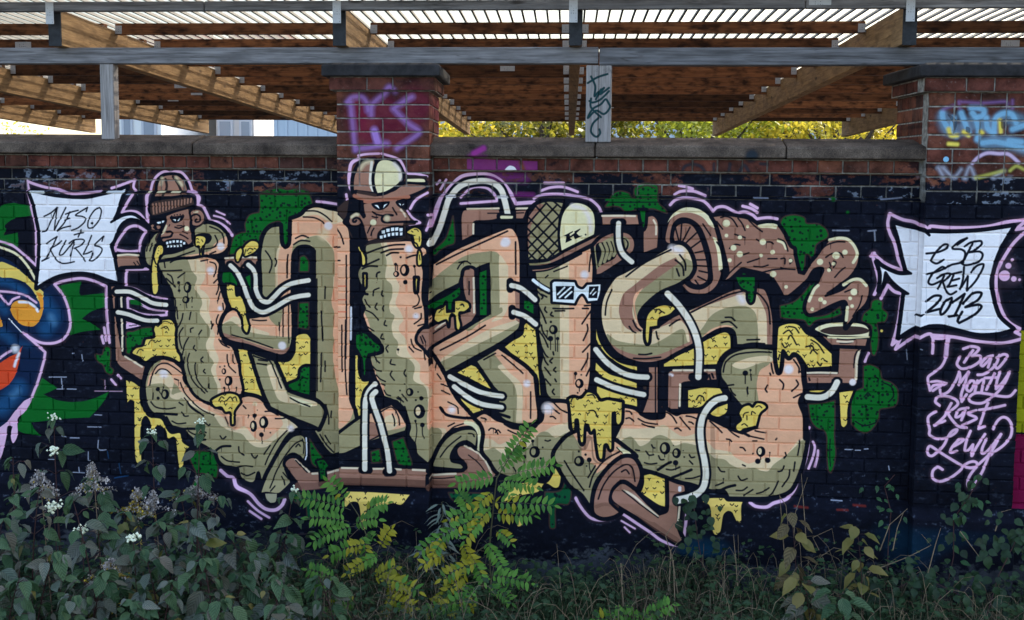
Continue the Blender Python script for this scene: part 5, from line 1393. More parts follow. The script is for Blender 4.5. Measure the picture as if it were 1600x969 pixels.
S|T|7|1|1|1|1892,1305 1923,1336 1934,1382 1936,1451 1964,1512 2007,1527 2047,1495 2094,1448 2157,1413 2259,1392
S|K|14|1|1|1|2601,2511 2639,2510
S|K|14|1|1|1|2748,2522 2783,2519
S|K|16|1|1|1|2680,1991 2641,2038 2622,2092 2618,2177 2616,2293 2616,2506
S|T|8|1|1|1|2680,1991 2641,2038 2622,2092 2618,2177 2616,2293 2616,2506
S|K|16|1|1|1|2684,2037 2660,2068 2672,2122 2710,2229 2740,2344 2756,2421 2765,2513
S|T|8|1|1|1|2684,2037 2660,2068 2672,2122 2710,2229 2740,2344 2756,2421 2765,2513
S|K|13|1|1|1|3407,998 3475,994
S|K|18|1|1|1|3003,1159 3044,1078 3074,987 3104,897 3165,825 3248,797 3338,797 3399,834 3429,901 3449,983
S|T|9|1|1|1|3003,1159 3044,1078 3074,987 3104,897 3165,825 3248,797 3338,797 3399,834 3429,901 3449,983
S|c|5|1|1|1|3415,1003 3471,1001
S|K|4|1|1|1|3400,988 3475,989
S|W|4|1|1|0.8|3089,886 3138,885
S|W|4|1|1|0.8|3391,886 3444,886
S|K|12|1|1|1|3467,1380 3467,1425
S|K|12|1|1|1|3479,1539 3480,1584
S|K|16.5|1|1|1|3475,1403 3524,1415 3569,1446 3614,1485
S|T|7.5|1|1|1|3475,1403 3524,1415 3569,1446 3614,1485
S|K|16.5|1|1|1|3489,1561 3556,1583 3620,1629
S|T|7.5|1|1|1|3489,1561 3556,1583 3620,1629
S|K|16.5|1|1|1|3111,1953 3192,1996 3300,2044 3424,2064
S|T|7.5|1|1|1|3111,1953 3192,1996 3300,2044 3424,2064
S|K|16.5|1|1|1|3137,2013 3216,2073 3300,2113 3421,2131
S|T|7.5|1|1|1|3137,2013 3216,2073 3300,2113 3421,2131
S|K|14|1|1|1|4072,1028 4116,1027
S|K|15.5|1|1|1|4096,1031 4095,1087 4100,1146 4123,1206 4176,1254
S|T|7.5|1|1|1|4096,1031 4095,1087 4100,1146 4123,1206 4176,1254
S|K|14|1|1|1|4542,1922 4609,1917
S|K|16.5|1|1|1|4387,1436 4451,1502 4512,1587 4555,1677 4576,1774 4575,1921
S|T|9.5|1|1|1|4387,1436 4451,1502 4512,1587 4555,1677 4576,1774 4575,1921
S|K|17|1|1|1|3975,1772 4040,1846 4124,1902 4199,1925 4278,1929
S|T|8|1|1|1|3975,1772 4040,1846 4124,1902 4199,1925 4278,1929
S|K|17|1|1|1|3983,1951 4065,1987 4163,2015 4260,2033
S|T|8|1|1|1|3983,1951 4065,1987 4163,2015 4260,2033
S|K|17.5|1|1|1|4730,2042 4679,2058 4635,2101 4603,2167 4594,2243 4604,2335 4624,2426 4632,2510 4613,2588 4551,2632 4469,2652
S|T|9.5|1|1|1|4730,2042 4679,2058 4635,2101 4603,2167 4594,2243 4604,2335 4624,2426 4632,2510 4613,2588 4551,2632 4469,2652
S|K|17|1|1|1|5205,2023 5287,2023 5340,1990 5370,1933
S|T|9|1|1|1|5205,2023 5287,2023 5340,1990 5370,1933
F|W|7|K|1|1||538,882! 596,887 636,896 716,909 813,916 901,915 981,899 1062,879 1146,847! 1125,893 1104,947 1087,1001 1061,1048 1047,1060! 1114,1024 1178,1012 1225,1034 1284,1091! 1233,1054 1169,1039 1121,1063 1088,1109 1062,1171 1039,1199! 1052,1241 1063,1288 1070,1334 1080,1396 1088,1427! 1008,1405 936,1379 856,1368 775,1374 693,1394 611,1435 565,1467! 576,1388 586,1310 594,1193 593,1115 579,1038 565,961|
S|w|4|1|1|1|541,883 580,883 628,884
S|w|4|1|1|1|1030,880 1078,878 1126,878
S|K|2.5|1|1|1|499,884 538,884
S|K|2.5|1|1|1|1141,879 1277,878
S|K|3|1|1|1|612,1123 638,1115 667,1065 711,976
S|K|3|1|1|1|628,1030 673,1007 711,976
S|K|3|1|1|1|711,978 699,1053 691,1110
S|K|3|1|1|1|691,1112 727,1046 766,975
S|K|3|1|1|1|791,1001 754,1068 706,1118! 745,1098 794,1086
S|K|3|1|1|1|763,1015 803,1001 843,991
S|K|3|1|1|1|758,1051 786,1039
S|K|3|1|1|1|893,998 902,973! 850,1003 826,1022 865,1027 887,1039 880,1063 839,1097 796,1113
S|K|3|1|1|1|977,973 945,990 912,1036 902,1074 906,1096 934,1092 971,1050 988,997 980,976 961,978
S|K|3|1|1|1|815,1139 842,1131 870,1126
S|K|3|1|1|1|859,1108 850,1128 839,1152
S|K|4.71|1|0|1|927,1068
S|K|3|1|1|1|706,1151 674,1213 632,1283 606,1301! 648,1282
S|K|3|1|1|1|637,1196 671,1172 706,1152
S|K|3|1|1|1|734,1177 702,1202 666,1221
S|K|3|1|1|1|660,1227 684,1274 707,1301 734,1313 770,1311 810,1302
S|K|3|1|1|1|762,1174 725,1236 718,1262 740,1258 781,1212 814,1174
S|K|3|1|1|1|813,1185 786,1265
S|K|3|1|1|1|781,1191 814,1170 861,1165 877,1176 852,1203 812,1221
S|K|3|1|1|1|820,1221 851,1257 879,1298
S|K|3|1|1|1|923,1142 896,1203 868,1256! 894,1250 922,1237
S|K|3|1|1|1|987,1175 997,1146! 951,1187 939,1202 970,1209 987,1224 973,1255 928,1294 905,1294! 921,1267 926,1248
S|L|6|1|1|1|5630,958 5701,990 5771,1005 5831,1043! 5835,1023 5930,1029 6060,1028 6159,1018 6241,996 6341,981
S|L|6|1|1|1|5630,958 5621,1012 5634,1067 5663,1127 5688,1220! 5717,1275! 5690,1272 5619,1243 5547,1186
S|L|6|1|1|1|5534,1200 5553,1184! 5542,1189 5573,1299 5583,1360 5561,1421
S|L|6|1|1|1|5600,1443 5635,1367! 5674,1402 5723,1414! 5713,1441 5706,1529 5693,1619 5672,1708! 5717,1668! 5692,1733! 5766,1678 5829,1638 5855,1629 5871,1636! 5988,1644 6105,1664 6195,1673 6273,1671 6377,1642
S|L|6|1|1|1|6341,995 6300,1035! 6347,1027
S|L|6|1|1|1|6344,1054 6289,1113 6236,1205 6212,1265 6207,1319 6213,1384 6238,1476 6283,1551 6353,1593! 6323,1610! 6376,1636
F|W|7.5|K|1|1||5653,1012! 5713,1028 5777,1041 5805,1051 5832,1073! 5826,1056 5920,1056 6035,1051 6139,1041 6286,1016! 6265,1055 6236,1109 6217,1152 6199,1205 6184,1276 6177,1341 6199,1439 6224,1509 6252,1546 6309,1592! 6260,1612 6182,1624 6103,1623 6007,1600 5922,1580 5853,1582! 5795,1605 5748,1634 5706,1666! 5715,1568 5724,1457 5728,1413! 5750,1413! 5700,1380 5655,1340 5619,1293! 5608,1359 5587,1398! 5593,1343 5589,1288 5568,1233! 5593,1255 5642,1281 5697,1300 5761,1297! 5734,1280! 5715,1219 5684,1105|
F|L|0|K|1|1||5855,1629! 5903,1646 5988,1650! 5925,1662 5872,1658|
S|L|10.8|1|0|1|6268,1238
S|L|19.9|1|0|1|6250,1294
S|L|9.94|1|0|1|6301,1311
S|L|5.12|1|0|1|6332,1315
S|L|6.03|1|0|1|6288,1205
S|K|4.2|1|1|1|5820,1176 5883,1167 5929,1145 5936,1126 5913,1125 5872,1167 5848,1211 5854,1222 5880,1231 5916,1210
S|K|4.2|1|1|1|6037,1087 5986,1125
S|K|4.2|1|1|1|6037,1087 5996,1106 5961,1145 6008,1150 6031,1171 6017,1219 5960,1237 5924,1259
S|K|4.2|1|1|1|6028,1133 6059,1111 6111,1102 6117,1121 6082,1154 6051,1166! 6108,1161 6127,1180 6111,1215 6070,1232 6033,1238 6014,1228
S|K|4.2|1|1|1|6070,1116 6036,1187 6022,1225
S|K|4.2|1|1|1|5828,1292 5887,1275 5926,1256! 5908,1250 5857,1292 5837,1336 5859,1350 5906,1328
S|K|4.2|1|1|1|5884,1313 5920,1291 5956,1288 5942,1312 5911,1335
S|K|4.2|1|1|1|5923,1296 5892,1373
S|K|4.2|1|1|1|5916,1335 5940,1388 5962,1404 5992,1387
S|K|4.2|1|1|1|5977,1287 5954,1345 5944,1362! 5991,1352
S|K|4.2|1|1|1|5962,1290 6014,1276
S|K|4.2|1|1|1|5969,1325 6005,1314
S|K|4.2|1|1|1|6028,1249 6026,1316 6013,1373! 6052,1300! 6050,1381! 6095,1326 6128,1261 6132,1231 6096,1242 6069,1278
S|K|5|1|1|1|5831,1445 5872,1414 5909,1416 5895,1449 5834,1507! 5904,1487
S|K|5|1|1|1|5968,1423 5932,1448 5910,1498 5919,1519 5949,1486 5968,1442 5968,1423
S|K|5|1|1|1|5974,1450 6038,1400! 6012,1469 5988,1524
S|K|5|1|1|1|5959,1529 6003,1521
S|K|5|1|1|1|6032,1455 6082,1397 6129,1393 6110,1434 6046,1474! 6116,1459 6133,1472 6098,1516 6016,1564! 6007,1551 6029,1501
F|K|0|K|1|1||5789,1533 5808,1519 5826,1518 5814,1532 5792,1538|
F|e|0|K|1|0.5||5818,1225! 5824,1225! 5837,1536! 5835,1562!|
S|L|5.5|1|1|1|5875,1650 5878,1691 5877,1739
S|L|8|1|1|1|5959,1653 5954,1703 5952,1757
S|L|5|1|1|1|5954,1735 5947,1776 5926,1817 5888,1850 5858,1878 5866,1927 5872,1952! 5891,1924 5961,1910! 5912,1898 5877,1903
S|L|5|1|1|1|5961,1910 5918,1932 5888,1953
S|L|5.2|1|1|1|6098,1718 6077,1750 6053,1787
S|L|5.2|1|1|1|6045,1710 6088,1696 6128,1704 6120,1726 6095,1750! 6138,1749 6140,1776 6097,1809 6045,1824 6018,1806 6015,1788 6029,1756
S|L|5.2|1|1|1|6208,1745 6174,1757 6145,1794 6156,1805 6200,1757! 6185,1812
S|L|5.2|1|1|1|6243,1742 6228,1792 6186,1839 6158,1853 6130,1856
S|L|5.2|1|1|1|6231,1756 6265,1737 6287,1746 6267,1782 6236,1817 6219,1797
S|L|5.2|1|1|1|5927,1946 5937,1973 5976,1954 6009,1898 6029,1842! 6035,1879 6030,1916! 6056,1874 6081,1841! 6062,1910 6045,1970 6049,2011! 6074,1970
S|L|5.2|1|1|1|6092,1891 6072,1933 6091,1951 6113,1914 6110,1893 6092,1891
S|L|5.2|1|1|1|6130,1890 6119,1952
S|L|5.2|1|1|1|6124,1918 6145,1890 6164,1885 6156,1949
S|L|5.2|1|1|1|6222,1847 6202,1893 6182,1939
S|L|5.2|1|1|1|6170,1873 6240,1869
S|L|5.2|1|1|1|6252,1837 6237,1888 6234,1934! 6268,1896 6304,1836
S|L|5.2|1|1|1|6304,1836 6277,1905 6227,1970 6172,2013 6129,2019 6093,2006 6096,1978 6130,1959 6192,1964 6258,1975 6311,1973 6340,1940
S|L|5.2|1|1|1|5929,2037 5904,2015 5920,1987 5969,1984 6013,1999 6028,2026 5998,2059 5977,2078
S|L|5.2|1|1|1|5992,2022 5972,2064 5956,2101 5905,2153! 5961,2124
S|L|5.2|1|1|1|5973,2078 6001,2118 6038,2154 6082,2161
S|L|5.2|1|1|1|6086,2047 6038,2058 6020,2099 6044,2094 6073,2061! 6052,2117
S|L|5.2|1|1|1|6131,2060 6087,2079 6128,2097 6133,2108 6060,2147
S|L|5.2|1|1|1|6194,2017 6171,2082 6149,2165! 6183,2150
S|L|5.2|1|1|1|6148,2057 6218,2044 6287,2026
S|L|5.2|1|1|1|5911,2072 5868,2107 5879,2177 5881,2208 5926,2229 5979,2220 6022,2191 6030,2172 6004,2183 5983,2215 5963,2262 5933,2300 5899,2328 5877,2320 5873,2287 5888,2272 5938,2304 6011,2348 6074,2383 6115,2392 6145,2384 6149,2363 6126,2354 6091,2369 6049,2417 5994,2460 5945,2476 5909,2458 5907,2416 5933,2393 5960,2406
S|L|5.2|1|1|1|6008,2274 6051,2248 6070,2229 6046,2229 6008,2274 6000,2305 6035,2297
S|L|5.2|1|1|1|6105,2179 6086,2235 6079,2291 6097,2290 6122,2257! 6118,2322 6140,2275 6185,2195
S|L|5.2|1|1|1|6195,2223 6175,2274 6175,2306 6199,2296 6236,2249 6273,2193
S|L|5.2|1|1|1|6273,2193 6221,2300 6154,2376 6112,2438 6103,2489 6124,2512 6149,2474 6182,2408 6209,2333 6234,2302 6289,2257 6326,2205 6330,2145 6308,2105 6277,2095 6248,2120 6230,2164
F|M|0|K|1|1||6383,2210! 6360,2233 6369,2269 6372,2491 6376,2640! 6981,2641! 6956,2194!|
F|X|0|K|1|1||6361,1613! 6358,1758 6372,1903 6368,2049 6372,2199! 6956,2198! 6922,1601!|
S|m|62|24|1|0.62|2737,401 2634,456 2718,520 2830,492 2915,364
S|m|40|25|1|0.7|2587,365 2605,493
S|q|10|7|1|0.78|2521,347 2550,319 2606,315 2634,347 2643,392
S|q|10|7|1|0.78|2540,347 2549,438 2558,521 2567,622
S|q|10|7|1|0.78|2803,282 2775,260 2747,292 2671,356 2662,420
S|q|10|7|1|0.78|2901,314 2859,337 2793,383! 2877,465 2943,510 2924,537 2812,611
S|q|10|7|1|0.78|2586,613 2642,608 2718,594
S|q|10|7|1|0.78|2680,502 2699,566 2755,584
S|q|12|5|1|1|2680,511 2699,575
S|v|11|6|1|1|3256,635 3312,606
F|v|0|K|1|0.75||3209,665! 3622,677! 3623,732! 3210,732!|
F|W|0|K|1|1||3432,726 3458,704 3488,711 3503,733! 3435,733!|
S|v|9|8|1|0.7|3232,650 3322,656
S|r|6|5|1|1|3525,685 3540,722
S|v|12|14|1|0.5|3353,768 3548,773
S|v|7|5|1|0.6|3497,870 3594,873
S|s|5|3|1|0.8|4456,729 4470,700 4514,688 4558,699 4588,735
S|s|5|3|1|0.8|4634,684 4635,739
S|s|5|3|1|0.8|4725,683 4719,734
S|s|5|3|1|0.8|4777,734 4805,690 4835,733
S|s|5|3|1|0.8|4898,682 4935,685
S|s|20|6|0|0.9|4843,639
S|t|24|10|1|0.55|5881,423 5911,485 5992,485 6045,450 6140,464 6205,422 6286,435
S|t|24|10|1|0.55|6117,560 6211,553 6327,586
S|t|11|6|1|0.9|5874,396 5882,437 5926,506 5953,520
S|t|11|6|1|0.9|5936,423 5928,478
S|t|11|6|1|0.9|5975,396 5998,450 6020,505
S|t|11|6|1|0.9|6028,368 6068,368 6096,381 6090,409 6057,416 6036,395
S|t|11|6|1|0.9|6058,436 6074,491 6069,540
S|t|11|6|1|0.9|6111,422 6120,477 6155,505
S|t|11|6|1|0.9|6155,505 6159,436 6191,402 6244,401 6273,449
S|t|11|6|1|0.9|6255,484 6314,463
S|t|11|6|1|0.9|6097,560 6171,553 6320,586
S|t|11|6|1|0.9|6238,546 6305,552
S|q|5|6|1|0.7|5959,334 5967,368
S|q|5|6|1|0.7|5972,334 6094,340 6214,333 6222,360
S|q|5|6|1|0.7|6247,326 6249,367
S|q|5|6|1|0.7|5933,354 5879,375
S|y|7|4|1|1|5911,485 5926,520 5960,519
S|y|7|4|1|1|5993,499 6021,519
S|y|7|4|1|1|6185,436 6192,498
S|y|7|4|1|1|5915,565 5962,568
S|y|7|4|1|1|6087,498 6094,505
F|K|0|K|1|0.7||5901,403 5935,416 5957,451 5945,492 5937,458 5915,423|
F|K|0|K|1|0.7||6005,471 6026,478 6027,505 6006,499|
F|K|0|K|1|0.7||6192,436 6219,436 6214,477 6194,477|
S|t|8.63|1|0|1|5905,651
S|g|6|3|1|1|6048,671 6080,636 6126,615 6187,618 6241,621 6297,666
S|n|7|6|1|0.8|5866,700 5895,748
S|n|7|6|1|0.8|5893,700 5950,748 5989,706
S|n|7|6|1|0.8|6011,754 6035,692 6065,747
S|n|7|6|1|0.8|6166,746 6219,711
S|x|6|4|1|0.8|6072,750 6112,740 6219,711
S|x|6|4|1|0.8|6252,711 6285,686 6326,703
S|p|3.4|1|1|1|3906,228 3962,195 4018,177
S|p|3.4|1|1|1|3924,191 3949,246 3945,302 3963,283 4000,255! 3977,292 4028,255
S|p|3.4|1|1|1|3982,264 3954,320
S|p|3.4|1|1|1|3917,330 3936,339 3982,320 4028,274
S|p|3.4|1|1|1|4030,348 4010,320 3983,348 3936,376 3909,427 3955,385 4002,404 4035,366 4025,339
S|p|3.4|1|1|1|3926,316 3927,367 3984,422
S|p|3.4|1|1|1|3970,427 3938,460 3929,506 3958,534 3981,515 3976,492"""
ILL = (.71, .86, 1.04)
def alb(c): return [min(.85, v/i) for v, i in zip(S2L(PAL[c]), ILL)]
def paint_image():
    w, h = int(TW*PXM), int(TH*PXM); cv = Canvas(w, h); rng = np.random.default_rng(3); sc = .268**-1*K*1.0
    # black roller coat: everywhere under the ledge, patchy above it, worn off near the ground
    def vnoise(cx, cy, seed):
        r = np.random.default_rng(seed); gx, gy = int(w/cx)+3, int(h/cy)+3; g = r.random((gy, gx)).astype(np.float32)
        X = np.arange(w)/cx; Y = np.arange(h)/cy; xi = X.astype(int); yi = Y.astype(int)
        fx = X-xi; fy = (Y-yi)[:, None]; fx = fx*fx*(3-2*fx); fy = fy*fy*(3-2*fy)
        return (g[yi][:, xi]*(1-fx)+g[yi][:, xi+1]*fx)*(1-fy)+(g[yi+1][:, xi]*(1-fx)+g[yi+1][:, xi+1]*fx)*fy
    fine = .5*vnoise(18, 10, 1)+.3*vnoise(7, 5, 2)+.2*vnoise(3, 3, 3); big = .6*vnoise(150, 40, 4)+.4*fine
    Z = (TZ1-np.arange(h)/PXM)[:, None]*np.ones((1, w), np.float32); X = (TX0+np.arange(w)/PXM)[None]*np.ones((h, 1), np.float32)
    a = np.ones((h, w), np.float32)
    ss = lambda t: np.clip(t, 0, 1)
    up = ss((.655-big)*13+.5)
    a = np.where(Z > 2.332, up, a)
    a = np.where(Z > 2.478, ss((.34-big)*11)*.8, a)
    a = np.where(Z > 2.56, ss((.30-big)*7)*.5, a)
    a *= ss((Z-.30*big-.16*fine+.03)*16)
    blk = np.array(alb('K'), np.float32)[None, None]*(1+.9*(big[..., None]-.4)+.5*(fine[..., None]-.5))
    dust = ss((fine-.72)*7)*ss((big-.45)*6)*.18*(Z < .75)+ss((fine-.66)*6)*.05
    blk = blk+dust[..., None]*np.array([.22, .26, .34], np.float32)
    blk += (ss((vnoise(300, 90, 9)-.72)*6)*ss((.55-Z)*5)*ss((X+.2)*3))[..., None]*np.array([.0, .03, .06], np.float32)
    cv.im[..., :3] = np.clip(blk, .003, 1); cv.im[..., 3] = a
    # splashes of old white and blue paint over the ledge
    sp = ss((fine-.56)*10)*ss((vnoise(60, 26, 12)-.52)*7)*((Z > 2.325) & (Z < 2.50))*ss((.6-np.abs(vnoise(500, 500, 5)-.2)))
    for c, m in (((.5, .57, .7), sp*.8),):
        cv.im[..., :3] = cv.im[..., :3]*(1-m[..., None])+np.array(c, np.float32)*m[..., None]; cv.im[..., 3] = np.maximum(cv.im[..., 3], m)
    def pts(s):
        r = []
        for t in s.split():
            c = t[-1] == '!'; x, y = t.rstrip('!').split(','); r.append((float(x)*K, float(y)*K, c))
        return r
    cc = lambda c: [*alb(c), 1]
    for ln in PAINT.split('\n'):
        o = ln.split('|')
        if o[0] == 'F':
            _, c, ow, oc, sm, op, spt, p, bands = o; ow = float(ow); op = float(op)
            q = pts(p); Q = spline(q, True, 6) if sm == '1' else np.array([t[:2] for t in q])
            if ow: cv.put(cv.strokemask(np.vstack([Q, Q[:1]]), ow*sc*1.22), cc(oc), op)
            m = cv.polymask(Q)
            if m is None: continue
            cv.put(m, cc(c), op)
            for b in bands.split(';'):
                if b:
                    mm = cv.polymask(spline(pts(b[2:]), True, 6))
                    if mm is not None: cv.put(mm, cc(b[0]), 1, clip=m)
            if spt:
                x0, y0, am = m; st = (8. if spt == 'g' else 12.)*sc
                for yy in np.arange(y0, y0+am.shape[0], st):
                    for xx in np.arange(x0, x0+am.shape[1], st):
                        px = xx+rng.uniform(-.42, .42)*st; py = yy+rng.uniform(-.42, .42)*st
                        if rng.random() < .2: continue
                        ix, iy = int(px)-x0, int(py)-y0
                        if not (2 <= ix < am.shape[1]-2 and 2 <= iy < am.shape[0]-2) or am[iy-2:iy+3, ix-2:ix+3].min() < .9: continue
                        if spt == 'g': cv.put(cv.strokemask(np.array([[px, py]]), 2*rng.uniform(1.4, 2.4)*sc), cc('K'), .9, clip=m)
                        else:
                            e = rng.uniform(2, 3)*sc; k = rng.integers(3)
                            q = [(px-e, py-e*.3, 0), (px, py+e*.4, 0), (px+e, py-e*.4, 0)] if k < 2 else [(px-e*.8, py+e*.3, 0), (px, py-e*.5, 0), (px+e*.8, py+e*.4, 0)]
                            cv.put(cv.strokemask(spline(q, False, 4), 1.5*sc), cc('K'), 1, clip=m)
                            if k == 1: cv.put(cv.strokemask(np.array([[px, py+e*.4], [px, py+e*1.3]]), 1.3*sc), cc('K'), 1, clip=m)
            if ow: cv.put(cv.strokemask(np.vstack([Q, Q[:1]]), ow*sc*.55), cc(oc), op)
        else:
            _, c, wd, soft, sm, op, p = o; wd = float(wd); q = pts(p)
            Q = spline(q, False, 8) if (sm == '1' and len(q) > 2) else np.array([t[:2] for t in q])
            if c == 'L': cv.put(cv.strokemask(Q, wd*sc*1.5, wd*sc*1.2), cc('L'), .045)
            if c == 'K' and 2.4 < wd < 6 and rng.random() < .10:
                d = rng.uniform(4, 13)*sc; e = Q[len(Q)//2]; cv.put(cv.strokemask(np.array([e, e+[0, d]]), np.array([1.5, .7])*sc), cc('K'), .9)
            cv.put(cv.strokemask(Q, wd*sc*(.84 if c in 'Kk' and wd < 7 else .8 if c == 'L' else 1), max(1, float(soft)*sc)), cc(c), float(op))
    im = cv.im
    im[..., :3] *= (1+.16*(fine-.5)+.10*(vnoise(40, 30, 21)-.5))[..., None]
    q = ss((X+4.16)/.08)[..., None]; im[..., :3] = im[..., :3]*q+blk*(1-q)
    img = bpy.data.images.new('wall_paint', w, h, alpha=True, float_buffer=False); img.alpha_mode = 'CHANNEL_PACKED'
    rgb = np.clip(im[..., :3], 0, 1); rgb = np.where(rgb < .0031308, rgb*12.92, 1.055*rgb**(1/2.4)-.055)
    buf = np.concatenate([rgb, np.clip(im[..., 3:], 0, 1)], 2)[::-1].astype(np.float32)
    img.pixels.foreach_set(np.ascontiguousarray(buf).ravel()); img.pack()
    return img
PAINT_IMG = paint_image()
def painted(name, base, rough=.7, wear=.0, thin=False):
    """base(N, L, pos, obj) -> colour socket; the paint lies over it where the painters put it"""
    m, N, L, B = newmat(name)
    geo = N.new('ShaderNodeNewGeometry'); pos = geo.outputs['Position']; ob = N.new('ShaderNodeObjectInfo')
    sep = N.new('ShaderNodeSeparateXYZ'); L.new(pos, sep.inputs[0])
    def ma(op, a, b):
        n = N.new('ShaderNodeMath'); n.operation = op
        for i, v in enumerate((a, b)):
            if hasattr(v, 'is_output'): L.new(v, n.inputs[i])
            else: n.inputs[i].default_value = v
        return n.outputs[0]
    u = ma('DIVIDE', ma('SUBTRACT', sep.outputs[0], TX0), TW); v = ma('DIVIDE', ma('SUBTRACT', sep.outputs[2], TZ1-TH), TH)
    cmb = N.new('ShaderNodeCombineXYZ'); L.new(u, cmb.inputs[0]); L.new(v, cmb.inputs[1])
    ti = N.new('ShaderNodeTexImage'); ti.image = PAINT_IMG; ti.extension = 'EXTEND'; L.new(cmb.outputs[0], ti.inputs[0])
    col, h = base(N, L, pos, ob)
    chip = noise(N, L, pos, 55, 5, .7); cr = ramp(N, (.27, (0, 0, 0)), (.33, (1, 1, 1))); L.new(chip.outputs[0], cr.inputs[0])
    al = ma('MULTIPLY', ti.outputs['Alpha'], cr.outputs[0]) if wear else ti.outputs['Alpha']
    if thin:
        mr = N.new('ShaderNodeMapRange'); L.new(sep.outputs[2], mr.inputs[0])
        for i, v in ((1, 2.325), (2, 2.345), (3, 1.), (4, .38)): mr.inputs[i].default_value = v
        al = ma('MULTIPLY', al, mr.outputs[0])
    per = ma('ADD', ma('MULTIPLY', ob.outputs['Random'], .16), .92)
    pc = mixrgb(N, L, 1., ti.outputs[0], per, 'MULTIPLY')
    L.new(mixrgb(N, L, al, col, pc), B.inputs['Base Color'])
    B.inputs['Roughness'].default_value = rough; B.inputs['Specular IOR Level'].default_value = .07
    bump(N, L, B, h, .5, .004)
    return m
def brick_base(N, L, pos, ob):
    r = ramp(N, (0, (.10, .034, .024)), (.35, (.175, .052, .034)), (.6, (.13, .042, .030)), (.8, (.24, .082, .045)), (1, (.065, .030, .026)))
    L.new(ob.outputs['Random'], r.inputs[0])
    n = noise(N, L, pos, 9, 6, .65); n2 = noise(N, L, pos, 60, 4, .6)
    d = ramp(N, (.38, (.16, .15, .15)), (.62, (1, 1, 1))); L.new(n.outputs[0], d.inputs[0])
    c = mixrgb(N, L, .85, r.outputs[0], d.outputs[0], 'MULTIPLY')
    s = ramp(N, (.62, (0, 0, 0)), (.74, (1, 1, 1))); L.new(n2.outputs[0], s.inputs[0])
    return mixrgb(N, L, mixrgb(N, L, 1., s.outputs[0], (.22, .22, .22), 'MULTIPLY'), c, (.45, .4, .38)), n2.outputs[0]
def mortar_base(N, L, pos, ob):
    n = noise(N, L, pos, 30, 5, .6); r = ramp(N, (.3, (.10, .09, .08)), (.5, (.26, .24, .21)), (.75, (.44, .41, .36))); L.new(n.outputs[0], r.inputs[0])
    return r.outputs[0], n.outputs[0]
def stone_base(N, L, pos, ob):
    n = noise(N, L, pos, 7, 7, .65); n2 = noise(N, L, pos, 140, 3, .6)
    r = ramp(N, (.3, (.04, .031, .026)), (.5, (.105, .080, .064)), (.7, (.18, .14, .11))); L.new(n.outputs[0], r.inputs[0])
    s = ramp(N, (.35, (.55, .55, .55)), (.7, (1.25, 1.2, 1.15))); L.new(n2.outputs[0], s.inputs[0])
    return mixrgb(N, L, 1., r.outputs[0], s.outputs[0], 'MULTIPLY'), n2.outputs[0]
def render_base(N, L, pos, ob):
    n = noise(N, L, pos, 5, 7, .65); r = ramp(N, (.35, (.012, .013, .018)), (.75, (.06, .065, .075))); L.new(n.outputs[0], r.inputs[0])
    n2 = noise(N, L, pos, 60, 3, .6); return r.outputs[0], n2.outputs[0]
M_BRICK = painted('painted_brick', brick_base, .68, 1)
M_MORTAR = painted('painted_mortar', mortar_base, .85, 0, True)
M_COPING = painted('coping_concrete', stone_base, .9)
M_PLINTH = painted('painted_plinth', render_base, .75)
def wood(name, c1, c2, stain, SX=(2.2, 3, 9), vlo=.72, vhi=1.2, stainamt=.6, rough=.75, axis='X'):
    m, N, L, B = newmat(name); tc = N.new('ShaderNodeTexCoord'); ob = N.new('ShaderNodeObjectInfo')
    add = N.new('ShaderNodeVectorMath'); add.operation = 'ADD'; L.new(tc.outputs['Object'], add.inputs[0]); L.new(ob.outputs['Location'], add.inputs[1])
    p = add.outputs[0]; st = {'X': (1.2, 28, 28), 'Y': (28, 1.2, 28), 'Z': (28, 28, 1.2)}[axis]; st2 = {'X': SX, 'Y': (3, 2.2, 9), 'Z': (6, 6, 2)}[axis]
    g = noise(N, L, p, 2.2, 6, .62, st); s = noise(N, L, p, 2.4, 3, .5, st2)
    r = ramp(N, (.3, c1), (.68, c2)); L.new(g.outputs[0], r.inputs[0])
    sr = ramp(N, (.44, (0, 0, 0)), (.70, (stainamt,)*3)); L.new(s.outputs[0], sr.inputs[0])
    c = mixrgb(N, L, sr.outputs[0], r.outputs[0], stain)
    mp = N.new('ShaderNodeMapping'); mp.inputs['Scale'].default_value = {'X': (2.6, 9, 9), 'Y': (9, 2.6, 9), 'Z': (9, 9, 2.6)}[axis]; L.new(p, mp.inputs['Vector'])
    vk = N.new('ShaderNodeTexVoronoi'); vk.inputs['Scale'].default_value = 1.; L.new(mp.outputs[0], vk.inputs['Vector']); kr = ramp(N, (.07, (.3, .27, .25)), (.15, (1, 1, 1))); L.new(vk.outputs['Distance'], kr.inputs[0])
    c = mixrgb(N, L, .9, c, kr.outputs[0], 'MULTIPLY')
    ck = noise(N, L, p, 1., 2, .5, tuple(v*.9 for v in st)); cr = ramp(N, (.485, (1, 1, 1)), (.5, (.35, .33, .32)), (.515, (1, 1, 1))); L.new(ck.outputs[0], cr.inputs[0]); c = mixrgb(N, L, .55, c, cr.outputs[0], 'MULTIPLY')
    v = ramp(N, (0, (vlo,)*3), (1, (vhi, vhi*.96, vhi*.92))); L.new(ob.outputs['Random'], v.inputs[0])
    L.new(mixrgb(N, L, 1., c, v.outputs[0], 'MULTIPLY'), B.inputs['Base Color']); B.inputs['Roughness'].default_value = rough; B.inputs['Specular IOR Level'].default_value = .2
    bump(N, L, B, g.outputs[0], .5, .004); return m
M_WGREY = wood('weathered_grey_timber', (.085, .082, .085), (.27, .27, .29), (.05, .05, .055), stainamt=.5)
M_WPURL = wood('brown_purlin_timber', (.11, .040, .017), (.25, .110, .047), (.016, .007, .005), SX=(4.5, 4, 11), vlo=.28, vhi=1.65, stainamt=.92)
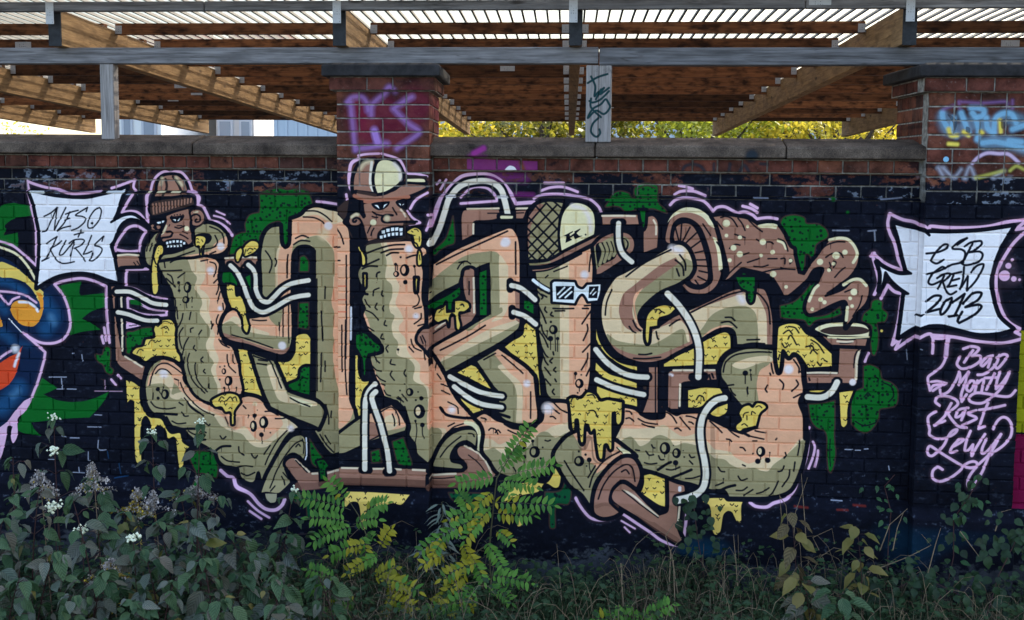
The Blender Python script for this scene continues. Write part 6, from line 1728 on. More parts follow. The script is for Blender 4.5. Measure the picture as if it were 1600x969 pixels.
M_WRAFT = wood('tan_rafter_timber', (.19, .115, .052), (.36, .235, .115), (.085, .048, .022), stainamt=.55, axis='Y')
def post_base(N, L, pos, ob):
    g = noise(N, L, pos, 2.4, 6, .65, (30, 30, 1.4)); r = ramp(N, (.3, (.14, .125, .115)), (.65, (.38, .35, .335))); L.new(g.outputs[0], r.inputs[0])
    return r.outputs[0], g.outputs[0]
M_POST = painted('post_timber', post_base, .8)
def simple(name, col, rough=.6, metal=0., nscale=None, var=.3, spec=.3, bmp=0):
    m, N, L, B = newmat(name); B.inputs['Roughness'].default_value = rough; B.inputs['Metallic'].default_value = metal; B.inputs['Specular IOR Level'].default_value = spec
    if nscale:
        tc = N.new('ShaderNodeNewGeometry'); n = noise(N, L, tc.outputs['Position'], nscale, 5, .6)
        r = ramp(N, (.3, tuple(v*(1-var) for v in col)), (.7, tuple(min(1, v*(1+var)) for v in col))); L.new(n.outputs[0], r.inputs[0]); L.new(r.outputs[0], B.inputs['Base Color'])
        if bmp: bump(N, L, B, n.outputs[0], bmp, .01)
    else: B.inputs['Base Color'].default_value = (*col, 1)
    return m
M_BLACK = simple('dark_end_grain', (.022, .024, .028), .7, 0, 40, .4)
def plate_mat():
    m, N, L, B = newmat('galvanised_plate'); tc = N.new('ShaderNodeTexCoord')
    v = N.new('ShaderNodeTexVoronoi'); v.inputs['Scale'].default_value = 75; v.inputs['Randomness'].default_value = .25; L.new(tc.outputs['Object'], v.inputs['Vector'])
    r = ramp(N, (.16, (.03, .03, .03)), (.24, (.42, .43, .45))); L.new(v.outputs['Distance'], r.inputs[0]); L.new(r.outputs[0], B.inputs['Base Color'])
    B.inputs['Roughness'].default_value = .5; B.inputs['Metallic'].default_value = .2; return m
M_PLATE = plate_mat()
def sheet_mat():
    m, N, L, B = newmat('translucent_corrugated_sheet'); out = [n for n in N if n.type == 'OUTPUT_MATERIAL'][0]
    t = N.new('ShaderNodeBsdfTranslucent'); g = N.new('ShaderNodeNewGeometry'); n = noise(N, L, g.outputs['Position'], 3, 4, .6, (14, .6, 1))
    r = ramp(N, (.3, (.15, .14, .115)), (.6, (.23, .22, .19))); L.new(n.outputs[0], r.inputs[0]); L.new(r.outputs[0], t.inputs['Color'])
    B.inputs['Base Color'].default_value = (.75, .74, .70, 1); B.inputs['Roughness'].default_value = .4
    mx = N.new('ShaderNodeMixShader'); mx.inputs[0].default_value = .82; L.new(B.outputs[0], mx.inputs[1]); L.new(t.outputs[0], mx.inputs[2])
    tr = N.new('ShaderNodeBsdfTransparent'); tr.inputs[0].default_value = (.9, .88, .82, 1); m2 = N.new('ShaderNodeMixShader'); m2.inputs[0].default_value = .30; L.new(mx.outputs[0], m2.inputs[1]); L.new(tr.outputs[0], m2.inputs[2]); L.new(m2.outputs[0], out.inputs['Surface']); return m
M_SHEET = sheet_mat(); M_RIB = simple('shade_toned_sheet_rib', (.10, .085, .065), .7, 0, 8, .5)  # rib colour darkened to paint in the shade lines along the corrugation
# ------------------------------------------------------------------ brick wall in bays and piers
GH, GS, JT = .141, .282, .0088                            # header pitch, stretcher pitch, joint
COUR = [.605+k*.07864 for k in range(23)]                # 22 courses from plinth to ledge
BRK = {}
def brick_mesh(w, d, h, v):
    key = (round(w, 3), round(d, 3), round(h, 3), v)
    if key in BRK: return BRK[key]
    rr = random.Random(hash(key)); c = .0036; j = lambda a: rr.uniform(-a, a); mb = MB()
    o = [(x+j(.0018), 0, z+j(.0016)) for x, z in ((-w/2, -h/2), (w/2, -h/2), (w/2, h/2), (-w/2, h/2))]
    f = [(x*(1-2*c/w), -c*.7+j(.0009), z*(1-2*c/h)) for x, _, z in o]
    b = [(x, d, z) for x, _, z in o]
    mb.v = f+o+b; mb.f = [(0, 1, 2, 3)]+[(k, 4+k, 4+(k+1) % 4, (k+1) % 4) for k in range(4)]+[(4+k, 8+k, 8+(k+1) % 4, 4+(k+1) % 4) for k in range(4)]
    BRK[key] = mb.mesh('brick', M_BRICK); return BRK[key]
def row(x0, x1, z0, z1, Y, kind, out, off=0.):
    """list of bricks (x centre, z centre, width, height, Y) of one course, cut at the ends"""
    p = GS if kind == 's' else GH
    k = math.floor((x0-off)/p); x = off+k*p
    while x < x1:
        a, b = max(x, x0), min(x+p, x1)
        if b-a > .03: out.append(((a+b)/2, (z0+z1)/2, b-a-JT, z1-z0-JT, Y))
        x += p
def seen(x, z, Y):
    v = Vector((x, Y+CD, z-CZ)); d = v.dot(CF); return 800+FPX*v.dot(CR)/d, 484.5-FPX*v.dot(CU)/d
def lay(parent, bricks, depth=.10, limit=300):
    def rank(b):
        px, py = seen(b[0], b[1], b[4]); inside = 0 < px < 1600 and 0 < py < 969
        return (not inside, b[1] < .75, -b[2])
    bricks = sorted(bricks, key=rank)
    for k, (x, z, w, h, Y) in enumerate(bricks[:limit]):
        o = link('brick', brick_mesh(w, depth, h, random.randrange(4)), parent, (x, Y+random.uniform(-.0015, .0014), z))
        o.rotation_euler = (random.uniform(-.004, .004), random.uniform(-.003, .003), random.uniform(-.005, .005))
    if len(bricks) > limit:
        mb = MB()
        for x, z, w, h, Y in bricks[limit:]:
            me = brick_mesh(w, depth, h, random.randrange(4)); i = len(mb.v); y = Y+random.uniform(-.001, .001)
            mb.v += [(v.co.x+x, v.co.y+y, v.co.z+z) for v in me.vertices]; mb.f += [tuple(i+q for q in p.vertices) for p in me.polygons]
        tag(mb.build('brickwork', M_BRICK, parent), kind='stuff')
def bay(x0, x1, label, seams, off):
    W = empty('brick_wall', ((x0+x1)/2, 0, 0), label, 'wall')
    b = []
    for k in range(22): row(x0, x1, COUR[k], COUR[k+1], 0, 'h' if k % 2 else 's', b, off+(0 if k % 2 else GH/2))
    row(x0, x1, 2.348, 2.415, .026, 'h', b, off); row(x0, x1, 2.415, 2.485, .026, 's', b, off+.05)
    row(x0, x1, 2.487, 2.562, -.012, 'h', b, off+.03)
    lay(W, b)
    mb = MB(); mb.prism([(.005, .56), (.005, 2.335), (.033, 2.345), (.033, 2.485), (.0, 2.486), (.0, 2.565), (.36, 2.565), (.36, .0), (.005, .0)], x0-.05, x1+.05); mb.build('mortar_core', M_MORTAR, W)
    mb = MB(); mb.prism([(-.003, 2.3355), (-.006, 2.339), (.026, 2.350), (.03, 2.3355)], x0, x1); mb.build('ledge', M_PLINTH, W)
    mb = MB(); mb.prism([(-.0015, .6035), (-.052, .545), (-.055, -.1), (.03, -.1), (.03, .6035)], x0, x1); mb.build('plinth', M_PLINTH, W, bevel=.004)
    xs = [x0-.045]+[s for s in seams if x0 < s < x1]+[x1+.045]
    for a, c in zip(xs, xs[1:]):
        mb = MB(); e = .004; dz = random.uniform(-.003, .003)
        mb.prism([(-.062, 2.568+dz), (-.066, 2.632+dz), (-.05, 2.640+dz), (.19, 2.688+dz), (.43, 2.64+dz), (.445, 2.568+dz)], a+e, c-e)
        mb.build('coping_stone', M_COPING, W, bevel=.006)
    return W
SKP = -.0735                                             # the piers' flanks run back slightly to the left
def pier(x0, x1, label, side):
    W = empty('brick_pier', ((x0+x1)/2, -.1, 0), label, 'pier')
    zs = [.605+k*(2.938-.605)/30 for k in range(31)]; b = []
    n = (x1-x0)/4
    for k in range(30):
        if 3 <= 0: pass
        if k % 2: xs = [x0+n*i for i in range(5)]
        else: xs = [x0, x0+2*n, x1] if k % 4 else [x0, x0+n*.5, x0+2.5*n, x1-n*.0] 
        if not k % 2 and k % 4 == 0: xs = [x0, x0+n, x0+3*n, x1]
        for a, c in zip(xs, xs[1:]): b.append(((a+c)/2, (zs[k]+zs[k+1])/2, c-a-JT, zs[k+1]-zs[k]-JT, -.1))
    xs = [x0-.033, x0+.19, x0+.34, x1+.033]
    for a, c in zip(xs, xs[1:]): b.append(((a+c)/2, 2.978, c-a-JT, .070, -.135))
    lay(W, b, depth=.125)
    # flank bricks over the coping
    fb = []
    for k in range(26, 31):
        z0, z1 = (zs[k], zs[k+1]) if k < 30 else (2.943, 3.013)
        ys = [.026, .16, .30, .43, .545] if k % 2 else [.026, .09, .23, .37, .545]
        for a, c in zip(ys, ys[1:]):
            for sgn, xf in ((-1, x0), (1, x1)):
                ov = .033 if k == 30 else 0
                mb = MB(); xa = xf+sgn*ov
                mb.box(min(xa, xa-sgn*.1), max(xa, xa-sgn*.1), a+JT/2, c-JT/2, z0+JT/2, z1-JT/2)
                mb.v = [(x+SKP*(y+.1), y, z) for x, y, z in mb.v]
                mb.build('brick', M_BRICK, W, bevel=.003)
    mb = MB(); e = .0055; mb.box(x0+e, x1-e, -.0945, .54, .3, 2.94, SKP); mb.build('mortar_core', M_MORTAR, W)
    mb = MB(); mb.box(x0-.026, x1+.026, -.128, .572, 2.9405, 3.0175, SKP); mb.build('corbel_mortar', M_MORTAR, W)
    mb = MB(); mb.prism([(-.1015, .588), (-.152, .53), (-.155, -.1), (.0, -.1), (.0, .588)], x0-.003, x1+.003); mb.build('plinth', M_PLINTH, W, bevel=.004)
    mb = MB(); a, c, f, r = x0-.068, x1+.068, -.170, .615
    lo, hi, tp = 3.019, 3.082, 3.098
    P = [(a, f), (c, f), (c+SKP*.78, r), (a+SKP*.78, r)]; q = [(x+(.05 if i in (0, 3) else -.05), y+(.05 if i < 2 else -.05)) for i, (x, y) in enumerate(P)]
    for Z, R in ((lo, P), (hi, P), (tp, q)): mb.v += [(x, y, Z) for x, y in R]
    for L_ in (0, 4): mb.f += [(L_+i, L_+(i+1) % 4, L_+4+(i+1) % 4, L_+4+i) for i in range(4)]
    mb.f += [(3, 2, 1, 0), (8, 9, 10, 11)]; mb.build('cap_stone', M_CAP, W, bevel=.006)
    return W
M_CAP = simple('dark_cap_stone', (.026, .024, .025), .9, 0, 9, .7, bmp=.4)
XP0, XP1, XQ0, XQ1 = -1.746, -1.194, 1.600, 2.160
bay(-5.4, XP0, 'black painted brick wall left of the middle pier, with the white NESO + KURLS banner and striped letters', [-4.2, -2.62], -2.986)
bay(XP1, XQ0, 'black painted brick wall right of the middle pier, with painted sunglasses, flower pot and tentacle', [-.245, .835], -.422)
bay(XQ1, 4.6, 'brick wall beyond the right pier, painted lime green and magenta, at the right edge', [3.2], .1)
pier(XP0, XP1, 'brick pier in the middle, purple spray tag above a painted face in a cap', 1)
pier(XQ0, XQ1, 'brick pier at the right, light blue spray tag above pink handwritten names', -1)
# ------------------------------------------------------------------ timber shelter behind and over the wall
SH = empty('timber_shelter', (-1, 4, 0), 'open timber shelter with brown rafters, purlins and a translucent corrugated roof behind the wall', 'shelter')
SKR, SLR = -.053, -.0256
def beam(name, x0, x1, y0, y1, z0, z1, mat, parent=SH, bev=.004, sk=0, dz=0):
    mb = MB(); mb.box(x0, x1, y0, y1, z0, z1, sk, dz); return mb.build(name, mat, parent, bevel=bev)
beam('front_beam', -7.2, -.236, .0, .10, 3.103, 3.196, M_WGREY); beam('front_beam', -.230, 5.2, -.004, .096, 3.094, 3.192, M_WGREY)
beam('post', -3.205, -3.122, .01, .09, 2.655, 3.102, M_POST)
beam('post', -.304, -.2315, .0, .10, 2.655, 3.0935, M_POST); beam('post', -.2295, -.158, .0, .10, 2.655, 3.0925, M_POST)
RX = [-6.78, -5.22, -3.42, -1.72, -.362, 1.478, 3.1, 4.7]; RW = .072; Y0, Y1 = -.10, 9.3
for x in RX:
    r = beam('rafter', x-RW/2, x+RW/2, Y0, Y1, 3.198, 3.405, M_WRAFT, sk=SKR, dz=SLR)
    beam('end_board', x-RW/2-.002, x+RW/2+.002, Y0-.014, Y0-.002, 3.194, 3.400, M_BLACK, r, .001)
    mb = MB(); dx = .012 if x < -1 else .0
    mb.box(x-.036+dx, x+.012+dx, -.1725, -.1700, 3.315, 3.44); o = mb.build('nail_plate', M_PLATE, r)
# purlins: the front one runs through, the others hang between the rafters
for a, c in ((-7.2, -2.5), (-2.495, .9), (.905, 5.2)): beam('purlin', a, c, -.168, -.115, 3.388, 3.442, M_WGREY)
PY = [.80+.80*k for k in range(11)]
for k, y in enumerate(PY):
    for i in range(len(RX)-1):
        xa = RX[i]+RW/2+SKR*(y-Y0)+.003; xb = RX[i+1]-RW/2+SKR*(y-Y0)-.003; dz = SLR*(y+.13)
        p = beam('purlin', xa, xb, y, y+.06, (3.382 if k < 2 else 3.352+random.uniform(-.010, .011))+dz, 3.452+dz, M_WPURL, bev=0)
        for s, xe in ((1, xa), (-1, xb)):
            mb = MB(); mb.box(min(xe, xe+s*.045), max(xe, xe+s*.045), y-.0035, y-.001, (3.384 if k < 2 else 3.366)+dz, 3.437+dz); mb.build('joist_hanger', M_PLATE, p)
        if random.random() < .3 and 0 < k < 9:
            mb = MB(); xm = random.uniform(xa+.3, xb-.3); mb.box(xm-.06, xm+.06, y-.0035, y-.001, 3.392+dz, 3.434+dz); mb.build('splice_plate', M_PLATE, p)
mb = MB(); mb.box(.92, 1.04, -.171, -.1685, 3.405, 3.436); mb.build('splice_plate', M_PLATE, SH)
# corrugated sheets, each 1.2 m wide, ribs running back
P_ = .0755
for sN in range(-6, 5):
    xa = sN*P_*16; mb = MB(); ya, yb = -.42, 9.6; prof = []
    for q in range(16):
        x = xa+q*P_; prof += [(x, 0), (x+P_-.012, 0), (x+P_-.009, .018), (x+P_-.003, .018)]
    prof.append((xa+16*P_, 0)); i = 0
    for (x, z) in prof:
        for y in (ya, yb): mb.v.append((x+SKR*(y-Y0), y, 3.456+z+SLR*(y+.13)))
    for q in range(len(prof)-1): mb.f.append((2*q, 2*q+1, 2*q+3, 2*q+2))
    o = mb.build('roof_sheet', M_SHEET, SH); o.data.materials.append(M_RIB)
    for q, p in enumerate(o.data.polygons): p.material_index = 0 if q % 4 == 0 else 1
# ------------------------------------------------------------------ ground
M_SOIL = simple('dark_soil', (.035, .030, .024), .95, 0, 6, .6, bmp=.8)
rs = random.Random(5)
mb = MB(); GXs = [-90, -20, -9, -6, -4.6]+[-4.4+.1*k for k in range(71)]+[3, 4.6, 9, 20, 90]; GYs = [-60, -20, -9, -4, -2.6]+[-2.4+.1*k for k in range(26)]+[1, 4, 12, 30, 60, 140]
def gz(x, y):
    if -4.5 < x < 2.8 and -2.5 < y < -.06: return .035*math.sin(x*2.3+y)+.03*math.sin(x*5.1-y*4)+.05*max(0, .5+y)*(.6+.4*math.sin(x*1.3))
    return 0.
for y in GYs:
    for x in GXs: mb.v.append((x, y, gz(x, y)))
n = len(GXs)
for j in range(len(GYs)-1):
    for i in range(n-1): mb.f.append((j*n+i, j*n+i+1, (j+1)*n+i+1, (j+1)*n+i))
tag(mb.build('ground', M_SOIL, loc=(0, 0, 0), smooth=True), kind='structure')
# ------------------------------------------------------------------ leaf materials
def leaf_mat(name, col, col2, trans=.25, vein=0., rough=.46):
    m, N, L, B = newmat(name); out = [q for q in N if q.type == 'OUTPUT_MATERIAL'][0]
    ob = N.new('ShaderNodeObjectInfo'); tc = N.new('ShaderNodeTexCoord'); ge = N.new('ShaderNodeNewGeometry')
    nz = noise(N, L, ge.outputs['Position'], 23, 3, .6)
    ad = N.new('ShaderNodeMath'); ad.operation = 'ADD'; ad.use_clamp = True
    mu = N.new('ShaderNodeMath'); mu.operation = 'MULTIPLY'; mu.inputs[1].default_value = .7; L.new(ob.outputs['Random'], mu.inputs[0])
    su = N.new('ShaderNodeMath'); su.operation = 'SUBTRACT'; su.inputs[1].default_value = .2; L.new(nz.outputs[0], su.inputs[0])
    L.new(mu.outputs[0], ad.inputs[0]); L.new(su.outputs[0], ad.inputs[1])
    r = ramp(N, (.15, col), (.85, col2)); L.new(ad.outputs[0], r.inputs[0]); c = r.outputs[0]
    B.inputs['Roughness'].default_value = rough; B.inputs['Specular IOR Level'].default_value = .2
    if vein:
        sp = N.new('ShaderNodeSeparateXYZ'); L.new(tc.outputs['Object'], sp.inputs[0])
        ab = N.new('ShaderNodeMath'); ab.operation = 'ABSOLUTE'; L.new(sp.outputs[0], ab.inputs[0])
        ml = N.new('ShaderNodeMath'); ml.operation = 'MULTIPLY_ADD'; ml.inputs[1].default_value = -1.5; L.new(ab.outputs[0], ml.inputs[0]); L.new(sp.outputs[1], ml.inputs[2])
        si = N.new('ShaderNodeMath'); si.operation = 'MULTIPLY'; si.inputs[1].default_value = vein; L.new(ml.outputs[0], si.inputs[0])
        sn = N.new('ShaderNodeMath'); sn.operation = 'SINE'; L.new(si.outputs[0], sn.inputs[0])
        vr = ramp(N, (.0, (.62, .64, .62)), (.95, (1.15, 1.15, 1.15))); 
        mr = N.new('ShaderNodeMapRange'); mr.inputs[1].default_value = -1; L.new(sn.outputs[0], mr.inputs[0]); L.new(mr.outputs[0], vr.inputs[0])
        c = mixrgb(N, L, .8, c, vr.outputs[0], 'MULTIPLY'); bump(N, L, B, sn.outputs[0], .35, .004)
    L.new(c, B.inputs['Base Color'])
    t = N.new('ShaderNodeBsdfTranslucent'); L.new(c, t.inputs['Color']); mx = N.new('ShaderNodeMixShader'); mx.inputs[0].default_value = trans
    L.new(B.outputs[0], mx.inputs[1]); L.new(t.outputs[0], mx.inputs[2]); L.new(mx.outputs[0], out.inputs['Surface']); return m
M_LDOG = leaf_mat('dogwood_leaf_green', (.018, .056, .022), (.070, .120, .052), .2, 420)
M_LGREY = leaf_mat('dogwood_leaf_grey', (.065, .095, .065), (.125, .135, .105), .15, 420)
M_LPUR = leaf_mat('dogwood_leaf_dull', (.06, .07, .045), (.13, .115, .085), .15, 420)
M_LOC = leaf_mat('locust_leaflet_green', (.036, .125, .020), (.12, .265, .036), .36)
M_LOCY = leaf_mat('locust_leaflet_yellow', (.19, .20, .014), (.37, .31, .02), .36)
M_LYEL = leaf_mat('autumn_leaf', (.10, .11, .025), (.21, .165, .05), .3)
M_LBRN = leaf_mat('browning_leaf', (.085, .055, .032), (.15, .11, .05), .3, 300)
M_IVY = leaf_mat('ivy_leaf', (.006, .017, .007), (.022, .048, .018), .15)
M_WILL = leaf_mat('narrow_grey_leaf', (.10, .14, .11), (.17, .19, .15), .2)
M_STEM = simple('dark_red_stem', (.040, .014, .014), .6); M_GSTEM = simple('green_brown_stem', (.07, .065, .03), .7)
M_DRY = simple('dry_stalk', (.17, .118, .07), .85, 0, 30, .4); M_FLUFF = simple('grey_seed_fluff', (.44, .39, .36), .95, 0, 60, .35)
M_GOLD = simple('yellow_floret', (.42, .30, .03), .8, 0, 40, .4); M_BERRY = simple('cream_berry', (.78, .80, .58), .5)
def leaf_mesh(name, mat, ln, wd, droop=.25, fold=.25, tip=1.0, rows=6, wav=0., seed=0):
    rr = random.Random(seed); mb = MB()
    for i in range(rows+1):
        t = i/rows; w = wd/2*(math.sin(math.pi*min(1, t**.75))**.8 if 0 < t < 1 else 0)*(1 if t < .6 else 1-tip*.35*(t-.6)/.4)
        y = ln*t; z = -droop*ln*t*t
        if i in (0, rows): mb.v += [(0, y, z)]
        else:
            u = fold*w; a = rr.uniform(-wav, wav)*ln; b = rr.uniform(-wav, wav)*ln
            mb.v += [(-w, y, z+u+a), (-w*.55, y, z+u*.75), (0, y, z), (w*.55, y, z+u*.75), (w, y, z+u+b)]
    k = 1
    mb.f += [(0, 2, 1), (0, 3, 2), (0, 4, 3), (0, 5, 4)]
    for i in range(rows-2):
        a = 1+5*i
        for q in range(4): mb.f.append((a+q, a+q+1, a+q+6, a+q+5))
    a = 1+5*(rows-2); e = len(mb.v)-1
    mb.f += [(a+q, a+q+1, e) for q in range(4)]
    me = bpy.data.meshes.new(name); me.from_pydata(mb.v, [], mb.f); me.materials.append(mat); me.polygons.foreach_set('use_smooth', [True]*len(me.polygons)); return me
def orient(o, d, up=Vector((0, 0, 1)), roll=0.):
    """local +Y runs along d, local +Z looks up"""
    y = d.normalized(); x = y.cross(up)
    x = x.normalized() if x.length > 1e-4 else Vector((1, 0, 0)); z = x.cross(y)
    R = Matrix((x, y, z)).transposed()
    o.rotation_euler = (R @ Matrix.Rotation(roll, 3, 'Y')).to_euler()
LV = {m: [leaf_mesh('leaf', m, .105, .060, .08+.13*i, .16+.11*i, 1., 7, .03, i) for i in range(5)] for m in (M_LDOG, M_LGREY, M_LPUR, M_LBRN)}
LVY = [leaf_mesh('leaf', M_LYEL, .085, .055, .2+.1*i, .2, 1., 6, .03, i) for i in range(3)]
def bez(a, b, c, n): return [a*(1-t)**2+b*2*t*(1-t)+c*t*t for t in [i/(n-1) for i in range(n)]]
def berries(root, p, n=18, r=.0075, spread=.026):
    mb = MB()
    for _ in range(n):
        q = p+Vector((rs.gauss(0, 1), rs.gauss(0, 1), rs.gauss(0, .7)))*spread*.55; s = r*rs.uniform(.7, 1.2)
        i = len(mb.v); mb.v += [tuple(q+Vector(v)*s) for v in ((1, 0, 0), (-1, 0, 0), (0, 1, 0), (0, -1, 0), (0, 0, 1), (0, 0, -1))]
        mb.f += [tuple(i+k for k in f) for f in ((0, 2, 4), (2, 1, 4), (1, 3, 4), (3, 0, 4), (2, 0, 5), (1, 2, 5), (3, 1, 5), (0, 3, 5))]
    mb.build('berry_cluster', M_BERRY, root, smooth=True)
def dogwood(px, py, Y, label, group=None, nl=30, size=1., bare=.30, flower=False, lean=None, mats=(.5, .33)):
    top = at(px, py, Y); b = Vector((top.x+rs.uniform(-.22, .22) if lean is None else top.x+lean, Y+rs.uniform(-.05, .1), 0.0))
    root = empty('dogwood_shrub', b, label, 'shrub', group)
    P = bez(b-Vector((0, 0, .03)), Vector((b.x*.7+top.x*.3, Y, top.z*.6)), top, 9)
    mb = MB(); mb.tube(P, [.0055-.0035*i/8 for i in range(9)], 5); br = []
    n = max(4, nl//4)
    for k in range(n):
        t = bare+(1-bare)*(k+.5)/n; i = min(7, int(t*8)); q = P[i].lerp(P[i+1], t*8-i); az = rs.uniform(0, 6.28)
        for s in (0, math.pi):
            d = Vector((math.cos(az+s), math.sin(az+s)*.8, rs.uniform(.1, .7))); e = q+d*rs.uniform(.03, .13)*(1.25-t)*1.6
            mb.tube([q, (q+e)/2+Vector((0, 0, .01)), e], [.0022, .0018, .0012], 4); br.append((q, e, d, t))
    mb.build('stem', M_STEM, root, smooth=True)
    for q, e, d, t in br:
        for w in range(2):
            m = M_LDOG if rs.random() < mats[0] else (M_LGREY if rs.random() < mats[1]*2 else M_LPUR)
            o = link('leaf', rs.choice(LVY if rs.random() < .04 else LV[m]), root, e if w == 0 else q.lerp(e, .55))
            dd = Vector((d.x, d.y-.25, 0)).normalized(); dd = (Matrix.Rotation((-1)**w*rs.uniform(.1, .8), 3, 'Z') @ dd)
            dd.z = rs.uniform(-1.6, .15); s = size*rs.choice((.5, .7, .9, 1.05, 1.3))*rs.uniform(.85, 1.1)*(1.1-.3*t)
            o.scale = (s, s, s); orient(o, dd, Vector((0, -.45, 1)), rs.uniform(-.75, .75))
    for w in range(2):
        o = link('leaf', rs.choice(LV[M_LDOG]), root, top); dd = Vector((rs.uniform(-1, 1), -.4, -.3)); s = size*.6; o.scale = (s, s, s); orient(o, dd)
    if flower: berries(root, top+Vector((0, 0, .012)))
    return root
# tall shoots one can tell apart
dogwood(84, 655, -.75, 'tall dark-stemmed dogwood shoot at far left with a cream flower head before the green spikes', None, 22, .95, .35, True, .0)
dogwood(237, 678, -.6, 'thin dogwood shoot standing before the yellow drips under the striped worm', None, 16, .9, .42, True, .02)
dogwood(313, 662, -.8, 'dogwood shoot with a cream flower head standing before the olive worm tail', None, 20, .95, .4, True, -.04)
dogwood(459, 768, -.6, 'dogwood shoot with a yellow-green flower head left of the ferny locust sapling', None, 18, 1., .3, True, -.1)
dogwood(345, 775, -.9, 'dogwood shoot with broad round leaves at the foot of the green drip', None, 22, 1.05, .3, False)
dogwood(20, 715, -1.3, 'leafy dogwood shoot at the left edge of the photo', None, 34, 1., .25)
CL = [(62, 762, -1.5), (112, 775, -1.6), (152, 812, -1.4), (195, 800, -1.0), (250, 815, -1.3), (300, 812, -1.5), (355, 830, -1.2), (398, 862, -1.3), (450, 835, -.9), (380, 898, -1.5), (5, 810, -1.6),
      (225, 858, -1.6), (318, 872, -1.7), (432, 900, -1.6), (88, 862, -1.75), (165, 892, -1.75), (272, 908, -1.8), (498, 900, -1.4), (30, 905, -1.85), (120, 930, -1.9), (350, 935, -1.85), (210, 940, -1.9), (440, 945, -1.9), (140, 745, -.9), (280, 765, -.75)]
ORD = 'leftmost second third fourth fifth sixth seventh eighth ninth tenth eleventh'.split()
for rowname, lo, hi in (('back row', -1.25, 9), ('middle row', -1.65, -1.25), ('front row', -9, -1.65)):
    for k, c in enumerate(sorted([c for c in CL if lo < c[2] <= hi])):
        dogwood(*c, 'leafy dogwood shoot in the lower left clump, %s in the %s' % (ORD[k]+('' if k == 0 else ' from the left'), rowname), 'dogwood shoots in the lower left clump', 40, 1.02, .12)
for (px, py, Y) in ((85, 703, -.9), (84, 792, -1.4), (127, 828, -1.5), (208, 840, -1.5)): 
    p = at(px, py, Y); mb = MB(); r = empty('white_flower_head', (p.x, p.y, 0), {703: 'cream flower head among leaves under the tallest left shoot', 792: 'largest white flower head in the lower left clump', 828: 'white flower head right of the largest one in the clump', 840: 'small yellowish flower head near the middle of the left clump'}[py], 'flower')
    mb.tube([(p.x+.03, p.y+.04, 0), (p.x+.01, p.y, p.z*.6), tuple(p)], .003, 4); mb.build('stem', M_STEM, r); berries(r, p, 34 if py == 792 else 24, .010, .034 if py == 792 else .026)
# ------------------------------------------------------------------ golden rods gone to seed
def goldenrod(px, py, Y, label, h=.17, gold=.3):
    top = at(px, py, Y); root = empty('goldenrod', (top.x, Y, 0), label, 'wild flower')
    st = MB(); P = bez(Vector((top.x+.05, Y, 0)), Vector((top.x+.02, Y, top.z*.6)), top, 8); st.tube(P, [.004-.0025*i/7 for i in range(8)], 5); st.build('stem', M_DRY, root)
    fl, gd = MB(), MB()
    for k in range(16):
        t = k/15; q = top-Vector((0, 0, h*t)); az = rs.uniform(0, 6.28); ln = (.025+.12*t)*rs.uniform(.7, 1.2)
        d = Vector((math.cos(az), math.sin(az)*.7, 0))
        for j in range(9):
            u = (j+.5)/9; c = q+d*ln*u+Vector((0, 0, .03*u-.045*u*u))
            for _ in range(6):
                e = c+Vector((rs.gauss(0, .006), rs.gauss(0, .006), rs.gauss(.003, .006))); s = rs.uniform(.005, .010); tgt = gd if rs.random() < gold*(t) else fl
                a = Vector((rs.uniform(-1, 1), rs.uniform(-1, 1), rs.uniform(-1, 1))).normalized(); b = a.cross(Vector((.2, .5, 1))).normalized()
                tgt.quad(e-a*s, e+b*s*.6, e+a*s, e-b*s*.6)
    fl.build('seed_plume', M_FLUFF, root)
    if gd.v: gd.build('floret_cluster', M_GOLD, root)
    lf = MB()
    for k in range(34):
        t = rs.uniform(.15, .8); i = int(t*7); q = P[i]; az = rs.uniform(0, 6.28); d = Vector((math.cos(az), math.sin(az), rs.uniform(-.6, .1)))*rs.uniform(.03, .06); s = Vector((-d.y, d.x, 0))*.09
        lf.quad(q, q+d*.5+s, q+d, q+d*.5-s)
    lf.build('withered_leaf', M_DRY if gold < .4 else M_GOLD, root)
goldenrod(145, 728, -1.0, 'grey fluffy goldenrod plume on a rusty stem, the broadest one in the left clump', .14, .1)
goldenrod(62, 740, -1.1, 'grey goldenrod plume leaning left at the far left', .13, .15)
goldenrod(212, 768, -.9, 'goldenrod plume still partly yellow, beside the broad grey one', .12, .9)
goldenrod(240, 770, -.85, 'pale grey goldenrod plume just right of the yellow one', .12, .05)
goldenrod(308, 748, -.7, 'thin grey goldenrod plume beside the shoot under the green drip', .12, .05)
goldenrod(172, 878, -1.6, 'small yellow withered goldenrod low in the left clump', .10, .95)
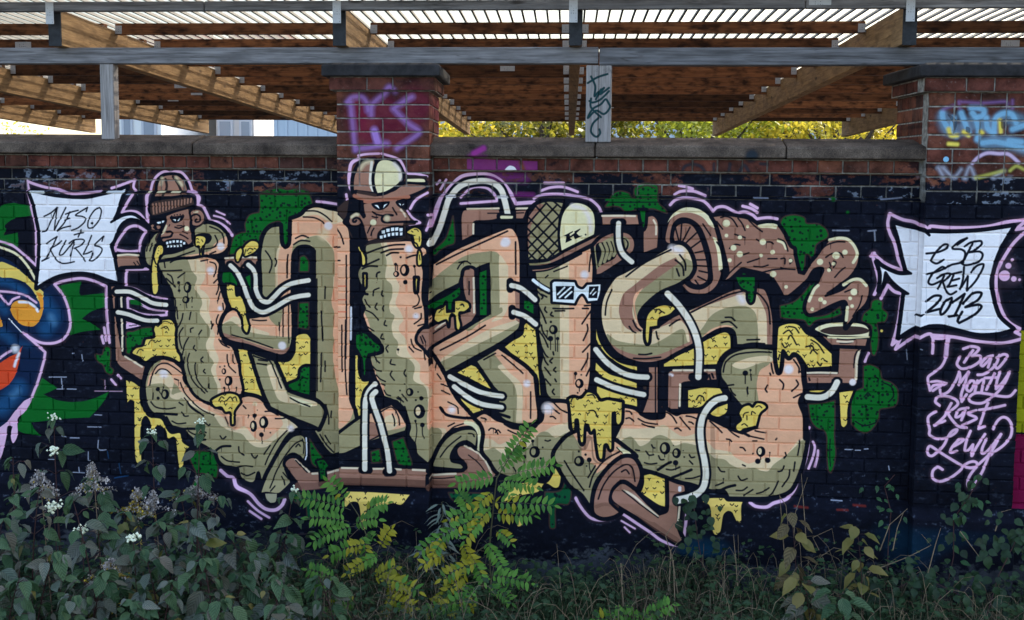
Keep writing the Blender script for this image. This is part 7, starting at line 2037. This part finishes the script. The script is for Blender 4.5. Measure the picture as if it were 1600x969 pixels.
# ------------------------------------------------------------------ black locust saplings: compound leaves set one by one
LT = {m: [leaf_mesh('leaflet', m, .052, .0225, .12+.08*i, .10, .2, 6, .012, i) for i in range(3)] for m in (M_LOC, M_LOCY)}
def frond(root, a, b, n, yel, droop=.06, size=1., hang=0.):
    """a, b world points of leaf base and leaf tip; n leaflet pairs"""
    mid = (a+b)/2+Vector((0, 0, droop)); P = bez(a, mid, b, 10); mb = MB(); mb.tube(P, [.0016-.0009*i/9 for i in range(10)], 4)
    fr = mb.build('compound_leaf', M_GSTEM, root)
    ln = (b-a).length; ax = (b-a).normalized(); face = Vector((0, -1, .55)).normalized()
    side = ax.cross(face).normalized()
    for k in range(n+1):
        t = .14+.86*k/n; i = min(8, int(t*9)); q = P[i].lerp(P[i+1], t*9-i)
        for s in ((1, -1) if k < n else (0,)):
            d = side*s*rs.uniform(.8, 1.1)+ax*(.35 if s else 1.)+Vector((0, -.12, -hang-rs.uniform(-.05, .42)))
            y = yel(t) if callable(yel) else yel
            o = link('leaflet', rs.choice(LT[M_LOCY if rs.random() < y else M_LOC]), fr, q)
            z = size*.88*min(1.25, max(.62, ln/n/.021))*rs.uniform(.85, 1.1)*(.8 if k in (0, n) else 1); o.scale = (z, z, z)
            orient(o, d, face+Vector((rs.uniform(-.3, .3), 0, rs.uniform(-.2, .3))), rs.uniform(-.6, .6))
def locust(label, base, stems, fronds):
    b = at(*base); b.z = 0; root = empty('locust_sapling', b, label, 'sapling')
    mb = MB()
    for s in stems:
        pts = [b+Vector((0, 0, -.02)) if p is None else at(*p) for p in s]; mb.tube(pts, [.006-.0042*i/(len(pts)-1) for i in range(len(pts))], 5)
    mb.build('stem', M_GSTEM, root)
    for f in fronds:
        a = at(f[0], f[1], f[4]); c = at(f[2], f[3], f[4]-f[8] if len(f) > 8 else f[4]-.05)
        frond(root, a, c, f[5], f[6], f[7] if len(f) > 7 else .03)
g_, y_, h_ = .03, .93, (lambda t: .8 if t > .5 else .1)
h2 = lambda t: .75 if t < .45 else .1
locust('small ferny locust sapling with bright green leaves left of centre, before the yellow drip', (585, 930, -.55),
 [[None, (582, 880, -.55), (572, 835, -.55), (560, 805, -.55), (545, 782, -.55)]],
 [(548, 797, 469, 778, -.55, 9, g_, .02), (541, 784, 512, 752, -.5, 6, g_), (545, 815, 483, 810, -.6, 8, g_, .02), (556, 822, 487, 848, -.62, 9, g_, .03), (552, 820, 592, 812, -.5, 6, g_), (566, 838, 572, 866, -.6, 5, h_), (578, 850, 514, 868, -.65, 9, h2, .03),
  (594, 868, 541, 896, -.7, 9, lambda t: .9 if t > .45 else 0), (590, 862, 566, 885, -.6, 6, g_), (594, 858, 612, 826, -.6, 7, y_, .04), (525, 906, 480, 890, -.8, 7, g_, .02), (514, 926, 477, 922, -.8, 6, g_), (560, 942, 503, 962, -.9, 10, g_, .03), (556, 930, 520, 945, -.85, 7, h_),
  (583, 906, 619, 888, -.7, 6, y_), (618, 888, 614, 938, -.7, 6, y_, .0), (606, 940, 600, 968, -.8, 5, y_), (641, 905, 632, 928, -.6, 4, y_), (545, 960, 540, 975, -.9, 4, g_), (600, 905, 655, 925, -.8, 7, .5, .03), (598, 935, 648, 950, -.85, 7, y_, .02), (570, 800, 606, 786, -.5, 6, g_), (572, 835, 584, 842, -.5, 5, g_)])
locust('big locust sapling in the middle, green and yellow feathery leaves rising before the R', (770, 940, -.5),
 [[None, (764, 860, -.5), (770, 800, -.5), (776, 748, -.5), (800, 708, -.5), (828, 668, -.5)], [(764, 850, -.5), (748, 860, -.55), (733, 880, -.6)]],
 [(778, 744, 712, 755, -.5, 8, g_, .0), (790, 720, 830, 663, -.5, 9, g_, .0), (800, 741, 868, 727, -.5, 8, g_, .01), (778, 734, 816, 706, -.45, 6, g_), (780, 752, 838, 762, -.55, 8, g_), (778, 758, 800, 778, -.55, 6, g_), (760, 785, 866, 790, -.6, 10, lambda t: .45 if t < .4 else .03, .01), (770, 802, 834, 806, -.6, 8, h2, .0), (768, 795, 736, 828, -.6, 7, .6, .02),
  (740, 806, 716, 772, -.5, 7, g_), (752, 806, 655, 863, -.65, 13, .28, .03), (755, 812, 726, 846, -.65, 6, .35), (696, 866, 660, 884, -.7, 6, y_, .02), (757, 845, 790, 895, -.6, 9, g_, .03), (732, 862, 757, 910, -.65, 8, h2, .02), (733, 892, 680, 946, -.7, 9, y_, .03), (747, 915, 700, 955, -.75, 9, g_, .03), (760, 915, 800, 942, -.7, 8, g_), (775, 830, 800, 850, -.55, 6, .3), (747, 940, 706, 968, -.8, 7, .5), (722, 850, 735, 880, -.6, 5, y_), (770, 770, 746, 792, -.6, 5, .85), (694, 845, 675, 872, -.7, 5, .7), (745, 880, 690, 905, -.7, 8, .6, .03), (762, 900, 830, 912, -.65, 8, g_, .03), (758, 930, 660, 962, -.8, 10, .35, .04), (775, 790, 700, 812, -.55, 9, .15, .03)])
locust('tiny locust seedling with green leaves at the bottom edge right of centre', (1010, 985, -.8), [[None, (1012, 975, -.8)]],
 [(1000, 968, 1050, 944, -.8, 8, g_, .01), (1010, 972, 960, 962, -.8, 7, g_), (980, 975, 930, 968, -.85, 7, g_)])
# ------------------------------------------------------------------ other weeds
def sprig(name, px, py, Y, label, cat, leaves, n, size, stem=M_STEM, lean=.05, spread=.09, down=(-1.2, .1), group=None):
    top = at(px, py, Y); b = Vector((top.x+lean, Y, 0)); root = empty(name, b, label, cat, group)
    P = bez(b, Vector((b.x, Y, top.z*.6)), top, 8); mb = MB(); mb.tube(P, [.0042-.003*i/7 for i in range(8)], 5)
    for k in range(n):
        t = .3+.7*(k+1)/n; i = min(6, int(t*7)); q = P[i].lerp(P[i+1], t*7-i); az = k*2.4+rs.uniform(-.4, .4)
        d = Vector((math.cos(az), math.sin(az)*.6-.2, rs.uniform(*down))); e = q+Vector((d.x, d.y, .15))*spread*.4
        mb.tube([q, e], .0012, 3); o = link('leaf', rs.choice(leaves), root, e); s = size*rs.uniform(.7, 1.15); o.scale = (s, s, s); orient(o, d, Vector((0, -.3, 1)), rs.uniform(-.5, .5))
    mb.build('stem', stem, root); return root
sprig('young_dogwood', 1235, 800, -.5, 'sprig with large yellow and brown leaves before the foot of the painted bulb', 'sprig', LVY+LV[M_LBRN], 16, 1.15)
sprig('young_dogwood', 1338, 822, -.6, 'sprig with drooping yellow-green leaves on a dark stem right of the yellow-brown one', 'sprig', LVY, 16, 1.1)
sprig('young_dogwood', 1255, 905, -1.0, 'low sprig of big dull brown-green leaves at the bottom edge, right of centre', 'sprig', LVY+LV[M_LPUR], 18, 1.2)
sprig('young_dogwood', 1310, 925, -1.1, 'low sprig of bright green leaves at the bottom edge beside the dull one', 'sprig', LV[M_LDOG]+LVY[:1], 18, 1.1)
M_LWD = leaf_mat('creeper_leaf', (.014, .045, .018), (.04, .10, .035), .2)
IV = [leaf_mesh('leaf', M_IVY, .058, .046, .2+.1*i, .15, .6, 5, .02, i) for i in range(3)]
def vine(label, pts, n, size, leaves=IV, name='ivy_vine', spread=.06):
    P = [at(*p) for p in pts]; b = Vector((P[0].x, P[0].y, 0)); root = empty(name, b, label, 'vine'); mb = MB(); mb.tube(P, .0028, 4)
    for k in range(n):
        t = rs.random()*(len(P)-1); i = min(len(P)-2, int(t)); q = P[i].lerp(P[i+1], t-i)+Vector((rs.gauss(0, spread), rs.uniform(-.03, .02), rs.gauss(0, spread*.6)))
        o = link('leaf', rs.choice(leaves), root, q); s = size*rs.uniform(.6, 1.2); o.scale = (s, s, s); orient(o, Vector((rs.uniform(-1, 1), -.5, rs.uniform(-1.3, .1))), Vector((0, -1, .5)), rs.uniform(-.5, .5))
    mb.build('stem', M_STEM, root); return root
vine('dark ivy hanging on the plinth beside the painted brown pipe end', [(1100, 900, -.16), (1090, 840, -.14), (1085, 800, -.13), (1082, 770, -.10)], 44, .95)
vine('green creeper climbing the wall left of the right pier', [(1385, 930, -.25), (1388, 850, -.12), (1392, 800, -.10), (1382, 760, -.06), (1398, 742, -.05)], 26, .75, [leaf_mesh('leaf', M_LWD, .055, .03, .2, .2, 1, 5)])
vine('leafy creeper in front of the right pier under the pink names', [(1470, 960, -.35), (1490, 870, -.28), (1490, 810, -.24), (1512, 780, -.2), (1530, 748, -.17)], 50, .95, [leaf_mesh('leaf', M_LWD, .06, .032, .2, .2, 1, 5), IV[0]])
vine('dense dark creeper at the lower right corner', [(1540, 969, -.7), (1560, 900, -.5), (1585, 850, -.35), (1592, 830, -.3)], 90, 1., IV, spread=.12)
vine('low dark creeper along the wall foot right of centre', [(1420, 960, -.6), (1380, 930, -.5), (1440, 900, -.4), (1500, 930, -.5)], 90, .95, IV, spread=.12)
vine('young dark creeper at the foot of the plinth left of the ivy', [(930, 950, -.4), (890, 900, -.3), (850, 905, -.35)], 60, .8, IV, spread=.1)
# willow-herb like plant with narrow grey leaves
NW = [leaf_mesh('leaf', M_WILL, .10, .020, .35+.2*i, .15, 1, 6, .01, i) for i in range(3)]
sprig('willowherb', 690, 785, -.35, 'weed with narrow grey-green leaves between the two locust saplings', 'weed', NW, 46, 1., M_GSTEM, .02, .05, (-.9, .3))
sprig('willowherb', 668, 845, -.45, 'shorter weed with narrow leaves left of the tall grey one', 'weed', NW, 26, .9, M_GSTEM, .02, .05, (-.9, .3))
# dead stalks
def stalks(label, items, r=.0035):
    b = at(*items[0][0]); root = empty('dead_stalks', (b.x, b.y, 0), label, 'dead stalks')
    for pts in items:
        mb = MB(); P = [at(*p) for p in pts]; mb.tube(P, [r*(1-.6*i/(len(P)-1)) for i in range(len(P))], 4); mb.build('stalk', M_DRY, root)
stalks('dry pale stalks bending beside the painted brown pipe end', [[(1060, 935, -.5), (1050, 870, -.45), (1040, 838, -.45), (1053, 817, -.45), (1066, 824, -.5)], [(1045, 930, -.5), (1048, 860, -.45), (1065, 840, -.4)], [(975, 960, -.7), (970, 880, -.6), (980, 905, -.55)], [(1055, 960, -.7), (1052, 875, -.6)], [(1130, 940, -.5), (1133, 868, -.45)], [(1153, 930, -.5), (1150, 880, -.48), (1146, 835, -.45)]])
stalks('thin dry stalks standing before the right end of the painted bulb', [[(1260, 850, -.4), (1255, 780, -.3), (1252, 740, -.25)], [(1225, 860, -.4), (1218, 770, -.3)], [(1240, 840, -.35), (1243, 800, -.3), (1262, 746, -.25)], [(1218, 775, -.3), (1228, 790, -.3), (1232, 830, -.35)], [(1280, 860, -.4), (1270, 840, -.35), (1300, 826, -.3), (1304, 850, -.3)]], .0026)
stalks('dry forked stalks leaning in front of the right pier corner', [[(1375, 860, -.4), (1390, 820, -.35), (1418, 795, -.3)], [(1395, 860, -.4), (1402, 825, -.35), (1412, 800, -.3)], [(1450, 895, -.45), (1462, 850, -.4), (1470, 825, -.35)], [(1355, 895, -.4), (1420, 870, -.4), (1455, 852, -.4), (1440, 835, -.4)], [(1500, 830, -.4), (1530, 870, -.45)], [(1555, 830, -.3), (1565, 800, -.25), (1580, 796, -.25)]], .0032)
stalks('thin upright dead stems in the middle of the ground strip', [[(630, 960, -.8), (612, 880, -.6)], [(655, 955, -.8), (650, 830, -.5)], [(760, 960, -.8), (772, 880, -.6)], [(880, 965, -.8), (870, 850, -.45)], [(1180, 955, -.6), (1200, 900, -.5)], [(905, 960, -.8), (935, 905, -.6), (960, 890, -.5)]], .0022)
# ------------------------------------------------------------------ ground cover, grass, litter: nobody could count them
def blades(name, n, mat, xr, yr, hr, dens=lambda x, y: 1, curl=.5):
    mb = MB()
    while n > 0:
        x, y = rs.uniform(*xr), rs.uniform(*yr)
        if rs.random() > dens(x, y): n -= .2; continue
        n -= 1; h = rs.uniform(*hr); az = rs.uniform(0, 6.28); d = Vector((math.cos(az), math.sin(az), 0)); s = Vector((-d.y, d.x, 0))*rs.uniform(.0015, .0035); p = Vector((x, y, gz(x, y)-.005)); c = curl*rs.uniform(.2, 1.3)
        a = p+d*h*c*.3+Vector((0, 0, h*.6)); b = p+d*h*c+Vector((0, 0, h*(1-.35*c)))
        i = len(mb.v); mb.v += [tuple(v) for v in (p-s, p+s, a+s*.8, a-s*.8, b)]; mb.f += [(i, i+1, i+2, i+3), (i+3, i+2, i+4)]
    tag(mb.build(name, mat, loc=(0, 0, 0)), kind='stuff')
M_GRASS = simple('grass_blade', (.020, .038, .012), .8, 0, 9, .8); M_DGR = simple('dry_grass_blade', (.12, .092, .056), .9, 0, 14, .8)
tuft = lambda x, y: max(.12, math.sin(x*5.3)*math.sin(x*2.1+y*3+1)*1.2)
blades('grass', 9000, M_GRASS, (-4, 2.5), (-1.5, -.07), (.07, .33), tuft)
blades('dry_grass', 2300, M_DGR, (-1.9, 2.3), (-1.4, -.07), (.08, .36), lambda x, y: max(.1, math.sin(x*4.1+.6)*1.1), .8)
def cover(name, n, mat, xr, yr, zr, size):
    mb = MB()
    for _ in range(n):
        x, y = rs.uniform(*xr), rs.uniform(*yr); z = gz(x, y)+rs.uniform(*zr)*rs.random(); az = rs.uniform(0, 6.28); s = rs.uniform(*size); d = Vector((math.cos(az), math.sin(az), rs.uniform(-.5, .6))).normalized(); w = d.cross(Vector((rs.uniform(-.4, .4), rs.uniform(-.7, .2), 1))).normalized()
        p = Vector((x, y, z)); mb.quad(p, p+d*s*.45+w*s*.36+Vector((0, 0, s*.08)), p+d*s, p+d*s*.45-w*s*.36+Vector((0, 0, s*.08)))
    tag(mb.build(name, mat, loc=(0, 0, 0)), kind='stuff')
cover('ground_cover', 8000, M_IVY, (-4.2, 2.5), (-1.6, -.08), (.0, .26), (.018, .05))
cover('low_weeds', 5500, leaf_mat('low_weed_leaf', (.012, .032, .014), (.055, .10, .036), .2), (-4.2, 2.5), (-1.5, -.08), (.02, .26), (.02, .055))
cover('undergrowth', 4000, M_IVY, (-4.3, -1.75), (-2.0, -.5), (.1, .62), (.03, .07))
cover('tangled_undergrowth', 6500, M_IVY, (-1.8, 2.5), (-1.35, -.09), (.04, .42), (.02, .055))
cover('leaf_litter', 1300, M_LBRN, (-4.2, 2.5), (-1.6, -.08), (.0, .03), (.02, .055))
# ------------------------------------------------------------------ what shows through the gap under the roof
M_WHITEW = simple('white_render_far', (.74, .72, .68), .9); M_GLASS = simple('far_window', (.20, .23, .28), .2, 0, None, .3, .5); M_TILE = simple('red_roof_far', (.22, .09, .06), .9); M_BLUEM = simple('blue_grey_cladding', (.46, .52, .58), .6); M_TRIM = simple('grey_trim', (.48, .48, .5), .7)
def house(x0, x1, Y, h, label, wins, mat=M_WHITEW):
    a, b = at(x0, 210, Y).x, at(x1, 210, Y).x; r = empty('far_house', ((a+b)/2, Y, 0), label, 'house')
    mb = MB(); mb.box(a, b, Y, Y+9, 0, h); mb.build('wall', mat, r)
    mb = MB(); mb.prism([(Y-.5, h+.003), (Y+4.5, h+2.4), (Y+9.5, h+.003)], a-.4, b+.4); mb.build('roof', M_TILE, r)
    for (u, v, z0, z1) in wins:
        wa, wb = a+(b-a)*u, a+(b-a)*v
        mb = MB(); mb.box(wa, wb, Y-.08, Y-.004, z0, z1); f = mb.build('window', M_TRIM, r)
        mb = MB(); mb.box(wa+.1, wb-.1, Y-.10, Y-.083, z0+.1, z1-.1); mb.build('pane', M_GLASS, f)
house(186, 252, 42, 6.2, 'white far house with grey windows seen through the gap left of the thin post', [(.08, .34, 3.3, 4.9), (.55, .9, 3.6, 4.6)])
house(338, 397, 46, 6.6, 'far house with brownish windows seen under the long rafter', [(.05, .45, 3.6, 4.6), (.62, .95, 3.5, 4.6)], simple('pale_brick_far', (.55, .50, .46), .9))
HX0, HX1, HY = at(428, 205, 30).x, at(1440, 205, 30).x, 30
hl = empty('corrugated_hall', ((HX0+HX1)/2, HY, 0), 'blue-grey corrugated metal hall behind the yellow trees', 'hall')
mb = MB(); mb.box(HX0, HX1, HY, HY+12, 0, 5.2); mb.build('wall', M_BLUEM, hl)
mb = MB(); x = HX0+.05
while x < HX1-.1: mb.box(x, x+.06, HY-.05, HY-.003, 3.45, 5.1); x += .30
tag(mb.build('cladding_ribs', M_BLUEM, hl), kind='stuff')
mb = MB(); mb.box(HX0-.05, HX1+.05, HY-.09, HY-.055, 3.0, 3.42); mb.build('white_band', M_WHITEW, hl)
mb = MB(); mb.box(HX0-.1, HX1+.1, HY-.3, HY+12.3, 5.203, 5.4); mb.build('roof', M_TRIM, hl)
tg = MB()
for _ in range(520):
    x, y = rs.uniform(-2.2, 2.45), rs.uniform(-1.35, -.1); az = rs.uniform(0, 6.28); h = rs.uniform(.12, .5)*rs.choice((.5, .8, 1)); o_ = h*rs.uniform(.2, 1.1); d = Vector((math.cos(az), math.sin(az)*.6, 0)); p0 = Vector((x, y, gz(x, y)))
    P = bez(p0, p0+d*o_*.35+Vector((0, 0, h*1.25)), p0+d*o_+Vector((0, 0, h*rs.uniform(.3, 1)))*1., 6); tg.tube(P, [.0022-.0014*i/5 for i in range(6)], 3)
tag(tg.build('dry_tangle', M_DRY, loc=(0, 0, 0)), kind='stuff')
M_TLEAF = leaf_mat('yellow_tree_leaf', (.07, .085, .01), (.62, .50, .05), .5); M_TLEAFG = leaf_mat('green_tree_leaf', (.05, .09, .012), (.42, .44, .04), .5); M_BARK = simple('tree_bark', (.07, .055, .045), .9, 0, 12, .4)
def tree(px, Y, zc, rx, rz, n, mat, label):
    c = at(px, 205, Y); r = empty('autumn_tree', (c.x, Y, 0), label, 'tree'); mb = MB(); cen = Vector((c.x, Y, zc))
    mb.tube([(c.x, Y, -.05), (c.x+.1, Y, zc*.45), (c.x-.05, Y, zc)], [.13, .10, .04], 7); lm = []
    for k in range(14):
        d = Vector((rs.gauss(0, 1), rs.gauss(0, 1), rs.gauss(0, .6))).normalized(); e = cen+Vector((d.x*rx, d.y*rx, d.z*rz))*rs.uniform(.6, 1); lm.append(e)
        s = Vector((c.x, Y, zc*rs.uniform(.45, .8))); mb.tube([s, (s+e)/2+Vector((0, 0, .15)), e], [.04, .025, .01], 4)
    mb.build('trunk', M_BARK, r); lf = MB()
    for k in range(n):
        e = rs.choice(lm); q = (e if rs.random() < .7 else cen.lerp(e, rs.random()))+Vector((rs.gauss(0, rx*.2), rs.gauss(0, rx*.2), rs.gauss(0, rz*.2)))
        d = Vector((rs.gauss(0, 1), rs.gauss(0, 1), rs.gauss(-.5, .7))).normalized(); w = d.cross(Vector((rs.gauss(0, .5), rs.gauss(0, .5), 1))).normalized(); s = rs.uniform(.09, .16)
        lf.quad(q, q+d*s*.5+w*s*.33, q+d*s, q+d*s*.5-w*s*.33)
    lf.build('crown', mat, r)
tree(735, 15, 3.35, 1.6, .8, 2600, M_TLEAF, 'yellow autumn tree seen through the gap right of the middle pier')
tree(850, 14, 3.35, 1.6, .8, 2800, M_TLEAF, 'yellow autumn tree seen left of the double post')
tree(1065, 15, 3.35, 1.6, .8, 2200, M_TLEAFG, 'yellow-green tree seen right of the double post')
tree(1200, 16, 3.4, 1.7, .8, 2200, M_TLEAFG, 'yellow-green tree seen beneath the long dark rafter')
tree(1310, 15, 3.4, 1.5, .8, 2300, M_TLEAF, 'yellow tree seen just left of the right pier')
tree(1400, 19, 3.5, 1.5, .8, 2600, M_TLEAF, 'yellow tree beside the right pier, farthest right')
tree(40, 34, 3.0, 1.3, .9, 900, M_TLEAF, 'low yellow tree far off at the left edge under the roof')
